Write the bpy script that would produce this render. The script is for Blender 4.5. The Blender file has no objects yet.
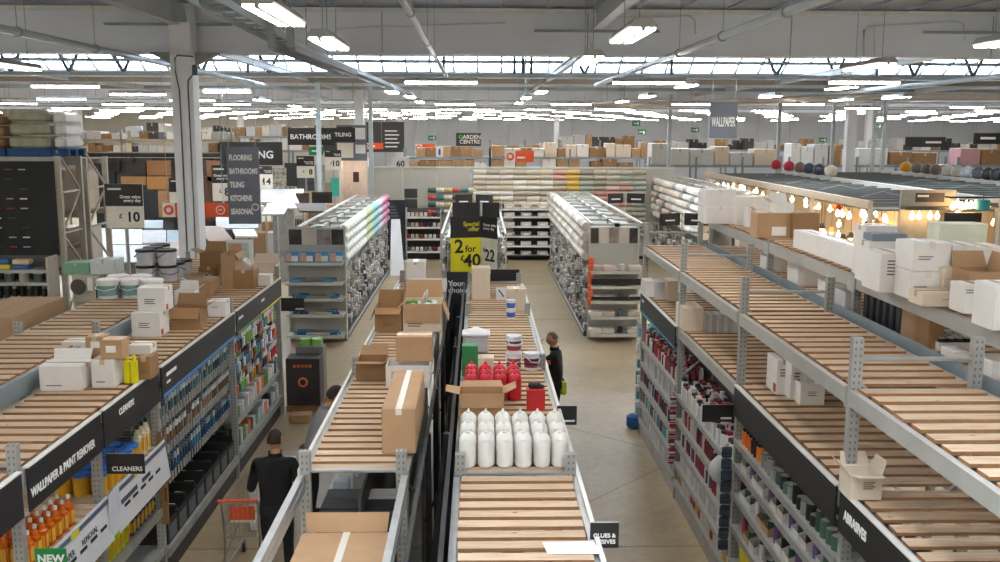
import bpy, bmesh, math, random
from mathutils import Vector, Matrix, noise as mnoise
random.seed(11)
SC = bpy.context.scene
COL = SC.collection
R = math.radians

# ---------------------------------------------------------------- camera
F_PX = 950.0
CAM_H = 5.0
PITCH = math.atan(150 / F_PX)
YAW = -math.atan(23 / F_PX * math.cos(PITCH))
ROT = (Matrix.Rotation(YAW, 3, 'Z') @ Matrix.Rotation(math.pi / 2 - PITCH, 3, 'X')
       @ Matrix.Rotation(R(0.22), 3, 'Z'))
cam_d = bpy.data.cameras.new('camera')
cam_d.sensor_width = 36.0
cam_d.lens = 36.0 * F_PX / 1000.0
cam_d.clip_end = 400
cam = bpy.data.objects.new('camera', cam_d)
cam.matrix_world = Matrix.Translation((0, 0, CAM_H)) @ ROT.to_4x4()
COL.objects.link(cam)
SC.camera = cam

# ---------------------------------------------------------------- world and exposure
SKY = 28.0
world = bpy.data.worlds.new('sky')
world.use_nodes = True
bgn = world.node_tree.nodes['Background']
bgn.inputs[0].default_value = (0.76, 0.88, 1.0, 1)
bgn.inputs[1].default_value = SKY
SC.world = world
LAMP = 51.0
SC.view_settings.view_transform = 'Standard'
SC.view_settings.look = 'None'
SC.view_settings.gamma = 1
SC.view_settings.use_curve_mapping = False
SC.view_settings.exposure = 0.0


def _ray(x, y):
    return ROT @ Vector(((x - 500) / F_PX, -(y - 281) / F_PX, -1.0))


def aZ(x, y, Z):
    """survey: the point at height Z seen at photo position x, y"""
    d = _ray(x, y)
    t = (Z - CAM_H) / d.z
    return Vector((t * d.x, t * d.y, Z))


def aY(x, y, Y):
    d = _ray(x, y)
    t = Y / d.y
    return Vector((t * d.x, Y, CAM_H + t * d.z))


def aX(x, y, X):
    d = _ray(x, y)
    t = X / d.x
    return Vector((X, t * d.y, CAM_H + t * d.z))


# ---------------------------------------------------------------- materials
MATS = {}


def srgb(c):
    def f(v):
        v /= 255.0
        return v / 12.92 if v <= 0.04045 else ((v + 0.055) / 1.055) ** 2.4
    return (f(c[0]), f(c[1]), f(c[2]), 1)


def mat(name, rgb, rough=0.6, metal=0.0, var=0.08, scale=6.0, stretch=None, rnd=0.0, emit=0.0, bump=0.0, spec=None):
    """procedural surface: noise mottling (var), per-object tone (rnd)"""
    if name in MATS:
        return MATS[name]
    m = bpy.data.materials.new(name)
    m.use_nodes = True
    nt = m.node_tree
    b = nt.nodes['Principled BSDF']
    b.inputs['Roughness'].default_value = rough
    b.inputs['Metallic'].default_value = metal
    if spec is not None:
        b.inputs['Specular IOR Level'].default_value = spec
    c = srgb(rgb)
    tc = nt.nodes.new('ShaderNodeTexCoord')
    mp = nt.nodes.new('ShaderNodeMapping')
    if stretch:
        mp.inputs['Scale'].default_value = stretch
    nz = nt.nodes.new('ShaderNodeTexNoise')
    nz.inputs['Scale'].default_value = scale
    nz.inputs['Detail'].default_value = 4
    nt.links.new(tc.outputs['Object'], mp.inputs['Vector'])
    nt.links.new(mp.outputs['Vector'], nz.inputs['Vector'])
    rmp = nt.nodes.new('ShaderNodeValToRGB')
    rmp.color_ramp.elements[0].position = 0.3
    rmp.color_ramp.elements[1].position = 0.7
    rmp.color_ramp.elements[0].color = (c[0] * (1 - var), c[1] * (1 - var), c[2] * (1 - var * 1.1), 1)
    rmp.color_ramp.elements[1].color = (min(1, c[0] * (1 + var)), min(1, c[1] * (1 + var)), min(1, c[2] * (1 + var * 0.9)), 1)
    nt.links.new(nz.outputs['Fac'], rmp.inputs['Fac'])
    out = rmp.outputs['Color']
    if rnd > 0:
        oi = nt.nodes.new('ShaderNodeObjectInfo')
        hs = nt.nodes.new('ShaderNodeHueSaturation')
        mr = nt.nodes.new('ShaderNodeMapRange')
        mr.inputs['To Min'].default_value = 1 - rnd
        mr.inputs['To Max'].default_value = 1 + rnd
        nt.links.new(oi.outputs['Random'], mr.inputs['Value'])
        nt.links.new(mr.outputs['Result'], hs.inputs['Value'])
        nt.links.new(out, hs.inputs['Color'])
        out = hs.outputs['Color']
    nt.links.new(out, b.inputs['Base Color'])
    if bump > 0:
        bp = nt.nodes.new('ShaderNodeBump')
        bp.inputs['Strength'].default_value = bump
        bp.inputs['Distance'].default_value = 0.01
        nt.links.new(nz.outputs['Fac'], bp.inputs['Height'])
        nt.links.new(bp.outputs['Normal'], b.inputs['Normal'])
    if emit > 0:
        b.inputs['Emission Color'].default_value = c
        b.inputs['Emission Strength'].default_value = emit
    MATS[name] = m
    return m


def multi(name, cols, rough=0.5, blocks=None, seed=0.0, axis=2):
    """several print colours chosen per object, in bands along one axis of the object"""
    if name in MATS:
        return MATS[name]
    m = bpy.data.materials.new(name)
    m.use_nodes = True
    nt = m.node_tree
    b = nt.nodes['Principled BSDF']
    b.inputs['Roughness'].default_value = rough
    oi = nt.nodes.new('ShaderNodeObjectInfo')
    val = oi.outputs['Random']
    if blocks:
        tc = nt.nodes.new('ShaderNodeTexCoord')
        sp = nt.nodes.new('ShaderNodeSeparateXYZ')
        nt.links.new(tc.outputs['Generated'], sp.inputs[0])
        mu = nt.nodes.new('ShaderNodeMath'); mu.operation = 'MULTIPLY'; mu.inputs[1].default_value = blocks
        fl = nt.nodes.new('ShaderNodeMath'); fl.operation = 'FLOOR'
        nt.links.new(sp.outputs[axis], mu.inputs[0]); nt.links.new(mu.outputs[0], fl.inputs[0])
        ma = nt.nodes.new('ShaderNodeMath'); ma.operation = 'MULTIPLY'; ma.inputs[1].default_value = 91.7
        ad = nt.nodes.new('ShaderNodeMath'); ad.operation = 'ADD'
        nt.links.new(oi.outputs['Random'], ma.inputs[0]); nt.links.new(ma.outputs[0], ad.inputs[0])
        nt.links.new(fl.outputs[0], ad.inputs[1])
        wn = nt.nodes.new('ShaderNodeTexWhiteNoise'); wn.noise_dimensions = '1D'
        nt.links.new(ad.outputs[0], wn.inputs['W'])
        val = wn.outputs['Value']
    rp = nt.nodes.new('ShaderNodeValToRGB')
    cr = rp.color_ramp
    cr.interpolation = 'CONSTANT'
    n = len(cols)
    while len(cr.elements) < n:
        cr.elements.new(0.5)
    for i, c in enumerate(cols):
        cr.elements[i].position = i / n
        cr.elements[i].color = srgb(c)
    nt.links.new(val, rp.inputs['Fac'])
    nt.links.new(rp.outputs['Color'], b.inputs['Base Color'])
    MATS[name] = m
    return m


def wood_mat(name, rgb, dark, rnd):
    """sawn softwood: grain along X of the piece, knots, tone per piece"""
    m = bpy.data.materials.new(name)
    m.use_nodes = True
    nt = m.node_tree
    b = nt.nodes['Principled BSDF']
    b.inputs['Roughness'].default_value = 0.75
    tc = nt.nodes.new('ShaderNodeTexCoord')
    oi = nt.nodes.new('ShaderNodeObjectInfo')
    ad = nt.nodes.new('ShaderNodeVectorMath'); ad.operation = 'ADD'
    sc = nt.nodes.new('ShaderNodeVectorMath'); sc.operation = 'SCALE'; sc.inputs[3].default_value = 37.0
    cb = nt.nodes.new('ShaderNodeCombineXYZ')
    for i in range(3):
        nt.links.new(oi.outputs['Random'], cb.inputs[i])
    nt.links.new(cb.outputs[0], sc.inputs[0])
    nt.links.new(tc.outputs['Object'], ad.inputs[0]); nt.links.new(sc.outputs[0], ad.inputs[1])
    mp = nt.nodes.new('ShaderNodeMapping'); mp.inputs['Scale'].default_value = (1.6, 26, 26)
    nt.links.new(ad.outputs[0], mp.inputs['Vector'])
    nz = nt.nodes.new('ShaderNodeTexNoise'); nz.inputs['Scale'].default_value = 2.2; nz.inputs['Detail'].default_value = 5
    nz.inputs['Distortion'].default_value = 0.6
    nt.links.new(mp.outputs[0], nz.inputs['Vector'])
    rp = nt.nodes.new('ShaderNodeValToRGB')
    rp.color_ramp.elements[0].position = 0.30; rp.color_ramp.elements[0].color = srgb(dark)
    rp.color_ramp.elements[1].position = 0.58; rp.color_ramp.elements[1].color = srgb(rgb)
    nt.links.new(nz.outputs['Fac'], rp.inputs['Fac'])
    vo = nt.nodes.new('ShaderNodeTexVoronoi'); vo.inputs['Scale'].default_value = 4.5
    mp2 = nt.nodes.new('ShaderNodeMapping'); mp2.inputs['Scale'].default_value = (1, 2.2, 2.2)
    nt.links.new(ad.outputs[0], mp2.inputs['Vector']); nt.links.new(mp2.outputs[0], vo.inputs['Vector'])
    kr = nt.nodes.new('ShaderNodeValToRGB')
    kr.color_ramp.elements[0].position = 0.05; kr.color_ramp.elements[0].color = (1, 1, 1, 1)
    kr.color_ramp.elements[1].position = 0.11; kr.color_ramp.elements[1].color = (0, 0, 0, 1)
    nt.links.new(vo.outputs['Distance'], kr.inputs['Fac'])
    mx = nt.nodes.new('ShaderNodeMixRGB'); mx.inputs['Color2'].default_value = srgb((122, 84, 52))
    nt.links.new(kr.outputs[0], mx.inputs['Fac']); nt.links.new(rp.outputs[0], mx.inputs['Color1'])
    hs = nt.nodes.new('ShaderNodeHueSaturation')
    mr = nt.nodes.new('ShaderNodeMapRange'); mr.inputs['To Min'].default_value = 1 - rnd; mr.inputs['To Max'].default_value = 1 + rnd * 0.6
    nt.links.new(oi.outputs['Random'], mr.inputs['Value']); nt.links.new(mr.outputs[0], hs.inputs['Value'])
    nt.links.new(mx.outputs[0], hs.inputs['Color']); nt.links.new(hs.outputs[0], b.inputs['Base Color'])
    MATS[name] = m
    return m


def post_mat(name, rgb):
    """galvanised upright with punched slots in two columns up its face"""
    m = bpy.data.materials.new(name)
    m.use_nodes = True
    nt = m.node_tree
    b = nt.nodes['Principled BSDF']
    b.inputs['Roughness'].default_value = 0.5
    b.inputs['Metallic'].default_value = 0.35
    tc = nt.nodes.new('ShaderNodeTexCoord')
    sp = nt.nodes.new('ShaderNodeSeparateXYZ')
    nt.links.new(tc.outputs['Object'], sp.inputs[0])

    def mth(op, a, v=None):
        n = nt.nodes.new('ShaderNodeMath'); n.operation = op
        nt.links.new(a, n.inputs[0])
        if v is not None:
            if isinstance(v, (int, float)):
                n.inputs[1].default_value = v
            else:
                nt.links.new(v, n.inputs[1])
        return n.outputs[0]
    fz = mth('LESS_THAN', mth('FRACT', mth('MULTIPLY', sp.outputs[2], 20.0)), 0.42)
    ax = mth('ABSOLUTE', mth('SUBTRACT', mth('ABSOLUTE', sp.outputs[0]), 0.018))
    hx = mth('LESS_THAN', ax, 0.007)
    hole = mth('MULTIPLY', fz, hx)
    nz = nt.nodes.new('ShaderNodeTexNoise'); nz.inputs['Scale'].default_value = 9
    nt.links.new(tc.outputs['Object'], nz.inputs['Vector'])
    rp = nt.nodes.new('ShaderNodeValToRGB')
    c = srgb(rgb)
    rp.color_ramp.elements[0].color = (c[0] * .8, c[1] * .8, c[2] * .8, 1)
    rp.color_ramp.elements[1].color = (c[0] * 1.15, c[1] * 1.15, c[2] * 1.15, 1)
    nt.links.new(nz.outputs['Fac'], rp.inputs['Fac'])
    mx = nt.nodes.new('ShaderNodeMixRGB'); mx.inputs['Color2'].default_value = (0.2, 0.2, 0.2, 1)
    nt.links.new(hole, mx.inputs['Fac']); nt.links.new(rp.outputs[0], mx.inputs['Color1'])
    nt.links.new(mx.outputs[0], b.inputs['Base Color'])
    MATS[name] = m
    return m


wood_e = mat('shaded_slat_side', (152, 110, 74), .85, 0, .12, 14)  # slat sides coloured darker: shade in the gaps put into the colour
wood = wood_mat('sawn_softwood', (208, 182, 154), (184, 152, 121), 0.15)
post_m = post_mat('galvanised_upright', (168, 168, 164))
galv = mat('galvanised_steel', (176, 178, 178), 0.42, 0.5, 0.14, 5)
beam_g = mat('grey_painted_beam', (172, 170, 164), 0.45, 0.15, 0.08, 4)
beam_b = mat('blue_grey_beam', (140, 152, 160), 0.45, 0.25, 0.08, 4)
beam_w = mat('pale_edge_trim', (222, 220, 214), 0.45, 0, 0.03, 4)
black = mat('black_board', (36, 35, 37), 0.5, 0, 0.08, 3)
blackm = mat('black_metal', (27, 27, 30), 0.6, 0.0, 0.1, 3)
white = mat('white_board', (236, 236, 236), 0.5, 0, 0.03, 3)
ink = mat('white_ink', (244, 244, 240), 0.6, 0, 0.0, 3)
inkb = mat('black_ink', (25, 25, 25), 0.6, 0, 0.0, 3)
card = mat('brown_cardboard', (178, 143, 108), 0.8, 0, 0.05, 7, rnd=0.10)
cardd = mat('dark_cardboard', (154, 118, 81), 0.8, 0, 0.05, 7, rnd=0.08)
wcard = mat('white_cardboard', (232, 228, 224), 0.7, 0, 0.03, 6, rnd=0.04)
ccard = mat('cream_cardboard', (220, 204, 184), 0.75, 0, 0.04, 6, rnd=0.05)
gcard = mat('grey_carton', (196, 196, 198), 0.7, 0, 0.04, 6, rnd=0.08)
tape = mat('packing_tape', (206, 180, 146), 0.25, 0, 0.03, 8)
tapew = mat('pale_tape', (228, 220, 208), 0.25, 0, 0.03, 8)
printm = mat('carton_print', (96, 92, 90), 0.7, 0, 0.1, 8)
paperl = mat('paper_label', (244, 242, 238), 0.6, 0, 0.02, 8)
orange = mat('signal_orange', (238, 92, 42), 0.5, 0, 0.03, 4)
yellow = mat('offer_yellow', (226, 214, 30), 0.5, 0, 0.03, 4)
green_e = mat('exit_green', (30, 120, 76), 0.5, 0, 0.03, 4)
wallw = mat('painted_white_steel', (230, 234, 246), 0.6, 0, 0.03, 0.6)
steelw = mat('painted_structural_steel', (190, 196, 202), 0.5, 0.1, 0.05, 2)
steelg = mat('galvanised_purlin', (150, 160, 166), 0.5, 0.3, 0.10, 2)
steeld = mat('dark_truss_steel', (96, 102, 108), 0.55, 0.2, 0.10, 2)
gond = mat('gondola_grey', (186, 184, 176), 0.55, 0.0, 0.04, 2)
shelfm = mat('silver_shelf', (178, 178, 174), 0.5, 0.2, 0.06, 4)
darkfill = mat('dark_grey_panel', (66, 66, 68), 0.6, 0, 0.1, 2)


# ---------------------------------------------------------------- mesh helpers
class MB:
    def __init__(s):
        s.v = []; s.f = []; s.m = []

    def add(s, vs, fs, m=0):
        o = len(s.v)
        s.v += [tuple(v) for v in vs]
        for f in fs:
            s.f.append(tuple(i + o for i in f)); s.m.append(m)
        return s

    def box(s, x0, x1, y0, y1, z0, z1, m=0):
        return s.add([(x0, y0, z0), (x1, y0, z0), (x1, y1, z0), (x0, y1, z0), (x0, y0, z1), (x1, y0, z1), (x1, y1, z1), (x0, y1, z1)],
                     [(3, 2, 1, 0), (4, 5, 6, 7), (0, 1, 5, 4), (1, 2, 6, 5), (2, 3, 7, 6), (3, 0, 4, 7)], m)

    def cbox(s, x0, x1, y0, y1, z0, z1, b=0.01, m=0):
        """box with chamfered vertical and horizontal edges"""
        b = min(b, (x1 - x0) * .45, (y1 - y0) * .45, (z1 - z0) * .45)
        vs = []
        for z, i in ((z0, b), (z0 + b, 0), (z1 - b, 0), (z1, b)):
            k = b
            X0, X1, Y0, Y1 = x0 + i, x1 - i, y0 + i, y1 - i
            vs += [(X0 + k, Y0, z), (X1 - k, Y0, z), (X1, Y0 + k, z), (X1, Y1 - k, z), (X1 - k, Y1, z), (X0 + k, Y1, z), (X0, Y1 - k, z), (X0, Y0 + k, z)]
        fs = [tuple(range(7, -1, -1)), tuple(range(24, 32))]
        for l in range(3):
            for i in range(8):
                j = (i + 1) % 8
                fs.append((l * 8 + i, l * 8 + j, l * 8 + 8 + j, l * 8 + 8 + i))
        return s.add(vs, fs, m)

    def lathe(s, prof, n=12, m=0, c=(0, 0), ms=None, cap=True, sx=1, sy=1):
        vs = []
        for r, z in prof:
            for i in range(n):
                a = 2 * math.pi * i / n
                vs.append((c[0] + r * sx * math.cos(a), c[1] + r * sy * math.sin(a), z))
        o = len(s.v)
        s.v += vs
        for l in range(len(prof) - 1):
            for i in range(n):
                j = (i + 1) % n
                s.f.append((o + l * n + i, o + l * n + j, o + (l + 1) * n + j, o + (l + 1) * n + i))
                s.m.append(ms[l] if ms else m)
        if cap:
            s.f.append(tuple(o + i for i in range(n - 1, -1, -1))); s.m.append(ms[0] if ms else m)
            k = o + (len(prof) - 1) * n
            s.f.append(tuple(k + i for i in range(n))); s.m.append(ms[-1] if ms else m)
        return s

    def tube(s, pts, r=0.01, n=6, m=0, rs=None, cap=True):
        pts = [Vector(p) for p in pts]
        vs = []
        for k, p in enumerate(pts):
            if k == 0: d = pts[1] - p
            elif k == len(pts) - 1: d = p - pts[-2]
            else: d = (pts[k + 1] - pts[k - 1])
            d = d.normalized() if d.length > 1e-9 else Vector((0, 0, 1))
            u = d.cross(Vector((0, 0, 1)))
            if u.length < 1e-3: u = d.cross(Vector((1, 0, 0)))
            u.normalize(); w = d.cross(u)
            rr = rs[k] if rs else r
            for i in range(n):
                a = 2 * math.pi * i / n + math.pi / n
                vs.append(p + u * (rr * math.cos(a)) + w * (rr * math.sin(a)))
        fs = []
        for l in range(len(pts) - 1):
            for i in range(n):
                j = (i + 1) % n
                fs.append((l * n + i, l * n + n + i, l * n + n + j, l * n + j))
        if cap:
            fs.append(tuple(range(n))); fs.append(tuple((len(pts) - 1) * n + i for i in range(n - 1, -1, -1)))
        return s.add(vs, fs, m)

    def bar(s, p0, p1, w, h, m=0):
        """square bar between two points"""
        p0 = Vector(p0); p1 = Vector(p1)
        d = (p1 - p0).normalized()
        u = d.cross(Vector((0, 0, 1)))
        if u.length < 1e-3: u = Vector((1, 0, 0))
        u.normalize(); t = u.cross(d)
        vs = []
        for p in (p0, p1):
            for a, b in ((-1, -1), (1, -1), (1, 1), (-1, 1)):
                vs.append(p + u * (a * w / 2) + t * (b * h / 2))
        return s.add(vs, [(0, 1, 2, 3), (7, 6, 5, 4), (0, 4, 5, 1), (1, 5, 6, 2), (2, 6, 7, 3), (3, 7, 4, 0)], m)

    def quad(s, a, b, c, d, m=0, t=0.0):
        a, b, c, d = map(Vector, (a, b, c, d))
        if t <= 0:
            return s.add([a, b, c, d], [(0, 1, 2, 3)], m)
        n = (b - a).cross(d - a).normalized() * t
        return s.add([a, b, c, d, a - n, b - n, c - n, d - n],
                     [(0, 1, 2, 3), (7, 6, 5, 4), (0, 4, 5, 1), (1, 5, 6, 2), (2, 6, 7, 3), (3, 7, 4, 0)], m)

    def prism(s, poly, y0, y1, m=0):
        """polygon in x,z extruded along y"""
        n = len(poly)
        vs = [(x, y0, z) for x, z in poly] + [(x, y1, z) for x, z in poly]
        fs = [tuple(range(n)), tuple(range(2 * n - 1, n - 1, -1))]
        for i in range(n):
            j = (i + 1) % n
            fs.append((i, i + n, j + n, j))
        return s.add(vs, fs, m)

    def mesh(s, name, mats, smooth=False):
        me = bpy.data.meshes.new(name)
        me.from_pydata(s.v, [], s.f)
        for m in (mats if isinstance(mats, (list, tuple)) else [mats]):
            me.materials.append(m)
        if any(s.m):
            me.polygons.foreach_set('material_index', s.m)
        if smooth:
            me.polygons.foreach_set('use_smooth', [True] * len(s.f))
            try:
                me.set_sharp_from_angle(angle=R(42))
            except Exception:
                pass
        me.update()
        return me


def link(me, name, loc=(0, 0, 0), rot=(0, 0, 0), parent=None, scale=None):
    o = bpy.data.objects.new(name, me)
    COL.objects.link(o)
    o.location = loc
    if rot != (0, 0, 0):
        o.rotation_euler = rot
    if scale:
        o.scale = scale
    if parent is not None:
        o.parent = parent
    return o


def tag(o, label, cat, group=None, kind=None):
    o['label'] = label
    o['category'] = cat
    if group: o['group'] = group
    if kind: o['kind'] = kind
    return o


def struct(o, label=None, cat=None):
    o['kind'] = 'structure'
    if label: o['label'] = label
    if cat: o['category'] = cat
    return o


def thing(name, label, cat, loc=(0, 0, 0), rz=0, group=None):
    o = bpy.data.objects.new(name, None)
    COL.objects.link(o)
    o.empty_display_size = 0.05
    o.location = loc
    o.rotation_euler = (0, 0, rz)
    return tag(o, label, cat, group)


def boxm(name, mats, x0, x1, y0, y1, z0, z1, b=0.0):
    mb = MB()
    (mb.cbox(x0, x1, y0, y1, z0, z1, b) if b > 0 else mb.box(x0, x1, y0, y1, z0, z1))
    return mb.mesh(name, mats)


_TXT = {}


def text_mesh(s, size, m, ext=0.002, align='LEFT', bold=0.0, sx=1.0):
    k = (s, size, m.name, ext, align, bold, sx)
    if s.startswith('~') and k not in _TXT:
        # lettering too small to read in the photograph: one worn line of print per row
        mb = MB()
        w = len(s) * size * .62 * sx
        x0 = {'LEFT': 0, 'CENTER': -w / 2, 'RIGHT': -w}[align]
        mb.box(x0, x0 + w, 0.06 * size, .62 * size, -ext, ext)
        _TXT[k] = mb.mesh('printed_line', m)
    if k in _TXT: return _TXT[k]
    cu = bpy.data.curves.new('lettering', 'FONT')
    cu.body = s; cu.size = size; cu.extrude = ext; cu.align_x = align; cu.offset = bold
    cu.resolution_u = 3; cu.space_line = 0.85
    ob = bpy.data.objects.new('lettering', cu)
    me = bpy.data.meshes.new_from_object(ob)
    if sx != 1.0:
        me.transform(Matrix.Diagonal((sx, 1, 1, 1)))
    me.materials.clear(); me.materials.append(m)
    bpy.data.objects.remove(ob)
    bpy.data.curves.remove(cu)
    _TXT[k] = me
    return me


def text(s, size, m, loc, parent, rot=(math.pi / 2, 0, 0), align='LEFT', bold=0.0, sx=1.0):
    return link(text_mesh(s, size, m, 0.002, align, bold, sx), 'lettering', loc, rot, parent)


class Proto:
    """a kind of thing: several parts, each a mesh, placed by linked copies"""
    def __init__(s, name, cat, parts):
        s.name, s.cat, s.parts = name, cat, parts

    def put(s, label, loc, rz=0, group=None, scale=None):
        if len(s.parts) == 1:
            o = link(s.parts[0][1], s.name, loc, (0, 0, rz), None, scale)
            return tag(o, label, s.cat, group)
        o = thing(s.name, label, s.cat, loc, rz, group)
        if scale: o.scale = scale
        for p in s.parts:
            link(p[1], p[0], (0, 0, 0), (0, 0, 0), o)
        return o

# ================================================================ the setting
XL, XR, YB, YF = -42.0, 56.0, -12.0, 92.0


def floor_mat():
    m = bpy.data.materials.new('polished_concrete')
    m.use_nodes = True
    nt = m.node_tree
    b = nt.nodes['Principled BSDF']
    b.inputs['Roughness'].default_value = 0.42
    tc = nt.nodes.new('ShaderNodeTexCoord')
    n1 = nt.nodes.new('ShaderNodeTexNoise'); n1.inputs['Scale'].default_value = 0.55; n1.inputs['Detail'].default_value = 6
    n2 = nt.nodes.new('ShaderNodeTexNoise'); n2.inputs['Scale'].default_value = 7; n2.inputs['Detail'].default_value = 5
    nt.links.new(tc.outputs['Object'], n1.inputs['Vector']); nt.links.new(tc.outputs['Object'], n2.inputs['Vector'])
    mx = nt.nodes.new('ShaderNodeMixRGB'); mx.inputs['Fac'].default_value = 0.35
    nt.links.new(n1.outputs['Fac'], mx.inputs['Color1']); nt.links.new(n2.outputs['Fac'], mx.inputs['Color2'])
    rp = nt.nodes.new('ShaderNodeValToRGB')
    rp.color_ramp.elements[0].position = 0.32; rp.color_ramp.elements[0].color = srgb((150, 133, 104))
    rp.color_ramp.elements[1].position = 0.68; rp.color_ramp.elements[1].color = srgb((182, 164, 132))
    nt.links.new(mx.outputs[0], rp.inputs['Fac'])
    nt.links.new(rp.outputs[0], b.inputs['Base Color'])
    return m


floor_m = floor_mat()
fl = struct(link(boxm('floor', floor_m, XL, XR, YB, YF, -0.2, 0.0), 'floor'))
jm = mat('floor_joint', (112, 102, 84), 0.8)
jx = boxm('joint', jm, XL, XR, -0.006, 0.006, 0, 0.0015)
for y in (10.9, 25.0, 31.0):
    link(jx, 'joint', (0, y, 0), parent=fl)


def floor_cut(a_, b_, e0, e1):
    d = b_ - a_
    mb = MB(); mb.bar(a_ - d * e0 + Vector((0, 0, .0006)), b_ + d * e1 + Vector((0, 0, .0006)), .010, .001)
    link(mb.mesh('joint', jm), 'joint', parent=fl)


floor_cut(aZ(587, 503, 0), aZ(658, 469, 0), .3, .25)
floor_cut(aZ(573, 429, 0), aZ(649, 448, 0), .25, .1)
floor_cut(aZ(232, 540, 0), aZ(262, 470, 0), .3, .5)

# walls: pressed cladding sheets between grey posts
clad = mat('pale_blue_cladding', (222, 228, 238), 0.55, 0, 0.03, 0.5)
clad2 = mat('cream_cladding', (226, 222, 212), 0.6, 0, 0.03, 0.5)
wb = struct(link(boxm('wall_back', clad, XL, XR, YF, YF + 0.3, 0, 8), 'wall_back'))
sheet = boxm('cladding_sheet', clad, 0.03, 2.97, -0.06, 0, 0.05, 7.6, 0.03)
sheet2 = boxm('cladding_sheet', clad2, 0.03, 2.97, -0.06, 0, 0.05, 7.6, 0.03)
x = XL
while x < XR - 2.9:
    link(sheet2 if x < -13 else sheet, 'cladding_sheet', (x, YF, 0), parent=wb)
    x += 3.0
wl = struct(link(boxm('wall_left', clad2, XL - 0.3, XL, YB, YF, 0, 8), 'wall_left'))
wr = struct(link(boxm('wall_right', clad, XR, XR + 0.3, YB, YF, 0, 8), 'wall_right'))
wf = struct(link(boxm('wall_front', clad2, XL, XR, YB - 0.3, YB, 0, 8), 'wall_front'))

# roof: sawtooth bays, each falling from a gutter girder to a band of rooflights
roofm = mat('grey_roof_deck', (160, 166, 178), 0.6, 0.1, 0.05, 0.8)
roofw = mat('white_roof_lining', (228, 232, 240), 0.6, 0, 0.04, 0.8)


def roof_slab(name, y0, z0, y1, z1, m):
    mb = MB()
    mb.add([(XL, y0, z0), (XR, y0, z0), (XR, y1, z1), (XL, y1, z1), (XL, y0, z0 + .15), (XR, y0, z0 + .15), (XR, y1, z1 + .15), (XL, y1, z1 + .15)],
           [(3, 2, 1, 0), (4, 5, 6, 7), (0, 1, 5, 4), (1, 2, 6, 5), (2, 3, 7, 6), (3, 0, 4, 7)])
    return struct(link(mb.mesh(name, m), name))


rf = roof_slab('ceiling', 3.6, 7.50, 19.9, 7.44, roofm)
r0 = roof_slab('ceiling', YB, 7.5, 2.4, 8.4, roofw)
rib = boxm('roof_rib', roofm, -0.04, 0.04, 3.7, 19.4, 7.40, 7.47)
x = -22.0
while x < 26:
    link(rib, 'roof_rib', (x, 0, 0), parent=rf)
    x += 0.9
r2 = roof_slab('ceiling', 19.5, 7.6, 30.0, 7.62, roofw)
r3 = roof_slab('ceiling', 31.0, 6.86, 47.2, 7.50, roofw)
r4 = roof_slab('ceiling', 47.0, 7.6, 57.5, 7.62, roofw)
r5 = roof_slab('ceiling', 58.5, 6.90, 74.2, 7.50, roofw)
r6 = roof_slab('ceiling', 74.0, 7.4, YF, 7.3, roofw)

# gutter girders across the hall
seam_m = mat('panel_seam', (168, 168, 172), 0.6)


def girder(name, y, z0, z1):
    g = struct(link(boxm(name, wallw, XL, XR, y, y + 0.5, z0, z1), name))
    link(boxm('flange', mat('flange_white', (226, 226, 226), 0.5), XL, XR, y - 0.07, y, z1 - 0.05, z1 + 0.03), 'flange', parent=g)
    link(boxm('lower_lip', wallw, XL, XR, y - 0.03, y, z0, z0 + 0.03), 'lower_lip', parent=g)
    sm = boxm('seam', seam_m, -0.012, 0.012, y - 0.004, y, z0 + 0.03, z1 - 0.05)
    x = -30.6
    while x < 40:
        link(sm, 'seam', (x, 0, 0), parent=g)
        x += 4.1
    return g


g1 = girder('gutter_girder', 19.5, 6.50, 7.37)
g2 = girder('gutter_girder', 46.8, 6.50, 7.40)
g3 = girder('gutter_girder', 73.8, 6.50, 7.40)

# rooflights: panes between bars, in two rows
glass = bpy.data.materials.new('rooflight_glass')
glass.use_nodes = True
nt = glass.node_tree
nt.nodes.clear()
out = nt.nodes.new('ShaderNodeOutputMaterial')
mixs = nt.nodes.new('ShaderNodeMixShader'); mixs.inputs[0].default_value = 0.06
tr = nt.nodes.new('ShaderNodeBsdfTransparent'); tr.inputs[0].default_value = (0.95, 0.97, 1, 1)
gl = nt.nodes.new('ShaderNodeBsdfGlossy'); gl.inputs['Roughness'].default_value = 0.05
nt.links.new(tr.outputs[0], mixs.inputs[1]); nt.links.new(gl.outputs[0], mixs.inputs[2]); nt.links.new(mixs.outputs[0], out.inputs[0])


def rooflight(name, y0, z0, y1, z1, x0, x1, step, rows=2):
    w = thing(name, 'band of sloping rooflight panes under the roof', 'rooflight')
    del w['label'], w['category']
    struct(w)
    dy, dz = (y1 - y0) / rows, (z1 - z0) / rows
    L = math.hypot(dy, dz)
    a = math.atan2(dz, dy)
    pane = boxm('pane', glass, 0.03, step - 0.03, 0.03, L - 0.03, -0.006, 0.006)
    barm = boxm('glazing_bar', steelg, -0.03, 0.03, 0, L * rows, -0.05, 0.03)
    n = int((x1 - x0) / step)
    for i in range(n + 1):
        link(barm, 'glazing_bar', (x0 + i * step, y0, z0), (a, 0, 0), w)
        if i < n:
            for r_ in range(rows):
                link(pane, 'pane', (x0 + i * step, y0 + dy * r_, z0 + dz * r_), (a, 0, 0), w)
    hb = boxm('transom', steelg, x0, x1, -0.03, 0.03, -0.05, 0.03)
    for r_ in range(rows + 1):
        link(hb, 'transom', (0, y0 + dy * r_, z0 + dz * r_), (a, 0, 0), w)
    return w


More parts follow.
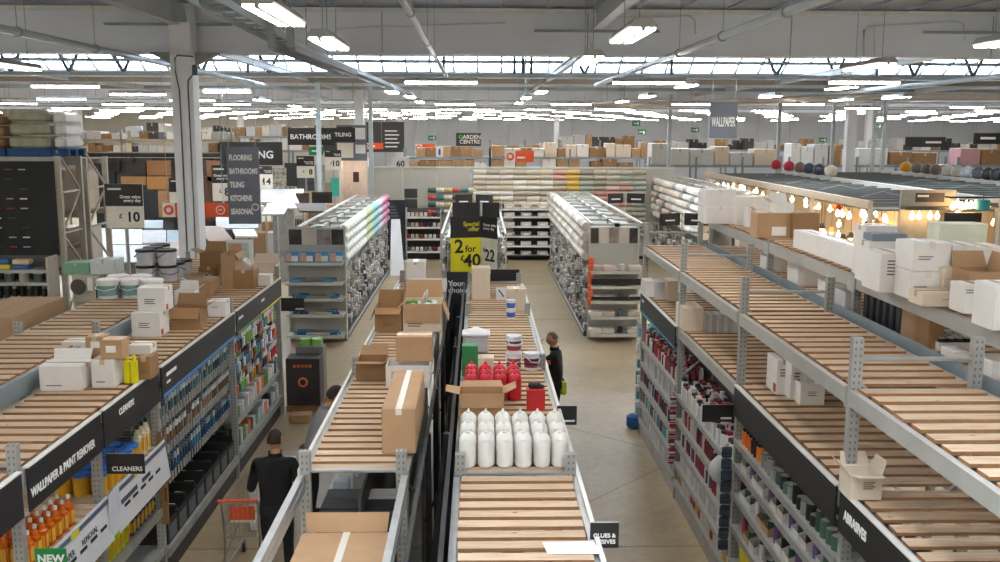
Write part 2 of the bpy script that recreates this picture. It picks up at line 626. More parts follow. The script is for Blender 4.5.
rooflight('window_1', 30.0, 7.40, 31.0, 6.88, -21.0, 30.0, 0.75)
struct(link(boxm('rooflight_upstand', roofw, XL, XR, 29.95, 30.0, 7.42, 7.62), 'rooflight_upstand'))
rooflight('window_3', 2.4, 8.4, 3.6, 7.5, -26.0, 34.0, 1.5)
rooflight('window_2', 57.5, 7.60, 58.5, 6.92, -30.0, 45.0, 1.5, 1)

# braced truss and purlins in front of the first rooflight
tru = struct(thing('roof_truss', 'x', 'x')); del tru['label'], tru['category']
link(boxm('chord', steelg, -24, 32, 28.9, 29.0, 7.01, 7.08), 'chord', parent=tru)
link(boxm('chord', steelg, -24, 32, 28.85, 29.05, 6.58, 6.68), 'chord', parent=tru)
dg1 = MB().bar((-0.42, 29.06, 7.5), (0, 29.06, 6.68), 0.06, 0.08).mesh('brace', steeld)
dg2 = MB().bar((0.42, 29.06, 7.5), (0, 29.06, 6.68), 0.06, 0.08).mesh('brace', steeld)
for xc in (-13.8, -12.1, -10.5, -8.2, -6.2, 3.2, 9.0, 10.8, 13.2, 15.0, 16.5, 18.2):
    link(dg1, 'brace', (xc, 0, 0), parent=tru)
    link(dg2, 'brace', (xc, 0, 0), parent=tru)
hang = boxm('hanger', steeld, -0.04, 0.04, 28.9, 29.0, 6.68, 7.6)
for xc in (-6.8, -1.0, 1.1, 1.35, 1.6, 5.8, 12.0, 15.9):
    link(hang, 'hanger', (xc, 0, 0), parent=tru)
pm = mat('brown_grey_purlin', (146, 136, 126), 0.6, 0.1, 0.06, 2)
for i, (y, z, h, m) in enumerate(((33.5, 6.62, .16, pm), (36.0, 6.78, .10, steelg), (41.0, 6.70, .14, steelg), (52.0, 6.55, .12, steelg),
                                  (58.0, 6.62, .16, pm), (64.0, 6.6, .12, steelg), (70.0, 6.6, .12, steelg))):
    struct(link(boxm('roof_purlin', m, -30 if y < 50 else -40, 40, y, y + .12, z, z + h), 'roof_purlin'))

# rafters
def ibeam(name, x, y0, y1, z0, z1, w=0.2, m=steelw):
    mb = MB()
    mb.box(x - w / 2, x + w / 2, y0, y1, z0, z0 + .025)
    mb.box(x - w / 2, x + w / 2, y0, y1, z1 - .025, z1)
    mb.box(x - .012, x + .012, y0, y1, z0 + .025, z1 - .025)
    return struct(link(mb.mesh(name, m), name))


for x in (-14.0, -5.85, 2.38, 10.55, 18.7):
    ibeam('roof_rafter', x, YB, 19.42, 7.0, 7.42)
    for (ya, yb2) in ((20.1, 46.7), (47.4, 73.7)):
        ibeam('roof_rafter', x, ya, yb2, 6.66, 6.84, 0.14)

# columns with haunches
colm = mat('column_paint', (226, 227, 232), 0.5, 0, 0.03, 1.5)
cabm = mat('grey_conduit', (92, 98, 106), 0.5, 0.2)


def column(x, y, w=0.42, detail=True, ztop=7.4):
    c = struct(thing('column', 'x', 'x', (x, y, 0))); del c['label'], c['category']
    mb = MB()
    mb.box(-w / 2, w / 2, -w / 2, w / 2, 0, ztop)
    link(mb.mesh('shaft', colm), 'shaft', parent=c)
    if detail:
        mb = MB()
        mb.prism([(-w / 2, 6.5), (-w / 2 - 0.45, 6.5), (-w / 2 - 0.45, 6.47), (-w / 2, 6.25)], 0.02, 0.2)
        mb.prism([(w / 2, 6.5), (w / 2, 6.25), (w / 2 + 0.45, 6.47), (w / 2 + 0.45, 6.5)], 0.02, 0.2)
        link(mb.mesh('haunch', mat('haunch_grey', (150, 146, 142), 0.6)), 'haunch', parent=c)
        f = -w / 2 - 0.015
        mb = MB()
        mb.tube([(w / 2 + .03, f, 6.40), (-0.06, f, 6.42), (-0.11, f, 6.36), (-0.11, f, 6.1), (-0.05, f, 5.75), (-0.05, f, 0.1)], 0.014, 5)
        link(mb.mesh('conduit', cabm), 'conduit', parent=c)
        mb = MB()
        mb.tube([(w / 2 + .06, f, 6.2), (w / 2 + .06, f, 6.1), (0.13, f, 5.95), (0.12, f, 5.8), (0.12, f, 0.1)], 0.014, 5)
        link(mb.mesh('conduit', cabm), 'conduit', parent=c)
        link(boxm('junction_box', cabm, w / 2, w / 2 + .1, f, f + .1, 6.05, 6.25, .01), 'junction_box', parent=c)
        mb = MB(); mb.prism([(-.16, 7.05), (.16, 7.05), (.1, 7.37), (-.1, 7.37)], -w / 2 - .1, -w / 2)
        link(mb.mesh('bracket', steelw), 'bracket', parent=c)
    return c


column(-5.75, 19.2)
for x in (-5.6, 17.9):
    column(x, 45.8, 0.42, False)
for x in (-30, -17.9, -5.9, 6.0, 17.9, 30):
    column(x, 73.2, 0.42, False)
gp = boxm('sign_post', mat('blue_grey_post', (180, 190, 194), 0.5), -.075, .075, -.075, .075, 0, 6.6)
for (px, py, Y, lab) in ((669, 150, 42, 'just right of centre, left of the WALLPAPER sign'), (778, 150, 44, 'behind the red globe lampshades'), (832, 150, 45, 'just left of the far white column'),
                         (873, 150, 44.5, 'right of the far white column, left of two'), (883, 150, 43.5, 'right of the far white column, right of two'), (319, 150, 33, 'crossing the BATHROOMS sign'), (371, 150, 36, 'at the left end of grey partition')):
    p = aY(px, py, Y)
    tag(link(gp, 'service_post', (p.x, p.y, 0)), 'slim pale service post ' + lab, 'post', 'slim service posts')

# ---------------------------------------------------------------- pipes, trays and conduits under the roof
def pipe(name, pts, r, m, label, hangers=(), n=8):
    t = thing(name, label, 'pipe')
    mb = MB(); mb.tube(pts, r, n)
    link(mb.mesh('pipe_run', m, True), 'pipe_run', parent=t)
    for (x, y, z) in hangers:
        mb = MB(); mb.tube([(x, y, z), (x, y, 7.42)], 0.006, 4)
        mb.tube([(x, y - .02, z), (x, y + .02, z)], r * 1.35, 8)
        link(mb.mesh('hanger', steelg), 'hanger', parent=t)
    struct(t)
    return t


pp = mat('pale_pipe', (176, 188, 196), 0.4, 0.2, 0.06, 2)
pipe('sprinkler_pipe', [(-6.8, 2, 6.42), (-6.8, 19, 6.42), (-6.8, 44, 6.42)], 0.06, pp, 'pale grey pipe running back at upper left below the roof',
     [(-6.8, y, 6.42) for y in (8, 11.2, 14.6, 17.5)])
pipe('sprinkler_pipe', [(3.66, 2, 6.41), (3.66, 30, 6.41)], 0.06, pp, 'pale grey pipe running back right of centre below the roof', [(3.66, y, 6.41) for y in (8.6, 11.5, 14.5, 17.6)])
pipe('sprinkler_pipe', [(-.82, 2, 6.42), (-.82, 29, 6.42)], 0.045, mat('grey_pipe', (150, 152, 154), .4, .3), 'thin grey pipe running back left of centre below the roof', [(-.82, y, 6.42) for y in (8.2, 12, 16, 18.5)])
pipe('sprinkler_pipe', [(12.6, 8, 6.35), (12.6, 44, 6.35)], 0.07, pp, 'pale pipe running back at far right below the roof', [(12.6, y, 6.35) for y in (14, 18)])
pipe('heating_duct', [(30, 34, 6.35), (13, 33, 6.2), (5, 44, 6.1)], 0.13, mat('tan_duct', (186, 172, 156), .5), 'tan round duct crossing below the roof at far right', [])

# cable tray: ladder made of two rails and rungs
tray = struct(thing('cable_tray', 'x', 'x')); del tray['label'], tray['category']
for dx in (-.16, .16):
    mb = MB(); mb.bar((-2.95 + dx, 3, 6.55), (-2.95 + dx, 16.5, 6.3), 0.03, 0.09); mb.bar((-2.95 + dx, 16.5, 6.3), (-2.6 + dx, 36, 6.35), 0.03, 0.09)
    link(mb.mesh('tray_rail', steelg), 'tray_rail', parent=tray)
rung = boxm('rung', steelg, -.16, .16, -.02, .02, -.02, .02)
for i in range(60):
    y = 3 + i * .5
    link(rung, 'rung', (-2.95 + (0 if y < 16.5 else (y - 16.5) / 19.5 * .35), y, 6.55 - (y - 3) / 13.5 * .25 if y < 16.5 else 6.3 + (y - 16.5) / 19.5 * .05), parent=tray)
for y in (6, 10, 14, 18):
    mb = MB(); mb.tube([(-3.14, y, 6.4), (-3.14, y, 7.42)], .012, 4); mb.tube([(-2.76, y, 6.4), (-2.76, y, 7.42)], .012, 4)
    link(mb.mesh('hanger', steelg), 'hanger', parent=tray)
# steel angle frame hanging by the tray
fr = struct(thing('roof_hanger_frame', 'x', 'x')); del fr['label'], fr['category']
mb = MB()
A = aY(262, 5, 13); B = aY(272, 46, 13); Cc = aY(312, 60, 13.6)
for off in (0, .22):
    mb.bar((A.x + off, 13 + off, 7.42), (B.x + off, 13 + off, B.z), .09, .09)
    mb.bar((B.x + off, 13 + off, B.z), (Cc.x + off, 16.5, Cc.z), .09, .09)
link(mb.mesh('angle_leg', mat('grey_angle_steel', (132, 138, 142), .5, .3)), 'angle_leg', parent=fr)

# conduits dropping over the girder
def conduit(pts, label):
    mb = MB(); mb.tube(pts, 0.018, 6)
    o = struct(link(mb.mesh('conduit', mat('pale_conduit', (214, 214, 216), .5), True), 'conduit'))
    return o


conduit([aY(330, 42, 19.45), aY(331, 35, 19.45), aY(338, 29, 19.45), aY(360, 27, 19.45), aY(440, 25, 19.45), aY(505, 23, 19.45)], '')
conduit([aY(864, 56, 19.45), aY(864, 30, 19.45), aY(870, 26, 19.45), aY(955, 21, 19.45), aY(964, 24, 19.45), aY(965, 42, 19.45)], '')
conduit([aY(590, 36, 19.45), aY(590, 40, 19.45), aY(592, 48, 19.45), aY(592, 55, 19.45)], '')
conduit([aY(594, 33, 19.45), aY(615, 17, 19.45), aY(690, 16, 19.45), aY(695, 20, 19.45), aY(696, 34, 19.45)], '')
conduit([aY(875, 55, 19.45), aY(875, 28, 19.45)], '')
unistrut = boxm('rail', steelg, -1.25, 1.25, 19.40, 19.46, 0, 0.05)
for (xc, z) in ((-6.1, 7.03), (2.38, 6.95), (10.2, 6.97)):
    struct(link(unistrut, 'conduit_rail', (xc, 0, z)))

# ---------------------------------------------------------------- lamps
lamp_e = bpy.data.materials.new('tube_glow')
lamp_e.use_nodes = True
b = lamp_e.node_tree.nodes['Principled BSDF']
b.inputs['Base Color'].default_value = (0.9, 0.9, 0.88, 1)
b.inputs['Emission Color'].default_value = (1.0, 0.975, 0.935, 1)
b.inputs['Emission Strength'].default_value = LAMP
lamp_h = mat('lamp_housing', (168, 166, 164), 0.5, 0.1)


def lamp_proto(L, w, twin):
    hs = MB()
    hs.prism([(-w / 2, 0.02), (-w / 2 + .02, 0.0), (w / 2 - .02, 0.0), (w / 2, 0.02), (w * .3, .09), (-w * .3, .09)], -L / 2, L / 2)
    if twin: hs.box(-w * .07, w * .07, -L / 2, L / 2, -.03, 0)
    parts = [('housing', hs.mesh('housing', lamp_h))]
    if twin:
        for s in (-1, 1):
            d = MB(); d.box(s * w * .26 - w * .17, s * w * .26 + w * .17, -L / 2 + .03, L / 2 - .03, -.022, 0.0)
            parts.append(('tube', d.mesh('tube', lamp_e)))
    else:
        d = MB(); d.box(-w * .4, w * .4, -L / 2 + .02, L / 2 - .02, -.035, 0.0)
        parts.append(('tube', d.mesh('tube', lamp_e)))
    return parts


LP_TWIN = lamp_proto(1.5, 0.28, True)
LP_TUBE = lamp_proto(1.5, 0.13, False)
_wire = {}


def lamp(x, y, z, rz, parts, label, group, ceil=7.4, L=1.5):
    t = thing('ceiling_lamp', label, 'ceiling lamp', (x, y, z), rz, group)
    for n, me in parts:
        link(me, n, parent=t)
    k = round(ceil - z, 2)
    if k not in _wire:
        mb = MB()
        mb.tube([(0, 0, .085), (0, 0, k)], 0.006, 3)
        _wire[k] = mb.mesh('suspension_wire', steelg)
    for s in (-0.5, 0.5):
        link(_wire[k], 'suspension_wire', (0, s, 0), parent=t)
    return t


twin = 'twin tube lamps in lines running back'
for (x, y, lab) in ((-1.77, 8.65, 'twin tube lamp at the top edge, left of the thin centre pipe'),
                    (-1.72, 11.4, 'twin tube lamp hanging in front of white girder, left of centre'),
                    (1.61, 10.2, 'largest twin tube lamp, hanging right of centre before the white girder'),
                    (1.58, 13.8, 'twin tube lamp just below the white girder edge, right of centre'),
                    (5.9, 10.5, 'twin tube lamp cut by the right edge of the photo'),
                    (6.0, 14.8, 'twin tube lamp beneath the white girder at right'),
                    (-7.5, 15.9, 'twin tube lamp cut by the left edge of the photo')):
    lamp(x, y, 6.0, 0, LP_TWIN, lab, twin)
for x in (-7.5, -1.75, 1.6, 5.9, 11.0, -13.0):
    for y in (-6.0, 0.0, 4.6):
        lamp(x, y, 6.0, 0, LP_TWIN, 'twin tube lamp in a line above the near racks', 'twin tube lamps overhead')
for x in (11.0, -13.0):
    for y in (8.8, 12.2, 16.0):
        lamp(x, y, 6.0, 0, LP_TWIN, 'twin tube lamp in a line above the near racks', 'twin tube lamps overhead')
sm = 'small end on lamps receding below the rooflights'
for (px, py, Y) in ((392, 92, 25.5), (410, 96.5, 29), (420, 102, 34), (541, 92, 25), (526, 98, 30), (519, 103, 34.5), (686, 86, 22), (647, 96.5, 28), (622, 101.5, 33),
                    (841, 88, 22.5), (770, 96.5, 28), (841, 100, 31.5), (896, 97.5, 28.5), (262, 100, 31), (330, 110, 44), (295, 106, 38)):
    p = aY(px, py, Y)
    lamp(p.x, Y, p.z, 0, LP_TWIN, 'small twin tube lamp seen end on below the rooflight band', sm, 6.9)
row = 'tube lamps across the hall'
for (x0, x1, y, lab) in ((405, 477, 82, 'long bright tube lamp just below rooflights, left of centre'), (613, 685, 82.5, 'long bright tube lamp just below rooflights, right of centre'),
                         (829, 900, 82, 'long bright tube lamp just below rooflights at right'), (33, 98, 86, 'long bright tube lamp at far left below the rooflights'),
                         (979, 1012, 92, 'bright tube lamp cut by right edge of the photo'), (204, 250, 91.5, 'bright tube lamp just right of the near white column')):
    Y = 1.5 * F_PX / (x1 - x0)
    p = aY((x0 + x1) / 2, y, Y)
    lamp(p.x, Y, p.z, math.pi / 2, LP_TUBE, lab, row, 7.3)
for (x0, x1, y) in ((111, 165, 94), (38, 85, 99), (57, 90, 108), (103, 143, 104), (100, 130, 110), (435, 475, 104), (551, 591, 104), (672, 711, 104), (783, 824, 104), (151, 183, 108.5),
                    (0, 36, 103.5), (170, 214, 100), (214, 250, 104), (845, 880, 108), (950, 984, 107), (975, 1010, 110.5), (402, 440, 110), (460, 494, 109.5), (595, 630, 109)):
    Y = 1.5 * F_PX / (x1 - x0)
    p = aY((x0 + x1) / 2, y, Y)
    lamp(p.x, Y, p.z, math.pi / 2, LP_TUBE, 'tube lamp across the hall in the middle distance', 'middle distance tube lamps', 7.1)
for j, y in enumerate((48, 52.5, 57, 62, 67, 71, 77, 83)):
    n = 0
    x = -40 + (j * 1.7) % 4.0
    while x < 54:
        if -0.56 * y < x < 0.6 * y:
            lamp(x + random.uniform(-.4, .4), y + random.uniform(-.5, .5), 6.05 if y < 70 else 6.0, math.pi / 2, LP_TUBE, 'far tube lamp in the bright rows near the back wall', 'far tube lamps', 7.0)
        x += 3.9
# ================================================================ near racks
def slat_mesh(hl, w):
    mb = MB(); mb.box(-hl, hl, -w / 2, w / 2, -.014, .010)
    mb.m = [0, 0, 1, 1, 1, 1]  # four side faces take the painted-in shade tone
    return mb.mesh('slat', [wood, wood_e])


def rack(name, label, x0, x1, ys, ztop, decks, beam=beam_g, beam_front=None, front='R', pitch=0.165, zlow=0.0, braces=True, beamh=0.11, skip=(), slatw=0.106):
    """timber decked racking: uprights in pairs at each ys, beams both sides, slats laid across"""
    t = thing(name, label, 'rack', (0, 0, 0))
    pm = MB(); pm.box(-.04, .04, -.03, .03, 0, ztop - zlow)
    pme = pm.mesh('upright', post_m)
    foot = boxm('foot', galv, -.07, .07, -.07, .07, 0, .015)
    W = x1 - x0
    for y in ys:
        for x in (x0 + .04, x1 - .04):
            p = link(pme, 'upright', (x, y, zlow), parent=t)
        if braces:
            mb = MB(); mb.tube([(x0 + .08, y, ztop - .16), (x1 - .08, y, ztop - .16)], .018, 6)
            link(mb.mesh('cross_bar', galv), 'cross_bar', parent=t)
            z = 0.25
            up = True
            while z < ztop - 1.0:
                a, b2 = (x0 + .08, x1 - .08) if up else (x1 - .08, x0 + .08)
                mb = MB(); mb.bar((a, y, z), (b2, y, z + .7), .03, .02)
                link(mb.mesh('diagonal_brace', galv), 'diagonal_brace', parent=t)
                z += .75; up = not up
    for di, (z, y0, y1) in enumerate(decks):
        bm_l = beam; bm_r = beam
        for i in range(len(ys) - 1):
            a, b2 = max(ys[i], y0), min(ys[i + 1], y1)
            if b2 - a < .3 : continue
            for x, m in ((x0, bm_l), (x1, bm_r)):
                s = 1 if x == x0 else -1
                xa, xb = sorted((x - s * .012, x + s * .038))
                mb = MB(); mb.box(xa, xb, a + .035, b2 - .035, z - beamh, z - .012)
                mb.box(xa + .004, xb - .004, a + .03, a + .06, z - beamh - .03, z)
                link(mb.mesh('beam', m), 'beam', parent=t)
            # slats of this bay
            n = int((b2 - a - .10) / pitch)
            off = (b2 - a - .10 - n * pitch) / 2
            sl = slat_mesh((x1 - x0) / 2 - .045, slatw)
            for k in range(n + 1):
                yy = a + .05 + off + k * pitch
                if any(lo < yy < hi and di == dd for (dd, lo, hi) in skip): continue
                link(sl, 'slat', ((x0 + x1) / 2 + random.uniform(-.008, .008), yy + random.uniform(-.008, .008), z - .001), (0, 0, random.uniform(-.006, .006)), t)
    return t


def fascia(parent, x, y0, y1, z0, z1, face, name='fascia_board', m=None, trim=True):
    """board along the aisle; face = +1 when it looks towards +X"""
    xa, xb = sorted((x, x + face * .015))
    o = link(boxm(name, m or black, xa, xb, y0, y1, z0, z1), name, parent=parent)
    if trim:
        ta, tb = sorted((x - face * .02, x + face * .022))
        link(boxm('edge_trim', beam_w, ta, tb, y0, y1, z1, z1 + .014), 'edge_trim', parent=parent)
    return o


def side_text(s, size, parent, x, y, z, face, m=None, bold=0.0, align='LEFT', sx=1.0):
    """lettering on a board that looks along X; face +1: reads towards +Y"""
    rot = (math.pi / 2, 0, math.pi / 2 * face)
    return link(text_mesh(s, size, m or ink, .002, align, bold, sx), 'lettering', (x, y, z), rot, parent)


# ---------------------------------------------------------------- left double rack
LX0, LX1 = -4.35, -3.46
LY = [3.8, 6.95, 10.05, 13.3, 16.5]
rl = rack('timber_deck_rack', 'slatted timber deck rack at left with black fascia boards along the aisle', LX0, LX1, LY, 2.66, [(2.45, 3.8, 16.5)], galv, pitch=.205, slatw=.128)
LYR = [3.8, 7.6, 11.0, 14.3, 17.6]
tag(rack('timber_deck_rack', 'low timber deck rack at far left carrying a long brown carton', -6.5, -5.5, [10.6, 13.4], 2.40, [(2.40, 10.6, 13.4)], beam_b), 'low timber deck rack at far left carrying a long brown carton', 'rack')
rlr = rack('timber_deck_rack', 'slightly higher timber deck rack behind the left aisle rack', -5.40, -4.42, LYR, 2.78, [(2.64, 3.8, 17.6)], beam_b, beamh=.2, pitch=.22, slatw=.145)
for (a, b2) in ((3.85, 6.9), (7.0, 8.42), (8.48, 10.0), (10.1, 13.25), (13.35, 16.45)):
    fascia(rl, LX1 + .02, a, b2, 2.10, 2.45, 1)
FX = LX1 + .037
side_text('WALLPAPER & PAINT REMOVER', .105, rl, FX, 7.03, 2.20, 1, bold=.002, sx=.82)
side_text('CLEANERS', .085, rl, FX, 8.85, 2.30, 1, bold=.002)
side_text('~~~~~~~~~~', .07, rl, FX, 10.25, 2.31, 1, sx=.8)
side_text('~~~~', .05, rl, FX, 10.25, 2.23, 1)
side_text('~~~~~~', .07, rl, FX, 13.45, 2.30, 1)
side_text('~~~~~', .07, rl, FX, 14.9, 2.30, 1)
blue_l = mat('blue_strip', (64, 130, 200), .5)
green_l = mat('green_strip', (112, 190, 60), .5)
yell_l = mat('yellow_strip', (236, 220, 40), .5)
link(boxm('colour_strip', blue_l, FX - .004, FX + .003, 10.12, 13.2, 2.11, 2.145), 'colour_strip', parent=rl)
link(boxm('colour_strip', green_l, FX - .004, FX + .003, 13.4, 14.8, 2.12, 2.14), 'colour_strip', parent=rl)
link(boxm('colour_strip', yell_l, FX - .004, FX + .003, 14.85, 16.4, 2.12, 2.145), 'colour_strip', parent=rl)
# middle upright of the first bay and the shelves below
link(boxm('upright', post_m, -.04, .04, -.03, .03, 0, 2.1), 'upright', (LX1 - .04, 8.45, 0), parent=rl)


def shelf(parent, x0, x1, y0, y1, z, m=shelfm, lip=.05, face=1):
    mb = MB(); mb.box(x0, x1, y0, y1, z - .025, z)
    o = link(mb.mesh('shelf', m), 'shelf', parent=parent)
    xf = x1 if face > 0 else x0
    xa, xb = sorted((xf, xf + face * .02))
    link(boxm('shelf_edge', galv, xa, xb, y0, y1, z - lip, z + .012), 'shelf_edge', parent=o)
    return o


def slat_shelf(parent, x0, x1, y0, y1, z, pitch=.16):
    sl = boxm('shelf_slat', wood, x0, x1, -.05, .05, -.022, 0)
    y = y0 + .06
    while y < y1 - .04:
        link(sl, 'shelf_slat', (0, y, z), parent=parent)
        y += pitch
    xa = x1
    link(boxm('shelf_edge', galv, xa, xa + .02, y0, y1, z - .08, z + .005), 'shelf_edge', parent=parent)


slat_shelf(rl, LX0 + .05, LX1 - .02, 3.9, 6.9, 1.60)
slat_shelf(rl, LX0 + .05, LX1 - .02, 7.0, 10.0, 1.60)
for z in (.88, .42):
    shelf(rl, LX0 + .1, LX1 - .02, 7.0, 10.0, z, galv, .07)
shelf(rl, LX0 + .1, LX1, 10.1, 13.25, .36, galv, .09)
shelf(rl, LX0 + .1, LX1, 13.35, 16.45, .36, galv, .09)
shelf(rl, LX0 + .1, LX1 - .05, 13.35, 16.45, .80, galv, .06)
backp = mat('back_panel_dark', (84, 84, 84), .6, 0, .08, 3)
link(boxm('back_panel', backp, -4.30, -4.27, 10.1, 16.45, .36, 2.1), 'back_panel', parent=rl)
link(boxm('kick_plate', darkfill, LX1 - .06, LX1 - .04, 7.0, 16.4, .0, .33), 'kick_plate', parent=rl)

# ---------------------------------------------------------------- central pair
CR0, CR1 = -0.17, 0.75
rc = rack('timber_deck_rack', 'central timber deck rack carrying white bottles and red jerry cans', CR0, CR1, [3.7, 6.93, 10.2, 13.3, 16.2], 2.58, [(2.42, 3.7, 16.2)], galv)
link(boxm('edge_trim', beam_w, CR1 + .0, CR1 + .03, 4.25, 15.95, 2.30, 2.43), 'edge_trim', parent=rc)
CL0, CL1 = -1.35, -0.54
rcl = rack('timber_deck_rack', 'central timber deck rack holding open brown cartons', CL0, CL1, [3.8, 6.95, 10.0, 13.2, 16.4], 2.60, [(2.42, 6.95, 16.4)], galv)
link(boxm('edge_trim', beam_w, CL0 - .03, CL0, 7.0, 16.35, 2.34, 2.43), 'edge_trim', parent=rcl)
# near bay: beams without slats, a lower deck holds the big carton
for x in (CL0 - .012, CL1 - .038):
    mb = MB(); mb.box(x, x + .05, 3.83, 6.91, 2.28, 2.42); mb.box(x - .006, x + .056, 3.83, 6.91, 2.335, 2.36)
    link(mb.mesh('beam', galv), 'beam', parent=rcl)
for x in (CL0 - .012, CL1 - .038):
    link(boxm('beam', galv, x, x + .05, 3.83, 6.91, 1.48, 1.58), 'beam', parent=rcl)
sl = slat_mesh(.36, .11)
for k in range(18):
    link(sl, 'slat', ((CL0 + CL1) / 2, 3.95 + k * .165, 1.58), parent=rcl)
for z in (0.4, 0.85, 1.3, 1.72):
    shelf(rcl, CL0, CL0 + .42, 7.0, 16.3, z, shelfm, .05, -1)
link(boxm('back_panel', backp, CL0 + .43, CL0 + .45, 7.0, 16.3, .1, 2.2), 'back_panel', parent=rcl)
for z in (0.4, 0.85, 1.3, 1.75):
    shelf(rc, CR1 - .42, CR1, 4.3, 15.9, z, shelfm, .05, 1)
link(boxm('back_panel', backp, CR1 - .46, CR1 - .44, 4.3, 15.9, .1, 2.2), 'back_panel', parent=rc)
# black display framework standing between the two central racks
bf = thing('black_display_frame', 'black steel display framework standing between the two central racks', 'display frame', (0, 0, 0))
for y in (5.0, 7.6, 9.0, 10.8, 12.6, 14.4):
    for x in (-.41, -.26):
        link(boxm('frame_post', blackm, x - .025, x + .025, y - .025, y + .025, 0, 2.52), 'frame_post', parent=bf)
for z in (.3, .8):
    for k in range(5):
        ya = (5.0, 7.6, 9.0, 10.8, 12.6)[k]; yb2 = (7.6, 9.0, 10.8, 12.6, 14.4)[k]
        link(boxm('frame_shelf', blackm, -.44, -.27, ya + .03, yb2 - .03, z, z + .02), 'frame_shelf', parent=bf)
for y in (7.6, 10.8, 14.4):
    mb = MB(); mb.bar((-.44, y, 1.75), (-.27, y, 2.15), .02, .02)
    link(mb.mesh('frame_brace', blackm), 'frame_brace', parent=bf)
for k, x in enumerate((-.42, -.22)):
    link(boxm('top_rail', blackm, x - .015, x + .015, 5.0, 15.6, 2.48, 2.52), 'top_rail', parent=bf)
link(boxm('hook_strip', blackm, -.38, -.33, 5.0, 15.6, 1.0, 1.6), 'hook_strip', parent=bf)

# ---------------------------------------------------------------- right double rack
RX0, RX1 = 2.70, 3.66
RY = [3.7, 6.64, 9.55, 12.45, 15.3]
rr = rack('timber_deck_rack', 'two level timber deck rack along the right aisle with black fascia boards', RX0, RX1, RY, 3.54, [(3.17, 3.7, 15.3), (2.40, 3.7, 15.3)], beam_g, beamh=.13, pitch=.205, slatw=.128)
for (a, b2) in ((3.75, 6.6), (6.68, 9.51), (12.49, 15.26)):
    fascia(rr, RX0 - .02, a, b2, 2.09, 2.40, -1)
side_text('ABRASIVES', .105, rr, RX0 - .037, 6.50, 2.22, -1, bold=.003, sx=.8)
side_text('~~~~', .07, rr, RX0 - .037, 15.1, 2.28, -1)
teal_l = mat('teal_strip', (40, 160, 186), .5)
link(boxm('colour_strip', teal_l, RX0 - .042, RX0 - .034, 12.5, 15.2, 2.09, 2.12), 'colour_strip', parent=rr)
RSH = [(3.75, 6.6, (1.82, 1.56, 1.24, .88, .5)), (6.68, 9.51, (1.82, 1.56, 1.24, .88, .5)), (9.6, 12.4, (1.50, 1.16, .84, .54, .28)), (12.49, 15.26, (1.58, 1.24, .9, .57, .28))]
for (a, b2, zs) in RSH:
    for z in zs:
        shelf(rr, RX0, RX0 + .46, a, b2, z, shelfm, .055, -1)
    link(boxm('back_panel', backp, RX0 + .47, RX0 + .49, a, b2, .1, 2.1), 'back_panel', parent=rr)
    link(boxm('kick_plate', galv, RX0 + .02, RX0 + .035, a, b2, 0, .24), 'kick_plate', parent=rr)
link(boxm('deck_back_board', darkfill, RX1 - .03, RX1 - .015, 3.75, 15.2, 2.41, 3.0), 'deck_back_board', parent=rr)

rrr = rack('timber_deck_rack', 'tall timber deck rack behind the right aisle rack, stacked with white cartons', 3.84, 4.84, [3.5, 6.5, 9.5, 12.4, 15.6], 3.60, [(3.57, 3.5, 15.6), (3.12, 3.5, 15.6)], beam_g, beamh=.14, pitch=.205, slatw=.128)
for y in (6.5, 9.5, 12.4):
    link(boxm('beam_joint', galv, 3.81, 3.83, y - .1, y + .1, 3.40, 3.56), 'beam_joint', parent=rrr)
link(boxm('end_beam', beam_b, 3.78, 3.80, 3.6, 15.5, 3.05, 3.21), 'end_beam', parent=rrr)
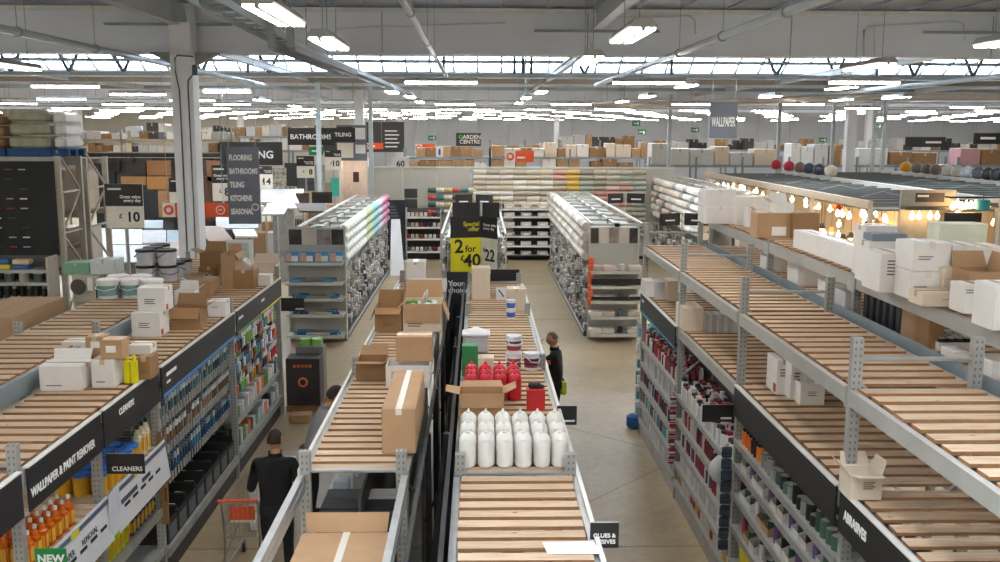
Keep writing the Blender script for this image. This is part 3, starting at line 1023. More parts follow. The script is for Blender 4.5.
# ================================================================ cartons
def carton(x0, x1, y0, y1, z, h, m, label, opn=False, tp=True, stick=None, inkp=None, tapem=None, rz=0.0, flaps='fblr', fang=None, group=None, inside=None, side=None, lid=None, flapm=None):
    """corrugated carton; front looks at -Y. opn: open top with hinged flaps; stick: paper label; inkp: printed lines"""
    cx, cy = (x0 + x1) / 2, (y0 + y1) / 2
    hx, hy = (x1 - x0) / 2, (y1 - y0) / 2
    t = thing('carton', label, 'box', (cx, cy, z), rz, group)
    if not opn:
        bo = link(boxm('body', m, -hx, hx, -hy, hy, 0, h, .006), 'body', parent=t)
        if tp:
            tm = tapem or tape
            if hy >= hx:
                link(boxm('tape', tm, -.025, .025, -hy - .001, hy + .001, h - .05, h + .0012), 'tape', parent=bo)
            else:
                mb = MB(); mb.box(-hx - .001, hx + .001, -.025, .025, h - .05, h + .0012)
                link(mb.mesh('tape', tm), 'tape', parent=bo)
    else:
        w = .008
        mb = MB()
        mb.box(-hx, hx, -hy, -hy + w, 0, h); mb.box(-hx, hx, hy - w, hy, 0, h)
        mb.box(-hx, -hx + w, -hy + w, hy - w, 0, h); mb.box(hx - w, hx, -hy + w, hy - w, 0, h)
        mb.box(-hx + w, hx - w, -hy + w, hy - w, 0, w)
        bo = link(mb.mesh('body', m), 'body', parent=t)
        fa = fang or {}
        fl = min(hx, hy) * .95
        for c in flaps:
            a = R(fa.get(c, {'f': -60, 'b': 75, 'l': 35, 'r': 35}[c]))
            if c in 'fb':
                s = -1 if c == 'f' else 1
                e = (0, s * math.cos(a) * fl, math.sin(a) * fl)
                mb = MB(); mb.quad((-hx, s * hy, h), (hx, s * hy, h), (hx - .02, s * hy + e[1], h + e[2]), (-hx + .02, s * hy + e[1], h + e[2]), t=.005)
            else:
                s = -1 if c == 'l' else 1
                e = (s * math.cos(a) * fl, 0, math.sin(a) * fl)
                mb = MB(); mb.quad((s * hx, -hy, h), (s * hx, hy, h), (s * hx + e[0], hy - .02, h + e[2]), (s * hx + e[0], -hy + .02, h + e[2]), t=.005)
            link(mb.mesh('flap', flapm or m), 'flap', parent=t)
        if inside:
            link(boxm('packing', inside, -hx + .01, hx - .01, -hy + .01, hy - .01, h * .5, h * .72), 'packing', parent=t)
    if stick:
        sx, sz, sw, sh = stick
        link(boxm('paper_label', paperl, -hx + sx * 2 * hx, -hx + (sx + sw) * 2 * hx, -hy - .002, -hy, sz * h, (sz + sh) * h), 'paper_label', parent=bo)
    if inkp:
        ix, iz, n = inkp
        for k in range(n):
            link(boxm('printed_line', printm, -hx + ix * 2 * hx, -hx + (ix + .38 - .06 * (k % 2)) * 2 * hx, -hy - .0015, -hy, (iz - k * .085) * h, (iz - k * .085 + .035) * h), 'printed_line', parent=bo)
    if side:
        s, mm = side
        link(boxm('side_print', mm, s * hx - (.0015 if s < 0 else 0), s * hx + (.0015 if s > 0 else 0), -hy * .9, -hy * .4, .06 * h, .3 * h), 'side_print', parent=bo)
    if lid:
        mb = MB(); mb.quad((-hx * .9, hy, h), (hx * .9, hy, h), (hx * .95, hy + .05, h + lid), (-hx * .95, hy + .05, h + lid), t=.006)
        link(mb.mesh('lid_flap', m), 'lid_flap', parent=t)
    return t


def cpx(px0, px1, yb, yt, Z, depth, m, label, Y=None, dx=0.0, **kw):
    """carton surveyed by its front face edges; Z = height of what it stands on, Y = front face (else found from its base line)"""
    if Y is None:
        Y = aZ((px0 + px1) / 2, yb, Z).y
    X0 = aY(px0, yb, Y).x + dx; X1 = aY(px1, yb, Y).x + dx
    h = aY((px0 + px1) / 2, yt, Y).z - Z
    carton(X0, X1, Y, Y + depth, Z, h, m, label, **kw)
    return (X0, X1, Y, Z + h)


DL, DLR, DC, DR2, DR1, DRR, DRM = 2.461, 2.651, 2.431, 3.181, 2.411, 3.581, 3.131
# ---- left rack
a = cpx(40, 82, 391, 366, DL, .30, wcard, 'large white carton with raised flap nearest on left rack', inkp=(.15, .2, 1), tp=True, lid=.10)
b = cpx(62, 88, 356, 342, DL, .22, wcard, 'white carton behind the large white carton on left rack', Y=aZ(60, 366, DL).y + .25, inkp=(.1, .6, 1))
b = cpx(92, 115, 388, 360, DL, .24, wcard, 'white carton under a brown carton, beside two yellow bottles', inkp=(.2, .2, 1))
cpx(101, 123, 360, 340, b[3] + .001, .2, card, 'small brown carton with white label stacked on white carton by yellow bottles', Y=b[2] + .02, stick=(.25, .35, .45, .35))
b2 = cpx(84, 108, 378, 356, DL, .2, cardd, 'brown carton standing behind the labelled cartons on left rack', Y=b[2] + .36)
cpx(86, 104, 356, 337, b2[3] + .001, .2, card, 'brown carton with white label stacked behind on left rack', Y=b[2] + .40, stick=(.3, .4, .5, .35))
b = cpx(138, 151, 380, 357, DL, .26, cardd, 'narrow brown display carton right of two yellow bottles', inkp=(.3, .4, 2))
cpx(129, 151, 357, 345, b[3] + .001, .2, wcard, 'white carton with tan lid on top of narrow brown display carton', Y=b[2] + .12)
b = cpx(132, 161, 337, 313, DL, .34, wcard, 'white carton at the bottom of the stack of two on left rack', inkp=(.25, .55, 3), side=(1, mat('red_print', (190, 50, 40), .5)))
cpx(138, 166, 312, 288, b[3] + .001, .30, wcard, 'white carton on top of the stack of two on left rack', Y=b[2] + .08, inkp=(.25, .5, 3), side=(1, MATS['red_print']))
cpx(171, 201, 330, 308, DL, .30, cardd, 'open brown carton with folded flap between white cartons on left rack', opn=True, fang={'f': -70, 'b': 80, 'l': 60, 'r': 20}, flaps='fbr')
cpx(175, 195, 306, 291, DL, .25, wcard, 'open white carton with pale items behind the open brown carton', opn=True, flaps='br', inside=paperl)
cpx(208, 226, 317, 301, DL, .24, wcard, 'white carton nearest the fascia beside post on left rack', inkp=(.2, .6, 1))
cpx(185, 211, 296, 281, DL, .5, card, 'wide tan carton lying behind the open white carton', tp=True)
b = cpx(199, 219, 284, 267, DL, .34, cardd, 'brown carton at the bottom of the tall brown stack by the column')
b = cpx(200, 222, 267, 253, b[3] + .001, .34, cardd, 'open brown carton on top of the tall brown stack by the column', Y=b[2] + .02, opn=True, flaps='lbr', fang={'l': 20, 'r': -50, 'b': 70})
cpx(222, 236, 289, 254, DL, .5, card, 'tall brown carton standing right of the tall brown stack', opn=True, flaps='br', fang={'r': -60, 'b': 85})
cpx(233, 254, 289, 270, DL, .4, cardd, 'large plain brown carton near the far end of left rack')
cpx(255, 271, 286, 275, DL, .2, wcard, 'small white carton at the far corner of left rack beside the plain brown carton')
cpx(250, 276, 277, 265, DL, .34, ccard, 'cream open carton at the far end of left rack', opn=True, flaps='lb')

# long brown carton lying on the rear deck at far left, with plastic film
carton(-6.45, -5.72, 11.6, 13.1, 2.412, .3, card, 'long brown carton lying by the rear left rack at the photo edge', stick=(.3, .4, .15, .3))

# ---- central left rack
b = cpx(386, 430, 388, 366, DC, .35, wcard, 'open white carton with printed lines under a brown carton, central rack', opn=True, flaps='', inkp=(.12, .7, 4))
cpx(396, 432, 362, 337, b[3] + .001, .28, card, 'plain brown carton perched on the open white carton, central rack', Y=b[2] + .18, inkp=None)
cpx(356, 386, 380, 362, DC, .34, cardd, 'open brown carton with dark raised lid at left edge of central rack', opn=True, flaps='bf', fang={'b': 30, 'f': 5})
cpx(375, 402, 332, 308, DC, .45, cardd, 'open brown carton with crumpled front flap on central rack', opn=True, flaps='fblr', fang={'f': -20, 'b': 88, 'l': -70, 'r': 80}, inkp=(.3, .35, 2))
b = cpx(403, 442, 332, 304, DC, .5, ccard, 'large open carton full of green and white packets, central rack', opn=True, flaps='fblr', fang={'f': -85, 'b': 85, 'l': -50, 'r': -70}, inkp=(.12, .45, 4), flapm=card)
BIGC = b
cpx(382, 416, 454, 409, DC, 1.25, card, 'long brown carton taped with pale tape lying along central rack', tapem=tapew)
cpx(406, 425, 284, 262, DC, .4, wcard, 'white upright carton at the far end of the central left rack', tp=True)
cpx(408, 446, 292, 282, DC, .4, wcard, 'low white tray carton behind the carton of green packets', opn=True, flaps='')
# big carton in the near bay on the lower deck
carton(-1.26, -.62, 5.55, 6.50, 1.592, .55, card, 'very large brown carton with raised back flap in the near bay', opn=False, tapem=tapew, lid=.13)

# ---- central right rack
b = cpx(459, 504, 418, 394, DC, .26, card, 'open torn brown carton in front of the red bottles', opn=True, flaps='fblr', fang={'f': -75, 'b': 12, 'l': 12, 'r': 25})
cpx(478, 494, 377, 358, DC, .18, ccard, 'small cream carton with black oval beside tall green carton', tp=False)
gbox = mat('green_carton', (46, 132, 72), .5, 0, .08, 10)
cpx(462, 478, 377, 346, DC, .16, gbox, 'tall green carton standing behind the red bottles', tp=False, inkp=(.3, .6, 4))
cpx(472, 490, 300, 268, DC, .3, ccard, 'tall cream carton with two dark hand holes, central rack', tp=False)
cpx(507, 526, 311, 289, DC, .28, ccard, 'cream carton near the far right edge of central rack', tp=True)
redm = mat('red_carton', (196, 40, 44), .5, 0, .05, 8)
b = cpx(527, 545, 411, 390, DC, .14, redm, 'red display carton with black tool on top, central rack', tp=False, inkp=None)
REDB = b

# ---- right rack lower deck
cpx(683, 703, 331, 308, DR1, .5, ccard, 'cream carton left of the row of grey packs on lower right deck', tp=False)
cpx(776, 792, 395, 360, DR1, .34, wcard, 'white carton with red print, left of the white group on lower right deck', side=(-1, MATS['red_print']), inkp=(.2, .7, 3))
cpx(790, 806, 398, 363, DR1, .30, wcard, 'white carton standing in the middle of white group, lower right deck', inkp=(.2, .7, 3), Y=aZ(790, 400, DR1).y)
cpx(800, 824, 405, 384, DR1, .26, wcard, 'low open white carton in front of white group, lower right deck', opn=True, flaps='b', fang={'b': 60}, inkp=(.3, .6, 3))
cpx(850, 881, 500, 476, DR1, .22, ccard, 'open cream carton with torn flaps on nearest lower right deck', opn=True, flaps='fblr', fang={'b': 60, 'l': 50, 'r': 70, 'f': 10}, inkp=(.4, .7, 4))
for k, (x0, x1, yb, yt, lab) in enumerate(((645, 655, 297, 281, 'white carton at the far end of lower right deck'), (656, 666, 299, 282, 'grey packet carton second from far end of lower right deck'), (667, 678, 301, 281, 'beige carton third from far end of lower right deck'))):
    cpx(x0, x1, yb, yt, DR1, .35, (wcard, gcard, ccard)[k], lab, tp=False)
gp_m = MB(); gp_m.cbox(-.012, .012, -.12, .12, 0, .24, .003)
gpk = Proto('flat_pack', 'pack', [('flat_pack', gp_m.mesh('flat_pack', multi('grey_packs', [(206, 204, 202), (190, 184, 180), (222, 220, 216), (178, 172, 166)])))])
p0 = aZ(704, 333, DR1)
for k in range(14):
    gpk.put('thin grey flat pack standing in the row on lower right deck', (p0.x + .03 + k * .031, p0.y + .14, DR1), 0, 'grey flat packs on lower right deck')
# ---- right rear rack, upper deck
cpx(852, 874, 269, 248, DRR, 1.9, wcard, 'long white carton lying along the high right deck', tp=True, tapem=tapew)
b = cpx(879, 912, 293, 254, DRR, .4, wcard, 'tall white carton with small print in front of flat cartons, high right deck', tapem=tapew, inkp=(.2, .8, 5))
b = cpx(868, 912, 262, 242, DRR, .3, wcard, 'flat white carton under blue grey carton, high right deck', Y=b[2] + .55)
b3 = cpx(872, 907, 242, 234, b[3] + .001, .22, mat('blue_grey_carton', (120, 134, 146), .6), 'flat blue grey carton lying on a white carton, high right deck', Y=b[2] + .05, tp=False)
cpx(864, 896, 258, 226, DRR, .3, wcard, 'white carton behind the blue grey carton, high right deck', Y=b[2] + .42)
b = cpx(910, 943, 300, 272, DRR, .34, wcard, 'lower white carton of the stack of two beside tall white carton', inkp=(.1, .45, 4), tapem=tapew)
cpx(912, 950, 272, 243, b[3] + .001, .36, wcard, 'upper white carton of the stack of two beside tall white carton', Y=b[2] + .02, inkp=(.15, .5, 2), tapem=tapew)
b = cpx(949, 974, 285, 245, DRR, .34, wcard, 'white carton immediately right of the stack of two, high right deck', Y=b[2] + .12, inkp=(.4, .6, 3), tapem=tapew)
b = cpx(969, 1004, 283, 247, DRR, .34, wcard, 'white carton with side print near the right photo edge, high deck', Y=b[2] + .02, inkp=(.1, .55, 5), tapem=tapew)
cpx(937, 985, 262, 224, DRR, .24, mat('pale_green_carton', (218, 222, 204), .6), 'pale greenish carton standing behind the white cartons, high right deck', Y=b[2] + .5, tp=False)
b = cpx(922, 961, 307, 293, DRR, .26, ccard, 'flat cream carton lying in front of white stack, high right deck', inkp=(.5, .5, 1))
b = cpx(942, 962, 296, 280, DRR, .14, ccard, 'small cream carton below its twin in front of white cartons, high right deck', Y=b[2] + .27, tp=False)
cpx(943, 966, 280, 268, b[3] + .001, .14, ccard, 'small cream carton stacked on its twin in front of white cartons', Y=b[2], tp=False)
cpx(963, 991, 314, 285, DRR, .24, wcard, 'white carton standing before the open brown carton, high right deck', inkp=(.05, .8, 2))
cpx(968, 1004, 300, 272, DRR, .3, card, 'open brown carton between white cartons at right edge, high deck', Y=aZ(977, 314, DRR).y + .28, opn=True, flaps='br', fang={'b': 70, 'r': 80})
cpx(992, 1022, 331, 286, DRR, .3, wcard, 'white carton cut by the right edge of the photo, high deck', tp=True)
b = cpx(705, 735, 224, 207, DRR, .5, wcard, 'lower white carton of the pair at the far end of high right deck', tapem=tapew)
cpx(705, 736, 207, 190, b[3] + .001, .5, wcard, 'upper white carton of the pair at the far end of high right deck', Y=b[2] + .01, tapem=tapew)
cpx(736, 775, 225, 197, DRR, .5, wcard, 'wide white carton leaning beside the pair, far end of high right deck', tapem=tapew, Y=b[2] - .15)
cpx(747, 758, 227, 208, DRR, .2, wcard, 'narrow white carton in front of wide white carton, high right deck', Y=b[2] - .5)
b = cpx(757, 793, 238, 213, DRR, .34, card, 'brown carton with white label under an open white carton, high right deck', stick=(.4, .1, .4, .35))
cpx(775, 794, 213, 203, b[3] + .001, .3, wcard, 'open white carton with folded lid on top of brown carton', Y=b[2] + .01, opn=True, flaps='bl')
cpx(793, 819, 239, 213, DRR, .34, cardd, 'plain brown carton right of the labelled brown carton, high right deck', tp=True)
# ---- right rear rack, middle deck
for (x0, x1, yb, yt, d, m, lab) in ((743, 760, 272, 258, .4, wcard, 'white carton under the high right deck at its far end'), (765, 792, 286, 262, .4, wcard, 'wide white carton under the high right deck near its far end'),
                                    (800, 826, 301, 283, .35, wcard, 'white wrapped carton under the high right deck behind post'), (836, 852, 309, 292, .3, gcard, 'grey carton under the high right deck beside dark packs'),
                                    (903, 916, 343, 315, .3, card, 'narrow brown carton under the high right deck beside black packs'), (918, 934, 349, 318, .3, cardd, 'brown carton behind a tray of cans under the high right deck'),
                                    (971, 1000, 380, 362, .3, wcard, 'white carton with yellow mark under the high right deck at photo edge'), (945, 962, 362, 352, .24, wcard, 'small white carton right of the tray of cans')):
    Y = aZ((x0 + x1) / 2, yb, DRM).y
    X0 = max(aY(x0, yb, Y).x, 3.93); X1 = X0 + (x1 - x0) / F_PX * Y
    carton(X0, X1, Y, Y + d, DRM, min(.40, aY(x0, yt, Y).z - DRM), m, lab, tp=False)
dk = MB(); dk.cbox(-.06, .06, -.05, .05, 0, .3, .012)
dkp = Proto('dark_pack', 'pack', [('dark_pack', dk.mesh('dark_pack', mat('dark_pack', (34, 36, 44), .4, 0, .2, 14, rnd=.3)))])
for k in range(6):
    for j in range(2):
        p = (3.98 + j * .16, 8.62 + k * .15, DRM)
        dkp.put('dark navy pack standing under the high right deck', p, 0, 'dark packs under the high right deck')
cn = MB(); cn.lathe([(.032, 0), (.034, .01), (.034, .09), (.03, .1)], 10, ms=[0, 1, 0])
can_s = Proto('tin_can', 'can', [('tin_can', cn.mesh('tin_can', [galv, blackm], True))])
p = aZ(932, 352, DRM)
tray_o = thing('carton_tray', 'open white tray of small dark cans under the high right deck', 'tray', (4.2, p.y + .2, DRM))
mb = MB(); mb.box(-.2, .2, -.15, .15, 0, .008); mb.box(-.2, .2, -.15, -.14, .008, .07); mb.box(-.2, .2, .14, .15, .008, .07); mb.box(-.2, -.19, -.14, .14, .008, .07); mb.box(.19, .2, -.14, .14, .008, .07)
link(mb.mesh('tray_body', wcard), 'tray_body', parent=tray_o)
for i in range(5):
    for j in range(3):
        can_s.put('small dark can standing in the open white tray', (4.2 - .15 + i * .074, p.y + .2 - .09 + j * .085, DRM + .0085), 0, 'cans in the white tray')

# ================================================================ bottles and tubs
wpl = mat('white_plastic', (232, 230, 224), .35, 0, .02, 6)
rpl = mat('red_plastic', (206, 34, 54), .35, 0, .04, 6)


def jug_proto(name, m, r, h, nm, dp=1.75):
    body = MB(); body.lathe([(r * .86, 0), (r, h * .04), (r, h * .66), (r * .93, h * .76), (r * .66, h * .84), (r * .32, h * .885)], 20, sy=dp)
    cap = MB(); cap.lathe([(r * .30, h * .875), (r * .30, h * .92), (r * .15, h * .95), (r * .10, h * 1.0)], 12)
    ring = MB(); ring.tube([(-r * .3, -r * .88 * dp, h * .75), (-r * .26, -r * .93 * dp, h * .79), (r * .26, -r * .93 * dp, h * .79), (r * .3, -r * .88 * dp, h * .75)], r * .07, 5)
    return Proto(name, 'bottle', [('body', body.mesh('body', m, True)), ('nozzle_cap', cap.mesh('cap', m, True)), ('grip', ring.mesh('grip', m, True))])


jug = jug_proto('plastic_bottle', wpl, .069, .285, 'white')
p = aZ(512, 469, DC)
names_r = ('front', 'middle', 'back')
ORD = ('first', 'second', 'third', 'fourth', 'fifth', 'sixth', 'seventh', 'eighth', 'ninth', 'tenth')
for r_ in range(3):
    for c in range(6):
        jug.put('white plastic nozzle bottle, %s from left in the %s row of white bottles' % (ORD[c], names_r[r_]), (-.075 + c * .1435, p.y + .12 + r_ * .27, DC), random.uniform(-.1, .1), 'white nozzle bottles')
rj = jug_proto('plastic_bottle', rpl, .066, .29, 'red', 1.0)
for r_ in range(3):
    for c in range(4):
        rj.put('red plastic nozzle bottle, %s from left in the %s row of red bottles' % (ORD[c], names_r[r_]), (-.06 + c * .14, 8.92 + r_ * .19, DC), random.uniform(-.1, .1), 'red nozzle bottles')
# yellow bottles on the left rack
ypl = mat('yellow_plastic', (226, 216, 20), .35, 0, .03, 6)
bb = MB(); bb.cbox(-.032, .032, -.03, .03, 0, .24, .01)
bc = MB(); bc.lathe([(.016, .24), (.02, .25), (.02, .285), (.014, .295)], 10)
yb_ = Proto('plastic_bottle', 'bottle', [('body', bb.mesh('body', ypl)), ('cap', bc.mesh('cap', ypl, True))])
p = aZ(127, 384, DL); yb_.put('bright yellow bottle, left one of the pair on left rack', (p.x, p.y + .03, DL), 0, 'yellow bottle pair')
p2 = aZ(134, 384, DL); yb_.put('bright yellow bottle, right one of the pair on left rack', (p2.x, p.y + .03, DL), 0, 'yellow bottle pair')


def tub_proto(name, body_m, lid_m, r, h, band=None, sq=True, handle=True):
    parts = []
    mb = MB(); mb.lathe([(r * .88, 0), (r * .98, h * .82), (r * .98, h * .86)], 16)
    parts.append(('body', mb.mesh('body', body_m, True)))
    mb = MB(); mb.lathe([(r * 1.04, h * .84), (r * 1.05, h * .95), (r * .98, h), (r * .8, h * .985)], 16)
    parts.append(('lid', mb.mesh('lid', lid_m, True)))
    if band:
        mb = MB(); mb.lathe([(r * .905, h * .16), (r * .975, h * .70)], 16, cap=False)
        parts.append(('printed_band', mb.mesh('band', band, True)))
    if handle:
        mb = MB(); mb.tube([(-r, 0, h * .78), (-r * .9, -r * .75, h * .55), (0, -r * 1.12, h * .45), (r * .9, -r * .75, h * .55), (r, 0, h * .78)], .006, 5)
        parts.append(('handle', mb.mesh('handle', lid_m, True)))
    return Proto(name, 'tub', parts)


bandb = multi('navy_label', [(40, 44, 84), (48, 52, 96), (226, 222, 226), (160, 60, 60)], .4, 4, 0, 2)
lidl = mat('lilac_lid', (214, 214, 226), .35)
tub = tub_proto('plastic_tub', wpl, lidl, .085, .19, bandb)
p = aZ(514, 371, DC)
tub.put('white tub with navy label, bottom of the stack of two on central rack', (p.x, p.y + .08, DC), 0, 'navy label tubs')
tub.put('white tub with navy label, top of the stack of two on central rack', (p.x, p.y + .08, DC + .191), .4, 'navy label tubs')
p = aZ(533.5, 371, DC)
tub.put('white tub with navy label standing alone at the aisle edge, central rack', (p.x - .02, p.y + .08, DC), .8, 'navy label tubs')
tubs = tub_proto('plastic_tub', wpl, lidl, .065, .13, mat('blue_band', (70, 110, 190), .4), handle=False)
p = aZ(511, 319, DC)
tubs.put('small white and blue tub, lower of two beside the cream carton', (p.x, p.y + .06, DC), 0)
tubs.put('small white and blue tub, upper of two beside the cream carton', (p.x, p.y + .06, DC + .131), 0)
# clear storage box with a rag on top
p = aZ(476, 354, DC)
sb = thing('storage_box', 'translucent storage box with a crumpled white rag on its lid', 'storage box', (p.x, p.y + .15, DC))
link(boxm('body', mat('translucent_plastic', (188, 186, 196), .3), -.15, .15, -.13, .13, 0, .2, .02), 'body', parent=sb)
link(boxm('lid', lidl, -.165, .165, -.145, .145, .2, .235, .012), 'lid', parent=sb)
mb = MB(); mb.lathe([(.1, .235), (.085, .26), (.05, .275), (.02, .29)], 9, sx=1.3, sy=.8)
link(mb.mesh('rag', white, True), 'rag', parent=sb)
# black tool on the red display carton
tl = thing('black_tool', 'black hand tool lying on the red display carton', 'tool', ((REDB[0] + REDB[1]) / 2, REDB[2] + .07, REDB[3] + .001))
link(boxm('tool_body', blackm, -.07, .05, -.03, .03, 0, .05, .012), 'tool_body', parent=tl)
link(boxm('tool_handle', blackm, .02, .08, -.025, .025, 0, .03, .01), 'tool_handle', parent=tl)
# packets in the large open carton
pk = MB(); pk.cbox(-.05, .05, -.04, .04, 0, .07, .02)
pkme = pk.mesh('packet', multi('packets', [(70, 140, 60), (228, 228, 222), (232, 232, 228), (96, 150, 70)]))
for k in range(12):
    o = link(pkme, 'packet', (BIGC[0] + .06 + (k % 6) * .065, BIGC[2] + .12 + (k // 6) * .2, BIGC[3] - .1 + random.uniform(0, .03)), (random.uniform(-.4, .4), random.uniform(-.4, .4), random.uniform(0, 3)))
    tag(o, 'small green and white packet heaped in the large open carton', 'packet', 'packets in the open carton')
mb = MB(); mb.lathe([(.03, 0), (.034, .03), (.03, .16), (.012, .19), (.012, .22)], 10)
tag(link(mb.mesh('spray_bottle', wpl, True), 'spray_bottle', ((BIGC[0] + BIGC[1]) / 2, BIGC[2] + .3, BIGC[3] - .03), (.5, .3, 0)), 'white bottle lying on the packets in the large open carton', 'bottle')

# white tubs and black lidded buckets on the far end of the rear left rack
tealb = mat('teal_label', (120, 160, 166), .4, 0, .06, 8)
wt = tub_proto('plastic_bucket', wpl, wpl, .15, .27, tealb)
for k, (x, y) in enumerate(((-5.21, 13.35), (-4.9, 13.4), (-4.59, 13.35), (-5.2, 13.72), (-4.88, 13.74))):
    wt.put('white bucket with teal label, %s on the rear left rack' % ('nearest left', 'nearest middle', 'nearest right beside the white cartons', 'back left', 'back middle')[k], (x, y, DLR), 0, 'teal label buckets')
bkt = tub_proto('plastic_bucket', mat('grey_bucket', (196, 198, 204), .35), blackm, .15, .25, None)
for k, (x, y, lv) in enumerate(((-5.2, 14.9, 0), (-4.88, 14.92, 0), (-5.2, 15.25, 0), (-4.87, 15.27, 0), (-5.2, 15.6, 0), (-4.86, 15.6, 0), (-5.2, 14.9, 1), (-4.88, 14.92, 1), (-5.2, 15.25, 1), (-5.2, 15.6, 1))):
    bkt.put('pale bucket with black lid, %s of the stacked group on rear left rack' % ORD[k], (x, y, DLR + lv * .251), k * .7, 'black lidded buckets')
# flat items: paper sheet on the near deck, blue packets
mb = MB(); mb.quad((-.17, -.08, .004), (.17, -.08, .004), (.13, .09, .008), (-.19, .09, .003), t=.003)
p = aZ(572, 549, DC)
tag(link(mb.mesh('paper_sheet', white), 'paper_sheet', (.60, p.y, DC + .003), (0, 0, 0)), 'white paper sheet lying at the edge of the nearest central deck', 'paper')
# ================================================================ goods on the left rack
def bottle_proto(name, m, capm, labm, w, d, h, cat='bottle'):
    mb = MB(); mb.cbox(-w / 2, w / 2, -d / 2, d / 2, 0, h * .68, .012)
    mb.lathe([(w * .40, h * .66), (w * .34, h * .76), (w * .2, h * .84), (w * .17, h * .9)], 10)
    parts = [('body', mb.mesh('body', m))]
    mb = MB(); mb.lathe([(w * .22, h * .88), (w * .22, h * .98), (w * .16, h)], 10)
    parts.append(('cap', mb.mesh('cap', capm, True)))
    if labm:
        mb = MB(); mb.box(-w * .38, w * .38, -d / 2 - .0015, d / 2 + .0015, h * .14, h * .52); mb.box(-w / 2 - .0015, w / 2 + .0015, -d * .36, d * .36, h * .14, h * .52)
        parts.append(('printed_label', mb.mesh('label', labm)))
    return Proto(name, cat, parts)


amber = mat('amber_liquid', (206, 96, 20), .2, 0, .06, 8)
ob_ = bottle_proto('remover_bottle', amber, wpl, mat('yellow_label', (226, 168, 50), .5, 0, .1, 20), .07, .075, .29)
for r_ in range(7):
    for c in range(4):
        if r_ > 4 and c > 1: continue
        ob_.put('orange remover bottle with white cap in the block under the left fascia', (LX1 - .075 - c * .092, 7.14 + r_ * .125, 1.601), random.uniform(-.2, .2), 'orange remover bottles')
clr = bottle_proto('clear_bottle', mat('clear_bottle', (150, 140, 130), .2), wpl, None, .07, .07, .25)
for c in range(2):
    for r_ in range(4):
        clr.put('clear bottle with pale cap at the left photo edge', (LX1 - .1 - c * .1, 6.2 + r_ * .15, 1.601), 0, 'clear bottles at left edge')
ylb = mat('yellow_tub', (222, 168, 40), .4, 0, .05, 8)
blid = mat('blue_lid', (40, 110, 200), .4)
tubb = tub_proto('cleaner_tub', ylb, blid, .075, .22, None, handle=False)
for r_ in range(6):
    for c in range(3):
        tubb.put('yellow cleaner tub with blue lid on the shelf under left fascia', (LX1 - .1 - c * .17, 8.62 + r_ * .165, 1.601), 0, 'blue lidded tubs')
spb = bottle_proto('spray_cleaner', mat('cream_bottle', (226, 214, 180), .4), mat('black_cap', (30, 30, 30), .4), mat('amber_label', (220, 170, 40), .5), .08, .06, .36)
for r_ in range(3):
    spb.put('cream spray bottle with black cap at the end of cleaner shelf', (LX1 - .09, 9.62 + r_ * .13, 1.601), 0, 'cream spray bottles')
lim = bottle_proto('lime_bottle', mat('lime_plastic', (196, 214, 40), .35), wpl, mat('amber_label', (220, 170, 40), .5), .085, .07, .30)
for r_ in range(6):
    for c in range(2):
        lim.put('lime green cleaner bottle on the lower left shelf', (LX1 - .1 - c * .13, 8.55 + r_ * .12, .881), 0, 'lime bottles')
gdb = bottle_proto('dark_bottle', mat('slate_plastic', (70, 74, 90), .4), mat('black_cap', (30, 30, 30), .4), mat('amber_label', (220, 170, 40), .5), .08, .07, .28)
for r_ in range(6):
    gdb.put('slate bottle with amber label on the lower left shelf', (LX1 - .1, 9.32 + r_ * .115, .881), 0, 'slate bottles')
pt = tub_proto('filler_tub', wpl, mat('grey_lid', (180, 186, 186), .4), .1, .2, None, handle=False)
for r_ in range(5):
    pt.put('pale filler tub with grey lid on the lower left shelf', (LX1 - .13, 7.15 + r_ * .26, .881), 0, 'filler tubs')
# white information boards along the bottle shelf
ib_m = mat('info_board', (226, 228, 232), .5, 0, .02, 5)
for (a, b2) in ((7.05, 8.38), (8.52, 10.0)):
    t = thing('information_board', 'white printed information board along the %s bottle shelf at left' % ('nearer' if a < 8 else 'further'), 'board', (LX1 + .06, a, 1.26))
    mb = MB(); mb.quad((.05, 0, 0), (.05, b2 - a, 0), (0, b2 - a, .42), (0, 0, .42), t=.008)
    link(mb.mesh('board', ib_m), 'board', parent=t)
    link(boxm('price_rail', mat('price_rail', (90, 100, 124), .4), .012, .02, .02, b2 - a - .02, .36, .40), 'price_rail', parent=t)
    link(boxm('yellow_ticket', yellow, .02, .023, .5, .66, .355, .405), 'yellow_ticket', parent=t)
    for k in range(5):
        mb = MB(); mb.quad((.052 - .02 - .0, .2 + k * .22, .17), (.032, .34 + k * .22, .17), (.027, .34 + k * .22, .2), (.027, .2 + k * .22, .2), t=.002)
        link(mb.mesh('printed_line', inkb), 'printed_line', parent=t)
    for wd, off in ((('WALLPAPER', .1), ('REMOVAL', .66)) if a < 8 else (('~~~~~~~~~', .1), ('~~~~~', .66))):
        link(text_mesh(wd, .075, mat('slate_ink', (70, 78, 96), .6), .002), 'lettering', (.042, off, .235), (math.pi / 2 - .12, 0, math.pi / 2), t)
lf = thing('leaflet', 'pale leaflet hung over the white information boards', 'leaflet', (LX1 + .10, 8.30, 1.28))
mb = MB(); mb.quad((0, 0, 0), (.02, .2, .03), (0, .28, .46), (0, .02, .42), t=.006)
link(mb.mesh('sheet', mat('leaflet_paper', (214, 218, 230), .6)), 'sheet', parent=lf)


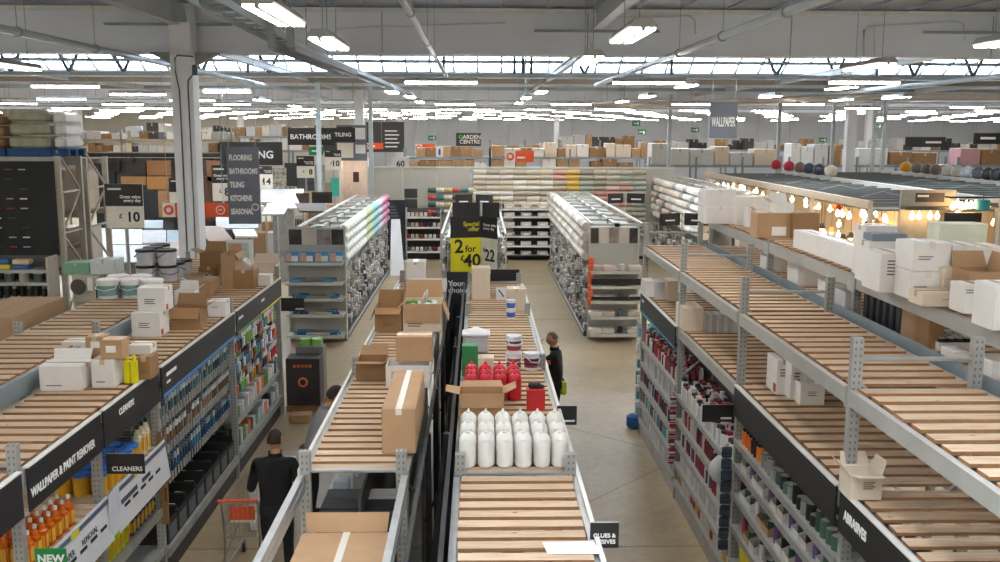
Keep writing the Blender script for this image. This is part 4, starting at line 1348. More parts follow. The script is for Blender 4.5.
def flag(px0, px1, py0, py1, Y, txt, label, X0=None, size=.07, align='r'):
    """small black flag sign standing out from a rack, facing the near end"""
    a = aY(px0, py1, Y); b2 = aY(px1, py0, Y)
    t = thing('flag_sign', label, 'sign', (a.x, Y, a.z))
    w, h = b2.x - a.x, b2.z - a.z
    link(boxm('board', black, 0, w, 0, .008, 0, h), 'board', parent=t)
    link(boxm('bracket', galv, w * .02, w * .98, .008, .02, h - .03, h), 'bracket', parent=t)
    for k, ln in enumerate(reversed(txt)):
        text(ln, size, ink, (w - .02, -.001, .03 + k * size * 1.1), t, align='RIGHT', bold=.001)
    return t


flag(107, 144, 454, 474, 8.5, ['CLEANERS'], 'black CLEANERS flag sign over the left bottle shelves', size=.06)
flag(590, 619, 523, 548, 5.75, ['GLUES &', 'ADHESIVES'], 'black GLUES and ADHESIVES flag sign at the near right edge of central rack', size=.038)
flag(557, 577, 406, 425, 8.6, ['~~~~~~'], 'black flag sign below the man by the central rack', size=.03)
flag(702, 734, 405, 422, 10.2, ['~~~~~'], 'black flag sign hanging in front of the right rack shelves', size=.04)
nw = thing('new_sign', 'green NEW sign at the lower left photo corner', 'sign', (-3.40, 6.96, 1.52))
link(boxm('board', mat('new_green', (20, 130, 66), .5), -.0, .24, 0, .008, 0, .30), 'board', parent=nw)
text('NEW', .088, ink, (.12, -.001, .19), nw, align='CENTER', bold=.003)

# hanging hand tools: prong, header card, handle, blade
def hang_proto(name, hm, cm, L, w, cat='tool'):
    mb = MB(); mb.box(-.004, .004, -w / 2, w / 2, -.07, 0, 1)
    mb.cbox(-.012, .012, -w * .22, w * .22, -L * .62, -.07, .005, 0)
    mb.box(-.003, .003, -w * .42, w * .42, -L, -L * .62, 2)
    return Proto(name, cat, [(name, mb.mesh(name, [hm, cm, galv]))])


teal_h = multi('scraper_handles', [(92, 132, 140), (120, 150, 154), (70, 90, 100), (150, 160, 160)])
hcard = multi('header_cards', [(206, 208, 206), (150, 170, 176), (190, 196, 198), (60, 74, 84)])
brown_h = multi('brush_handles', [(120, 92, 72), (150, 120, 96), (96, 78, 66), (170, 150, 130)])
blue_h = multi('blue_handles', [(34, 112, 168), (28, 96, 150), (60, 140, 190), (40, 60, 90)])
for (nm, hm, z, L, lab, grp) in (('scraper', teal_h, 2.02, .30, 'teal handled scraper hanging in the top row of left tool bay', 'hanging scrapers'),
                                 ('paint_brush', brown_h, 1.66, .30, 'brown handled brush hanging in the second row of left tool bay', 'hanging brushes'),
                                 ('filling_knife', blue_h, 1.30, .30, 'blue handled filling knife hanging in the third row of left tool bay', 'hanging filling knives')):
    pr = hang_proto(nm, hm, hcard, L, .085)
    rod = MB(); rod.tube([(-.78, 0, 0), (.02, 0, 0)], .004, 4)
    rodm = rod.mesh('prong', galv)
    for k in range(28):
        y = 10.2 + k * .11
        link(rodm, 'prong', (LX1 - .06, y, z - .012), parent=rl)
        for c in range(3):
            pr.put(lab, (LX1 - .08 - c * .14, y + random.uniform(-.006, .006), z - .018), random.uniform(-.15, .15), grp)
# black bins with price cards
binm = MB(); binm.box(-.3, .3, -.17, .17, 0, .02); binm.box(-.3, -.285, -.17, .17, .02, .36); binm.box(.285, .3, -.17, .17, .02, .26); binm.box(-.285, .285, -.17, -.155, .02, .33); binm.box(-.285, .285, .155, .17, .02, .33)
tick = MB(); tick.box(.3, .304, -.13, .13, .03, .2)
bin_p = Proto('tool_bin', 'bin', [('bin_body', binm.mesh('bin_body', blackm)), ('ticket', tick.mesh('ticket', mat('bin_ticket', (92, 94, 98), .5)))])
for k in range(8):
    bin_p.put('black open tool bin at the base of left tool bay, %s from the near end' % ORD[k], (LX1 - .33, 10.4 + k * .37, .361), 0, 'black tool bins')
itm = MB(); itm.cbox(-.08, .08, -.03, .03, 0, .05, .012)
itp = Proto('bagged_item', 'item', [('bagged_item', itm.mesh('bagged_item', multi('bagged', [(216, 206, 186), (60, 56, 56), (30, 30, 32), (190, 180, 160)])))])
for k in range(8):
    for j in range(4):
        itp.put('bagged hand tool lying in a black bin of left bay', (LX1 - .2 - (j % 2) * .22, 10.32 + k * .37 + (j // 2) * .15, .385 + .0), random.uniform(-.6, .6), 'bagged tools in bins', (1, 1, 4.4))
# strips of wooden sticks tied at the post
stk = thing('stick_bundle', 'hanging bundle of brown wooden sticks beside a left rack post', 'bundle', (LX1 + .03, 10.02, .70))
for k in range(9):
    mb = MB(); a0 = random.uniform(-.05, .05); a1 = a0 + random.uniform(-.05, .05)
    mb.tube([(a0, random.uniform(-.03, .03), 0), (a0 * .6 + a1 * .4, random.uniform(-.03, .03), .5), (a1 * .8, random.uniform(-.02, .02), 1.05 + random.uniform(-.12, .05))], .013, 5)
    link(mb.mesh('stick', mat('stick_brown', (150, 118, 82), .8, 0, .15, 10)), 'stick', parent=stk)
mb = MB(); mb.lathe([(.07, .5), (.072, .53), (.07, .56)], 10); link(mb.mesh('tie_band', cardd), 'tie_band', parent=stk)

# blister packs of the further left bay
def pack_proto(name, w, h, m, cm, d=.03):
    mb = MB(); mb.box(-.003, .003, -w / 2, w / 2, -h, 0, 1); mb.cbox(.003, .003 + d, -w * .38, w * .38, -h * .9, -h * .3, .008, 0)
    return Proto(name, 'pack', [(name, mb.mesh(name, [m, cm]))])


colp = multi('blister_goods', [(222, 222, 220), (40, 44, 50), (196, 40, 44), (226, 224, 220), (60, 120, 170), (120, 180, 60), (230, 120, 40), (150, 156, 160), (206, 206, 204), (50, 50, 54)])
colc = multi('blister_cards', [(228, 228, 226), (206, 208, 210), (52, 56, 62), (226, 226, 224), (180, 190, 196), (96, 140, 176)])
bp1 = pack_proto('blister_pack', .13, .24, colp, colc)
for r_, z in enumerate((2.02, 1.70, 1.38)):
    for k in range(19):
        for c in range(2):
            bp1.put('blister pack hanging in the %s row of the far left bay' % ('top', 'second', 'third')[r_], (LX1 - .09 - c * .18, 13.5 + k * .155, z - .02), random.uniform(-.1, .1), 'blister packs in the far left bay')
colb = multi('small_cartons', [(206, 206, 204), (230, 112, 44), (90, 150, 70), (60, 62, 70), (222, 220, 216), (170, 180, 190)])
sc = MB(); sc.cbox(-.07, .07, -.06, .06, 0, .2, .006)
scp = Proto('small_carton', 'box', [('small_carton', sc.mesh('small_carton', colb))])
for z in (.361, .801):
    for k in range(18):
        for c in range(2):
            scp.put('small mixed colour carton on the %s shelf of far left bay' % ('bottom' if z < .5 else 'upper'), (LX1 - .14 - c * .2, 13.48 + k * .162, z), 0, 'small cartons in the far left bay', (1, 1, random.uniform(.7, 1.2)))
# packs hung on the end of the left rack
bpe = pack_proto('blister_pack', .15, .2, multi('blue_goods', [(40, 120, 190), (228, 230, 232), (90, 160, 210), (210, 214, 220)]), colc, .06)
for r_ in range(6):
    for k in range(3):
        bpe.put('blue and white pack hung on the end of left rack', (LX1 - .08 - k * .17, 16.56, 2.05 - r_ * .26), math.pi / 2, 'packs on the left rack end')

# ================================================================ goods on the right rack
def fill(pr, x, y0, y1, z, dy, rows, dx, label, group, jit=.006, sc=None):
    y = y0
    while y < y1:
        for c in range(rows):
            s = random.uniform(*sc) if sc else 1
            pr.put(label, (x + c * dx + random.uniform(-jit, jit), y + random.uniform(-jit, jit), z), random.uniform(-.15, .15), group, (1, 1, s) if sc else None)
        y += dy


def can_proto(name, bm_, cm, r, h, cat='can'):
    mb = MB(); mb.lathe([(r, 0), (r, h * .78), (r * .8, h * .82), (r * .8, h * .84), (r * .78, h)], 10, ms=[0, 0, 1, 1])
    return Proto(name, cat, [(name, mb.mesh(name, [bm_, cm], True))])


redb = multi('red_goods', [(150, 40, 46), (206, 200, 198), (120, 50, 54), (186, 180, 180), (60, 50, 54), (160, 60, 56)])
redc = multi('red_caps', [(160, 40, 42), (66, 54, 56), (196, 186, 182), (140, 36, 40)])
whtb = multi('white_goods', [(224, 222, 220), (206, 204, 206), (228, 226, 222), (186, 186, 196), (214, 206, 200)])
drkc = multi('dark_caps', [(40, 40, 48), (150, 40, 44), (60, 50, 80), (210, 208, 204)])
purb = multi('purple_goods', [(214, 212, 216), (110, 84, 130), (150, 50, 60), (224, 222, 220), (60, 60, 84)])
c_red = can_proto('sealant_bottle', whtb, redc, .034, .24)
c_wht = can_proto('filler_bottle', whtb, drkc, .045, .22)
c_pur = can_proto('aerosol_can', purb, drkc, .032, .20)
c_rd2 = can_proto('filler_tube', redb, redc, .032, .22)
XF = RX0 + .07
zs = RSH[3][2]
fill(c_rd2, XF, 12.6, 15.2, zs[0] + .001, .085, 4, .1, 'red topped tube on the top shelf of the far right bay', 'red topped tubes', sc=(.75, 1.1))
fill(c_red, XF, 12.6, 15.2, zs[1] + .001, .085, 2, .1, 'white bottle with red cap on the second shelf of far right bay', 'red capped bottles')
fill(c_pur, XF, 12.6, 15.2, zs[2] + .001, .08, 2, .1, 'aerosol can on the third shelf of far right bay', 'aerosols in far right bay')
tl_b = can_proto('teal_bottle', multi('teal_goods', [(70, 150, 160), (90, 170, 176), (206, 210, 210), (120, 60, 70)]), drkc, .036, .2)
fill(tl_b, XF, 12.6, 15.2, zs[3] + .001, .09, 2, .1, 'teal bottle on the fourth shelf of far right bay', 'teal bottles')
fill(c_wht, XF, 12.6, 15.2, zs[4] + .001, .1, 2, .12, 'white filler bottle on the bottom shelf of far right bay', 'bottom shelf filler bottles')
zs = RSH[2][2]
fill(c_wht, XF, 9.7, 12.3, zs[0] + .001, .1, 4, .11, 'white filler bottle on the open top shelf of middle right bay', 'white filler bottles', sc=(.8, 1.15))
fill(c_rd2, XF, 9.7, 12.3, zs[1] + .001, .085, 2, .1, 'red tube on the second shelf of middle right bay', 'red tubes in middle right bay', sc=(.75, 1.1))
fill(c_pur, XF, 9.7, 12.3, zs[2] + .001, .08, 2, .1, 'purple and white can on the third shelf of middle right bay', 'cans in middle right bay')
fill(c_red, XF, 9.7, 12.3, zs[3] + .001, .085, 2, .1, 'white bottle with red cap on the fourth shelf of middle right bay', 'fourth shelf bottles')
bag = MB(); bag.cbox(-.05, .05, -.07, .07, 0, .2, .03)
bagp = Proto('powder_bag', 'bag', [('powder_bag', bag.mesh('powder_bag', multi('bags', [(206, 160, 60), (216, 210, 200), (190, 140, 60), (160, 60, 60)]), True))])
fill(bagp, XF, 9.7, 12.3, zs[4] + .001, .15, 1, .1, 'small powder bag on the bottom shelf of middle right bay', 'powder bags')
# open display carton with white bottles on the middle bay
carton(RX0 + .10, RX0 + .40, 9.72, 9.98, 1.501, .18, ccard, 'x', tp=False) if False else None
# near bay: display trays and rolls
zs = RSH[1][2]
tr = MB(); tr.box(-.12, .12, -.09, .09, 0, .006); tr.box(-.12, -.115, -.09, .09, .006, .07); tr.box(.115, .12, -.09, .09, .006, .17)
tr.prism([(-.12, .006), (.12, .006), (.12, .17), (-.12, .07)], -.09, -.085); tr.prism([(-.12, .006), (.12, .006), (.12, .17), (-.12, .07)], .085, .09)
trp = Proto('display_tray', 'display tray', [('display_tray', tr.mesh('display_tray', multi('tray_cards', [(206, 196, 184), (214, 206, 196), (176, 142, 108), (222, 220, 216)])))])
rl_ = MB(); rl_.lathe([(.045, 0), (.05, .005), (.05, .10), (.045, .105), (.02, .105)], 12, ms=[0, 1, 0, 2])
rollp = Proto('abrasive_roll', 'roll', [('abrasive_roll', rl_.mesh('abrasive_roll', [multi('rolls', [(52, 84, 66), (40, 44, 44), (64, 96, 76), (96, 96, 96), (30, 32, 34)]), multi('roll_side', [(46, 78, 60), (38, 40, 42), (70, 104, 84), (150, 150, 146)]), galv], True))])
orp = can_proto('orange_pack', multi('orange_goods', [(226, 110, 36), (236, 130, 40), (60, 40, 34), (200, 80, 30)]), mat('black_cap', (30, 30, 30), .4), .045, .17, 'pack')
fill(orp, XF, 8.86, 9.45, zs[0] + .001, .1, 3, .12, 'orange pack under the fascia beside the right rack post', 'orange packs')
fill(rollp, XF, 6.85, 8.7, zs[0] + .001, .115, 3, .12, 'green or dark abrasive roll on the top shelf of near right bay', 'abrasive rolls', sc=(.9, 1.7))
for i, z in enumerate(zs[1:4]):
    y = 6.86
    k = 0
    while y < 9.4:
        if (k + i) % 3 != 2:
            trp.put('cardboard display tray on the %s shelf of near right bay' % ('second', 'third', 'fourth')[i], (RX0 + .14, y, z + .001), 0, 'display trays')
            for c in range(2):
                rollp.put('abrasive roll standing in a display tray of near right bay', (RX0 + .09 + c * .105, y, z + .0085), 0, 'rolls in display trays', (.8, .8, random.uniform(.8, 1.3)))
        else:
            c_pur.put('single can between display trays of near right bay', (XF, y, z + .001), 0, 'cans between trays')
        y += .2; k += 1
glv = MB(); glv.cbox(-.02, .02, -.06, .06, 0, .24, .015)
glp = Proto('glove_pack', 'pack', [('glove_pack', glv.mesh('glove_pack', multi('gloves', [(220, 196, 40), (90, 140, 60), (60, 90, 50), (226, 206, 60)])))])
fill(glp, XF, 7.6, 9.4, zs[4] + .001, .13, 3, .09, 'yellow and green glove pack on the bottom shelf of near right bay', 'glove packs')
zs = RSH[0][2]
fill(rollp, XF, 5.6, 6.5, zs[0] + .001, .13, 2, .12, 'dark roll on the shelf under the ABRASIVES board', 'rolls under the board')
for i, z in enumerate(zs[1:3]):
    fill(scp, XF + .04, 5.5, 6.5, z + .001, .17, 2, .18, 'small carton on the nearest right shelves', 'cartons on nearest right shelves')
# clip strips
cs = MB()
for k in range(9):
    cs.cbox(-.05, .05, -.03, .0, -.12 - k * .125, -.005 - k * .125, .012, 0)
strip_m = multi('navy_packets', [(30, 40, 66), (44, 56, 84), (26, 34, 54), (70, 84, 70)], .4, 18, 0, 2)
for (x, y, z, lab) in ((RX0 - .09, 9.50, 1.75, 'navy packets on a clip strip hanging at the near right post'),):
    t = thing('clip_strip', lab, 'clip strip', (x, y, z))
    link(boxm('strip', galv, -.012, .012, 0, .004, -1.2, .02), 'strip', parent=t)
    for k in range(9):
        mb = MB(); mb.cbox(-.055, .055, -.03, -.001, -.12 - k * .128, -.005 - k * .128, .012)
        link(mb.mesh('packet', strip_m), 'packet', parent=t)
t = thing('clip_strip', 'red and black packets on a clip strip at the middle right post', 'clip strip', (RX0 - .05, 12.40, 1.5))
link(boxm('strip', galv, -.012, .012, 0, .004, -1.05, .02), 'strip', parent=t)
rbm = multi('red_black_packets', [(180, 40, 44), (36, 34, 38), (220, 216, 214)], .4, 12, 0, 2)
for k in range(8):
    mb = MB(); mb.cbox(-.045, .045, -.03, -.001, -.11 - k * .125, -.005 - k * .125, .012)
    link(mb.mesh('packet', rbm), 'packet', parent=t)
mb = MB(); mb.lathe([(.02, .28), (.1, .2), (.12, .1), (.06, 0), (.02, -.02)], 10, sy=.6)
tag(link(mb.mesh('bag_of_rags', mat('clear_film', (206, 208, 212), .25), True), 'bag_of_rags', (RX0 - .10, 9.75, 1.28)), 'clear bag of white rags hanging in front of right rack shelves', 'bag')
# teal and blue packs hung on the far end of the right rack
bpr = pack_proto('blister_pack', .16, .22, multi('teal_end', [(60, 130, 150), (210, 214, 216), (120, 170, 180), (228, 228, 228)]), colc, .07)
for r_ in range(6):
    for k in range(2):
        bpr.put('teal and white pack hung on the far end of right rack', (RX0 + .03 + k * .18, 15.42, 1.85 - r_ * .27), -math.pi / 2, 'packs on the right rack end')
bl = MB(); bl.cbox(-.14, .14, -.1, .1, 0, .26, .05)
tag(link(bl.mesh('blue_sack', mat('sack_blue', (30, 84, 150), .5, 0, .1, 8), True), 'blue_sack', (RX0 - .02, 15.56, .0)), 'blue sack on the floor at the far end of right rack', 'sack')

# ================================================================ goods in the central racks' sides and the near centre bay
for z in (.401, .851, 1.301, 1.721):
    y = 7.2 if z < 1.7 else 8.1
    while y < 16.0:
        scp.put('small carton on the left facing shelves of the central rack', (CL0 + .14, y, z), 0, 'cartons facing the left aisle', (1, 1, random.uniform(.9, 1.5)))
        y += .34
for z in (.401, .851, 1.301, 1.751):
    y = 7.2
    while y < 15.8:
        scp.put('small carton on the right facing shelves of the central rack', (CR1 - .14, y, z), 0, 'cartons facing the right aisle', (1, 1, random.uniform(.9, 1.5)))
        y += .34
bl2 = MB(); bl2.cbox(-.16, .16, -.1, .1, 0, .3, .01)
blp = Proto('dark_case', 'case', [('dark_case', bl2.mesh('dark_case', multi('cases', [(34, 36, 40), (60, 64, 70), (200, 204, 206), (28, 28, 32)])))])
for k in range(6):
    blp.put('dark tool case on the lower shelf of the near central bay', (-1.1 + (k % 2) * .36, 7.1 + (k // 2) * .23, 1.721), 0, 'dark tool cases')
# ================================================================ people
skin_t = mat('skin_tone', (196, 142, 116), .55, 0, .05, 12)
jack = mat('black_jacket', (24, 25, 30), .8, 0, .12, 6)
trou = mat('dark_trousers', (30, 31, 38), .85, 0, .12, 6)
shoe = mat('black_shoe', (22, 22, 22), .5)
hair_d = mat('dark_brown_hair', (46, 34, 28), .7, 0, .2, 30)
hair_g = mat('cropped_grey_hair', (120, 96, 82), .7, 0, .15, 30)
greytop = mat('grey_top', (150, 152, 158), .85, 0, .08, 8)


def skin_body(joints, edges, mats, region, sub=2):
    """one continuous surface grown round a jointed skeleton"""
    names = list(joints)
    bm = bmesh.new()
    sk = bm.verts.layers.skin.verify()
    vs = {}
    for n in names:
        p, r = joints[n]
        v = bm.verts.new(p)
        v[sk].radius = (r[0], r[1]) if isinstance(r, tuple) else (r, r)
        vs[n] = v
    for a, b_ in edges:
        bm.edges.new((vs[a], vs[b_]))
    vs[names[0]][sk].use_root = True
    me = bpy.data.meshes.new('skeleton')
    bm.to_mesh(me); bm.free()
    ob = bpy.data.objects.new('skeleton', me)
    tmp = bpy.data.scenes.new('tmp')
    tmp.collection.objects.link(ob)
    m1 = ob.modifiers.new('skin', 'SKIN'); m1.use_smooth_shade = True
    m2 = ob.modifiers.new('sub', 'SUBSURF'); m2.levels = sub; m2.render_levels = sub
    vl = tmp.view_layers[0]
    vl.update()
    out = bpy.data.meshes.new_from_object(ob.evaluated_get(vl.depsgraph))
    bpy.data.objects.remove(ob)
    bpy.data.scenes.remove(tmp)
    out.materials.clear()
    for m in mats: out.materials.append(m)
    for p in out.polygons:
        p.material_index = region(p.center)
        p.use_smooth = True
    return out


def head_mesh(scale=1.0):
    """head about 23 cm tall with brow, nose, lips, chin and ears; looks along +Y, origin at its centre"""
    bm = bmesh.new()
    bmesh.ops.create_icosphere(bm, subdivisions=3, radius=1)
    for v in bm.verts:
        x, y, z = v.co
        w = .076 * (1 - .20 * max(0, -z) ** 1.3)
        d = .098 * (1 - .10 * max(0, -z))
        nx, ny, nz = x * w, y * d, z * .118
        if y > 0:
            ny *= 1 - .12 * max(0, z) + .03 * max(0, -z)
            if abs(x) < .28:
                k = (1 - abs(x) / .28)
                if -.35 < z < .08: ny += .024 * k * (1 - abs(z + .2) / .28 if abs(z + .2) < .28 else 0)
                if -.62 < z < -.45: ny += .006 * k
                if z < -.8: ny += .008 * k
            if .05 < z < .25 and .15 < abs(x) < .6: ny -= .008
        v.co = (nx, ny, nz)
    for s in (-1, 1):
        r = bmesh.ops.create_icosphere(bm, subdivisions=1, radius=1)
        for v in r['verts']:
            v.co = Vector((s * .078 + v.co.x * .010, -.006 + v.co.y * .020, -.008 + v.co.z * .034))
    me = bpy.data.meshes.new('head')
    bm.to_mesh(me); bm.free()
    for p in me.polygons: p.use_smooth = True
    me.materials.append(skin_t)
    return me


def hair_mesh(m, thick=.008, line=-.05, front=.045):
    bm = bmesh.new()
    bmesh.ops.create_icosphere(bm, subdivisions=3, radius=1)
    dele = []
    for v in bm.verts:
        x, y, z = v.co
        low = line if y < .1 else front
        if y > .1: low = front + .02 * y
        v.co = (x * (.076 + thick), y * (.096 + thick) - (.004 if y < 0 else .006), z * (.118 + thick))
        if v.co.z < low: dele.append(v)
    bmesh.ops.delete(bm, geom=dele, context='VERTS')
    me = bpy.data.meshes.new('hair')
    bm.to_mesh(me); bm.free()
    for p in me.polygons: p.use_smooth = True
    me.materials.append(m)
    return me


def hand_joints(J, E, side, wrist, direction, up, curl=.35):
    """palm plus five fingers of different length, thumb leaving the side of the palm"""
    d = Vector(direction).normalized(); u = Vector(up).normalized()
    s = d.cross(u).normalized()
    n = 'hand' + side
    palm = Vector(wrist) + d * .07
    J['palm' + side] = (palm, (.030, .022)); E.append(('wrist' + side, 'palm' + side))
    for i, (o, L) in enumerate(((-.027, .070), (-.009, .080), (.009, .075), (.026, .058))):
        a = palm + s * o + d * .025
        b_ = a + d * (L * .5) - u * (L * .5 * curl)
        c = b_ + d * (L * .5 * (1 - curl)) - u * (L * .5 * (curl + .35))
        J['%sf%da' % (n, i)] = (a, .0095); J['%sf%db' % (n, i)] = (b_, .0085); J['%sf%dc' % (n, i)] = (c, .0075)
        E += [('palm' + side, '%sf%da' % (n, i)), ('%sf%da' % (n, i), '%sf%db' % (n, i)), ('%sf%db' % (n, i), '%sf%dc' % (n, i))]
    t0 = Vector(wrist) + d * .035 - s * .03
    t1 = t0 + d * .03 - s * .025 - u * .01
    t2 = t1 + d * .028 - s * .004 - u * .012
    J[n + 't0'] = (t0, .011); J[n + 't1'] = (t1, .0095); J[n + 't2'] = (t2, .008)
    E += [('palm' + side, n + 't0'), (n + 't0', n + 't1'), (n + 't1', n + 't2')]


def person(label, loc, rz, arms, lean=0.0, headrot=(0, 0, 0), hair=None, top=jack, bottom=trou, scale=1.0, hipbend=0.0):
    """figure facing +Y; arms = {side: (elbow, wrist, hand direction, up)}"""
    J = {}; E = []
    f = lambda z: math.tan(lean) * max(0, z - .95)
    J['pelvis'] = (Vector((0, 0, .97)), (.168, .122))
    J['waist'] = (Vector((0, f(1.14), 1.14)), (.165, .125))
    J['chest'] = (Vector((0, f(1.32), 1.32)), (.180, .132))
    J['collar'] = (Vector((0, f(1.46) - .005, 1.465)), (.105, .085))
    J['neck'] = (Vector((0, f(1.53) + .01, 1.53)), (.056, .058))
    J['skull'] = (Vector((0, f(1.60) + .02, 1.60)), (.055, .060))
    E += [('pelvis', 'waist'), ('waist', 'chest'), ('chest', 'collar'), ('collar', 'neck'), ('neck', 'skull')]
    wr = {}
    for side, s in (('L', -1), ('R', 1)):
        el, wv, hd, up = arms[side]
        J['sh' + side] = (Vector((s * .185, f(1.42), 1.425)), .074)
        J['ua' + side] = (Vector((s * .185, f(1.42), 1.425)).lerp(Vector(el), .5), .066)
        J['el' + side] = (Vector(el), .056)
        J['fa' + side] = (Vector(el).lerp(Vector(wv), .5), .049)
        J['wrist' + side] = (Vector(wv), .030)
        E += [('chest', 'sh' + side), ('sh' + side, 'ua' + side), ('ua' + side, 'el' + side), ('el' + side, 'fa' + side), ('fa' + side, 'wrist' + side)]
        hand_joints(J, E, side, wv, hd, up)
        wr[side] = (Vector(el), Vector(wv))
        J['hip' + side] = (Vector((s * .095, 0, .88)), .092)
        J['th' + side] = (Vector((s * .105, .015, .70)), .084)
        J['kn' + side] = (Vector((s * .11, .03, .50)), .062)
        J['ca' + side] = (Vector((s * .115, -.005, .33)), .060)
        J['an' + side] = (Vector((s * .12, -.02, .09)), .042)
        J['ball' + side] = (Vector((s * .13, .10, .045)), (.045, .034))
        J['toe' + side] = (Vector((s * .135, .17, .035)), (.036, .026))
        E += [('pelvis', 'hip' + side), ('hip' + side, 'th' + side), ('th' + side, 'kn' + side), ('kn' + side, 'ca' + side), ('ca' + side, 'an' + side), ('an' + side, 'ball' + side), ('ball' + side, 'toe' + side)]
    for k in J:
        if 'toe' in k or 'ball' in k: continue

    def region(c):
        for side in 'LR':
            e, w = wr[side]
            d = (w - e).normalized()
            if (c - w).dot(d) > .01 and (c - w).length < .24 and (c - e).length > .2: return 0
        if c.z < .10: return 3
        if c.z > 1.515 and abs(c.x) < .09: return 0
        if c.z < .93 and abs(c.x) < .24: return 2
        return 1
    me = skin_body(J, E, [skin_t, top, bottom, shoe], region)
    t = thing('person', label, 'person', loc, rz)
    t.scale = (scale,) * 3
    body = link(me, 'body', parent=t)
    hc = Vector((0, f(1.66) + .035, 1.665))
    hd = link(head_mesh(), 'head', hc, headrot, t)
    if hair: link(hair, 'hair', (0, 0, 0), (0, 0, 0), hd)
    # jacket hem and collar
    mb = MB(); mb.lathe([(.185, .86), (.187, .92), (.176, .99)], 20, sx=1.0, sy=.78, cap=False)
    link(mb.mesh('jacket_hem', top, True), 'jacket_hem', parent=t)
    mb = MB(); mb.lathe([(.078, 1.485), (.070, 1.535), (.074, 1.545)], 16, sy=1.05, cap=False)
    link(mb.mesh('collar', top, True), 'collar', (0, f(1.5) + .005, 0), parent=t)
    return t


# man on the left, seen from behind, hands at the trolley
person('man in black jacket and dark trousers seen from behind beside a trolley', (-2.20, 9.95, 0), R(6),
       {'L': ((-.27, .06, 1.14), (-.30, .27, 1.03), (-.1, 1, -.1), (0, 0, 1)), 'R': ((.27, -.02, 1.13), (.22, .18, .98), (-.2, 1, -.2), (0, 0, 1))},
       lean=.04, headrot=(R(-8), 0, R(-24)), hair=hair_mesh(hair_d, .007, -.045, .05), scale=1.0)
# man on the right, hand raised to his face
pr_ = person('man in black jacket with orange badge raising a hand to his face', (1.28, 15.05, 0), R(76),
             {'L': ((-.22, .24, 1.27), (-.06, .27, 1.52), (.12, -.2, 1), (0, 1, .2)), 'R': ((.28, .02, 1.13), (.26, .16, .90), (0, .2, -1), (0, 1, 0))},
             lean=.05, headrot=(R(-14), 0, R(4)), hair=hair_mesh(hair_g, .003, -.03, .06), scale=1.0)
link(boxm('badge', orange, -.285, -.262, .05, .10, 1.31, 1.37), 'badge', parent=pr_)
mb = MB(); mb.cbox(-.03, .03, -.05, .05, -.12, .12, .03)
link(mb.mesh('cloth', mat('lime_cloth', (206, 222, 60), .7), True), 'cloth', (-.08, -.14, .88), parent=pr_)
# third person bending by the central rack
person('person in grey top with dark hair bending beside the central rack', (-2.16, 11.80, 0), R(-68),
       {'L': ((-.26, .34, 1.15), (-.2, .5, .95), (0, 1, -.4), (0, 0, 1)), 'R': ((.27, .34, 1.15), (.2, .5, .95), (0, 1, -.4), (0, 0, 1))},
       lean=.42, headrot=(R(-35), 0, 0), hair=hair_mesh(hair_d, .014, -.09, .03), top=greytop, scale=.98)

# ================================================================ shopping trolley
chrome = mat('trolley_wire', (176, 178, 178), .3, .8, .05, 4)
tro = thing('shopping_trolley', 'wire shopping trolley with orange handle and child seat beside the man', 'trolley', (-2.62, 10.02, 0), R(2))
bw0, bw1, L0, L1 = .20, .15, 0.0, .85


def corner(s, t, zt):
    w = (bw0 + (bw1 - bw0) * t) * (1 if zt > .5 else .8)
    return Vector((s * w, (L0 + .06 * (1 - zt)) + (L1 - .12 * (1 - zt)) * t, .52 + .42 * zt))


for zt in (1, 0):
    mb = MB(); mb.tube([corner(-1, 0, zt), corner(1, 0, zt), corner(1, 1, zt), corner(-1, 1, zt), corner(-1, 0, zt)], .007, 5)
    link(mb.mesh('basket_rim', chrome), 'basket_rim', parent=tro)
for s in (-1, 1):
    for k in range(9):
        mb = MB(); mb.tube([corner(s, k / 8, 1), corner(s, k / 8, 0)], .003, 4)
        link(mb.mesh('side_wire', chrome), 'side_wire', parent=tro)
    for z in (.25, .5, .75):
        a, b_ = corner(s, 0, 1).lerp(corner(s, 0, 0), 1 - z), corner(s, 1, 1).lerp(corner(s, 1, 0), 1 - z)
        mb = MB(); mb.tube([a, b_], .003, 4); link(mb.mesh('side_wire', chrome), 'side_wire', parent=tro)
for t_ in (0, 1):
    for k in range(1, 7):
        u = -1 + k * 2 / 7
        a = corner(-1, t_, 1).lerp(corner(1, t_, 1), (u + 1) / 2); b_ = corner(-1, t_, 0).lerp(corner(1, t_, 0), (u + 1) / 2)
        mb = MB(); mb.tube([a, b_], .003, 4); link(mb.mesh('end_wire', chrome), 'end_wire', parent=tro)
for k in range(1, 9):
    mb = MB(); mb.tube([corner(-1, k / 9, 0), corner(1, k / 9, 0)], .003, 4); link(mb.mesh('base_wire', chrome), 'base_wire', parent=tro)
mb = MB(); mb.tube([(-.22, -.08, 1.0), (.22, -.08, 1.0)], .016, 8); link(mb.mesh('handle', orange, True), 'handle', parent=tro)
for s in (-1, 1):
    mb = MB(); mb.tube([(s * .2, -.08, 1.0), (s * .2, 0, .92), (s * .19, .06, .5), (s * .19, .02, .12)], .011, 6)
    link(mb.mesh('upright_tube', chrome, True), 'upright_tube', parent=tro)
    mb = MB(); mb.tube([(s * .19, .04, .18), (s * .15, .85, .16)], .011, 6)
    link(mb.mesh('base_tube', chrome, True), 'base_tube', parent=tro)
link(boxm('child_seat', orange, -.14, .14, .10, .115, .70, .86, .005), 'child_seat', parent=tro)
link(boxm('seat_base', white, -.14, .14, .115, .30, .66, .68, .005), 'seat_base', parent=tro)
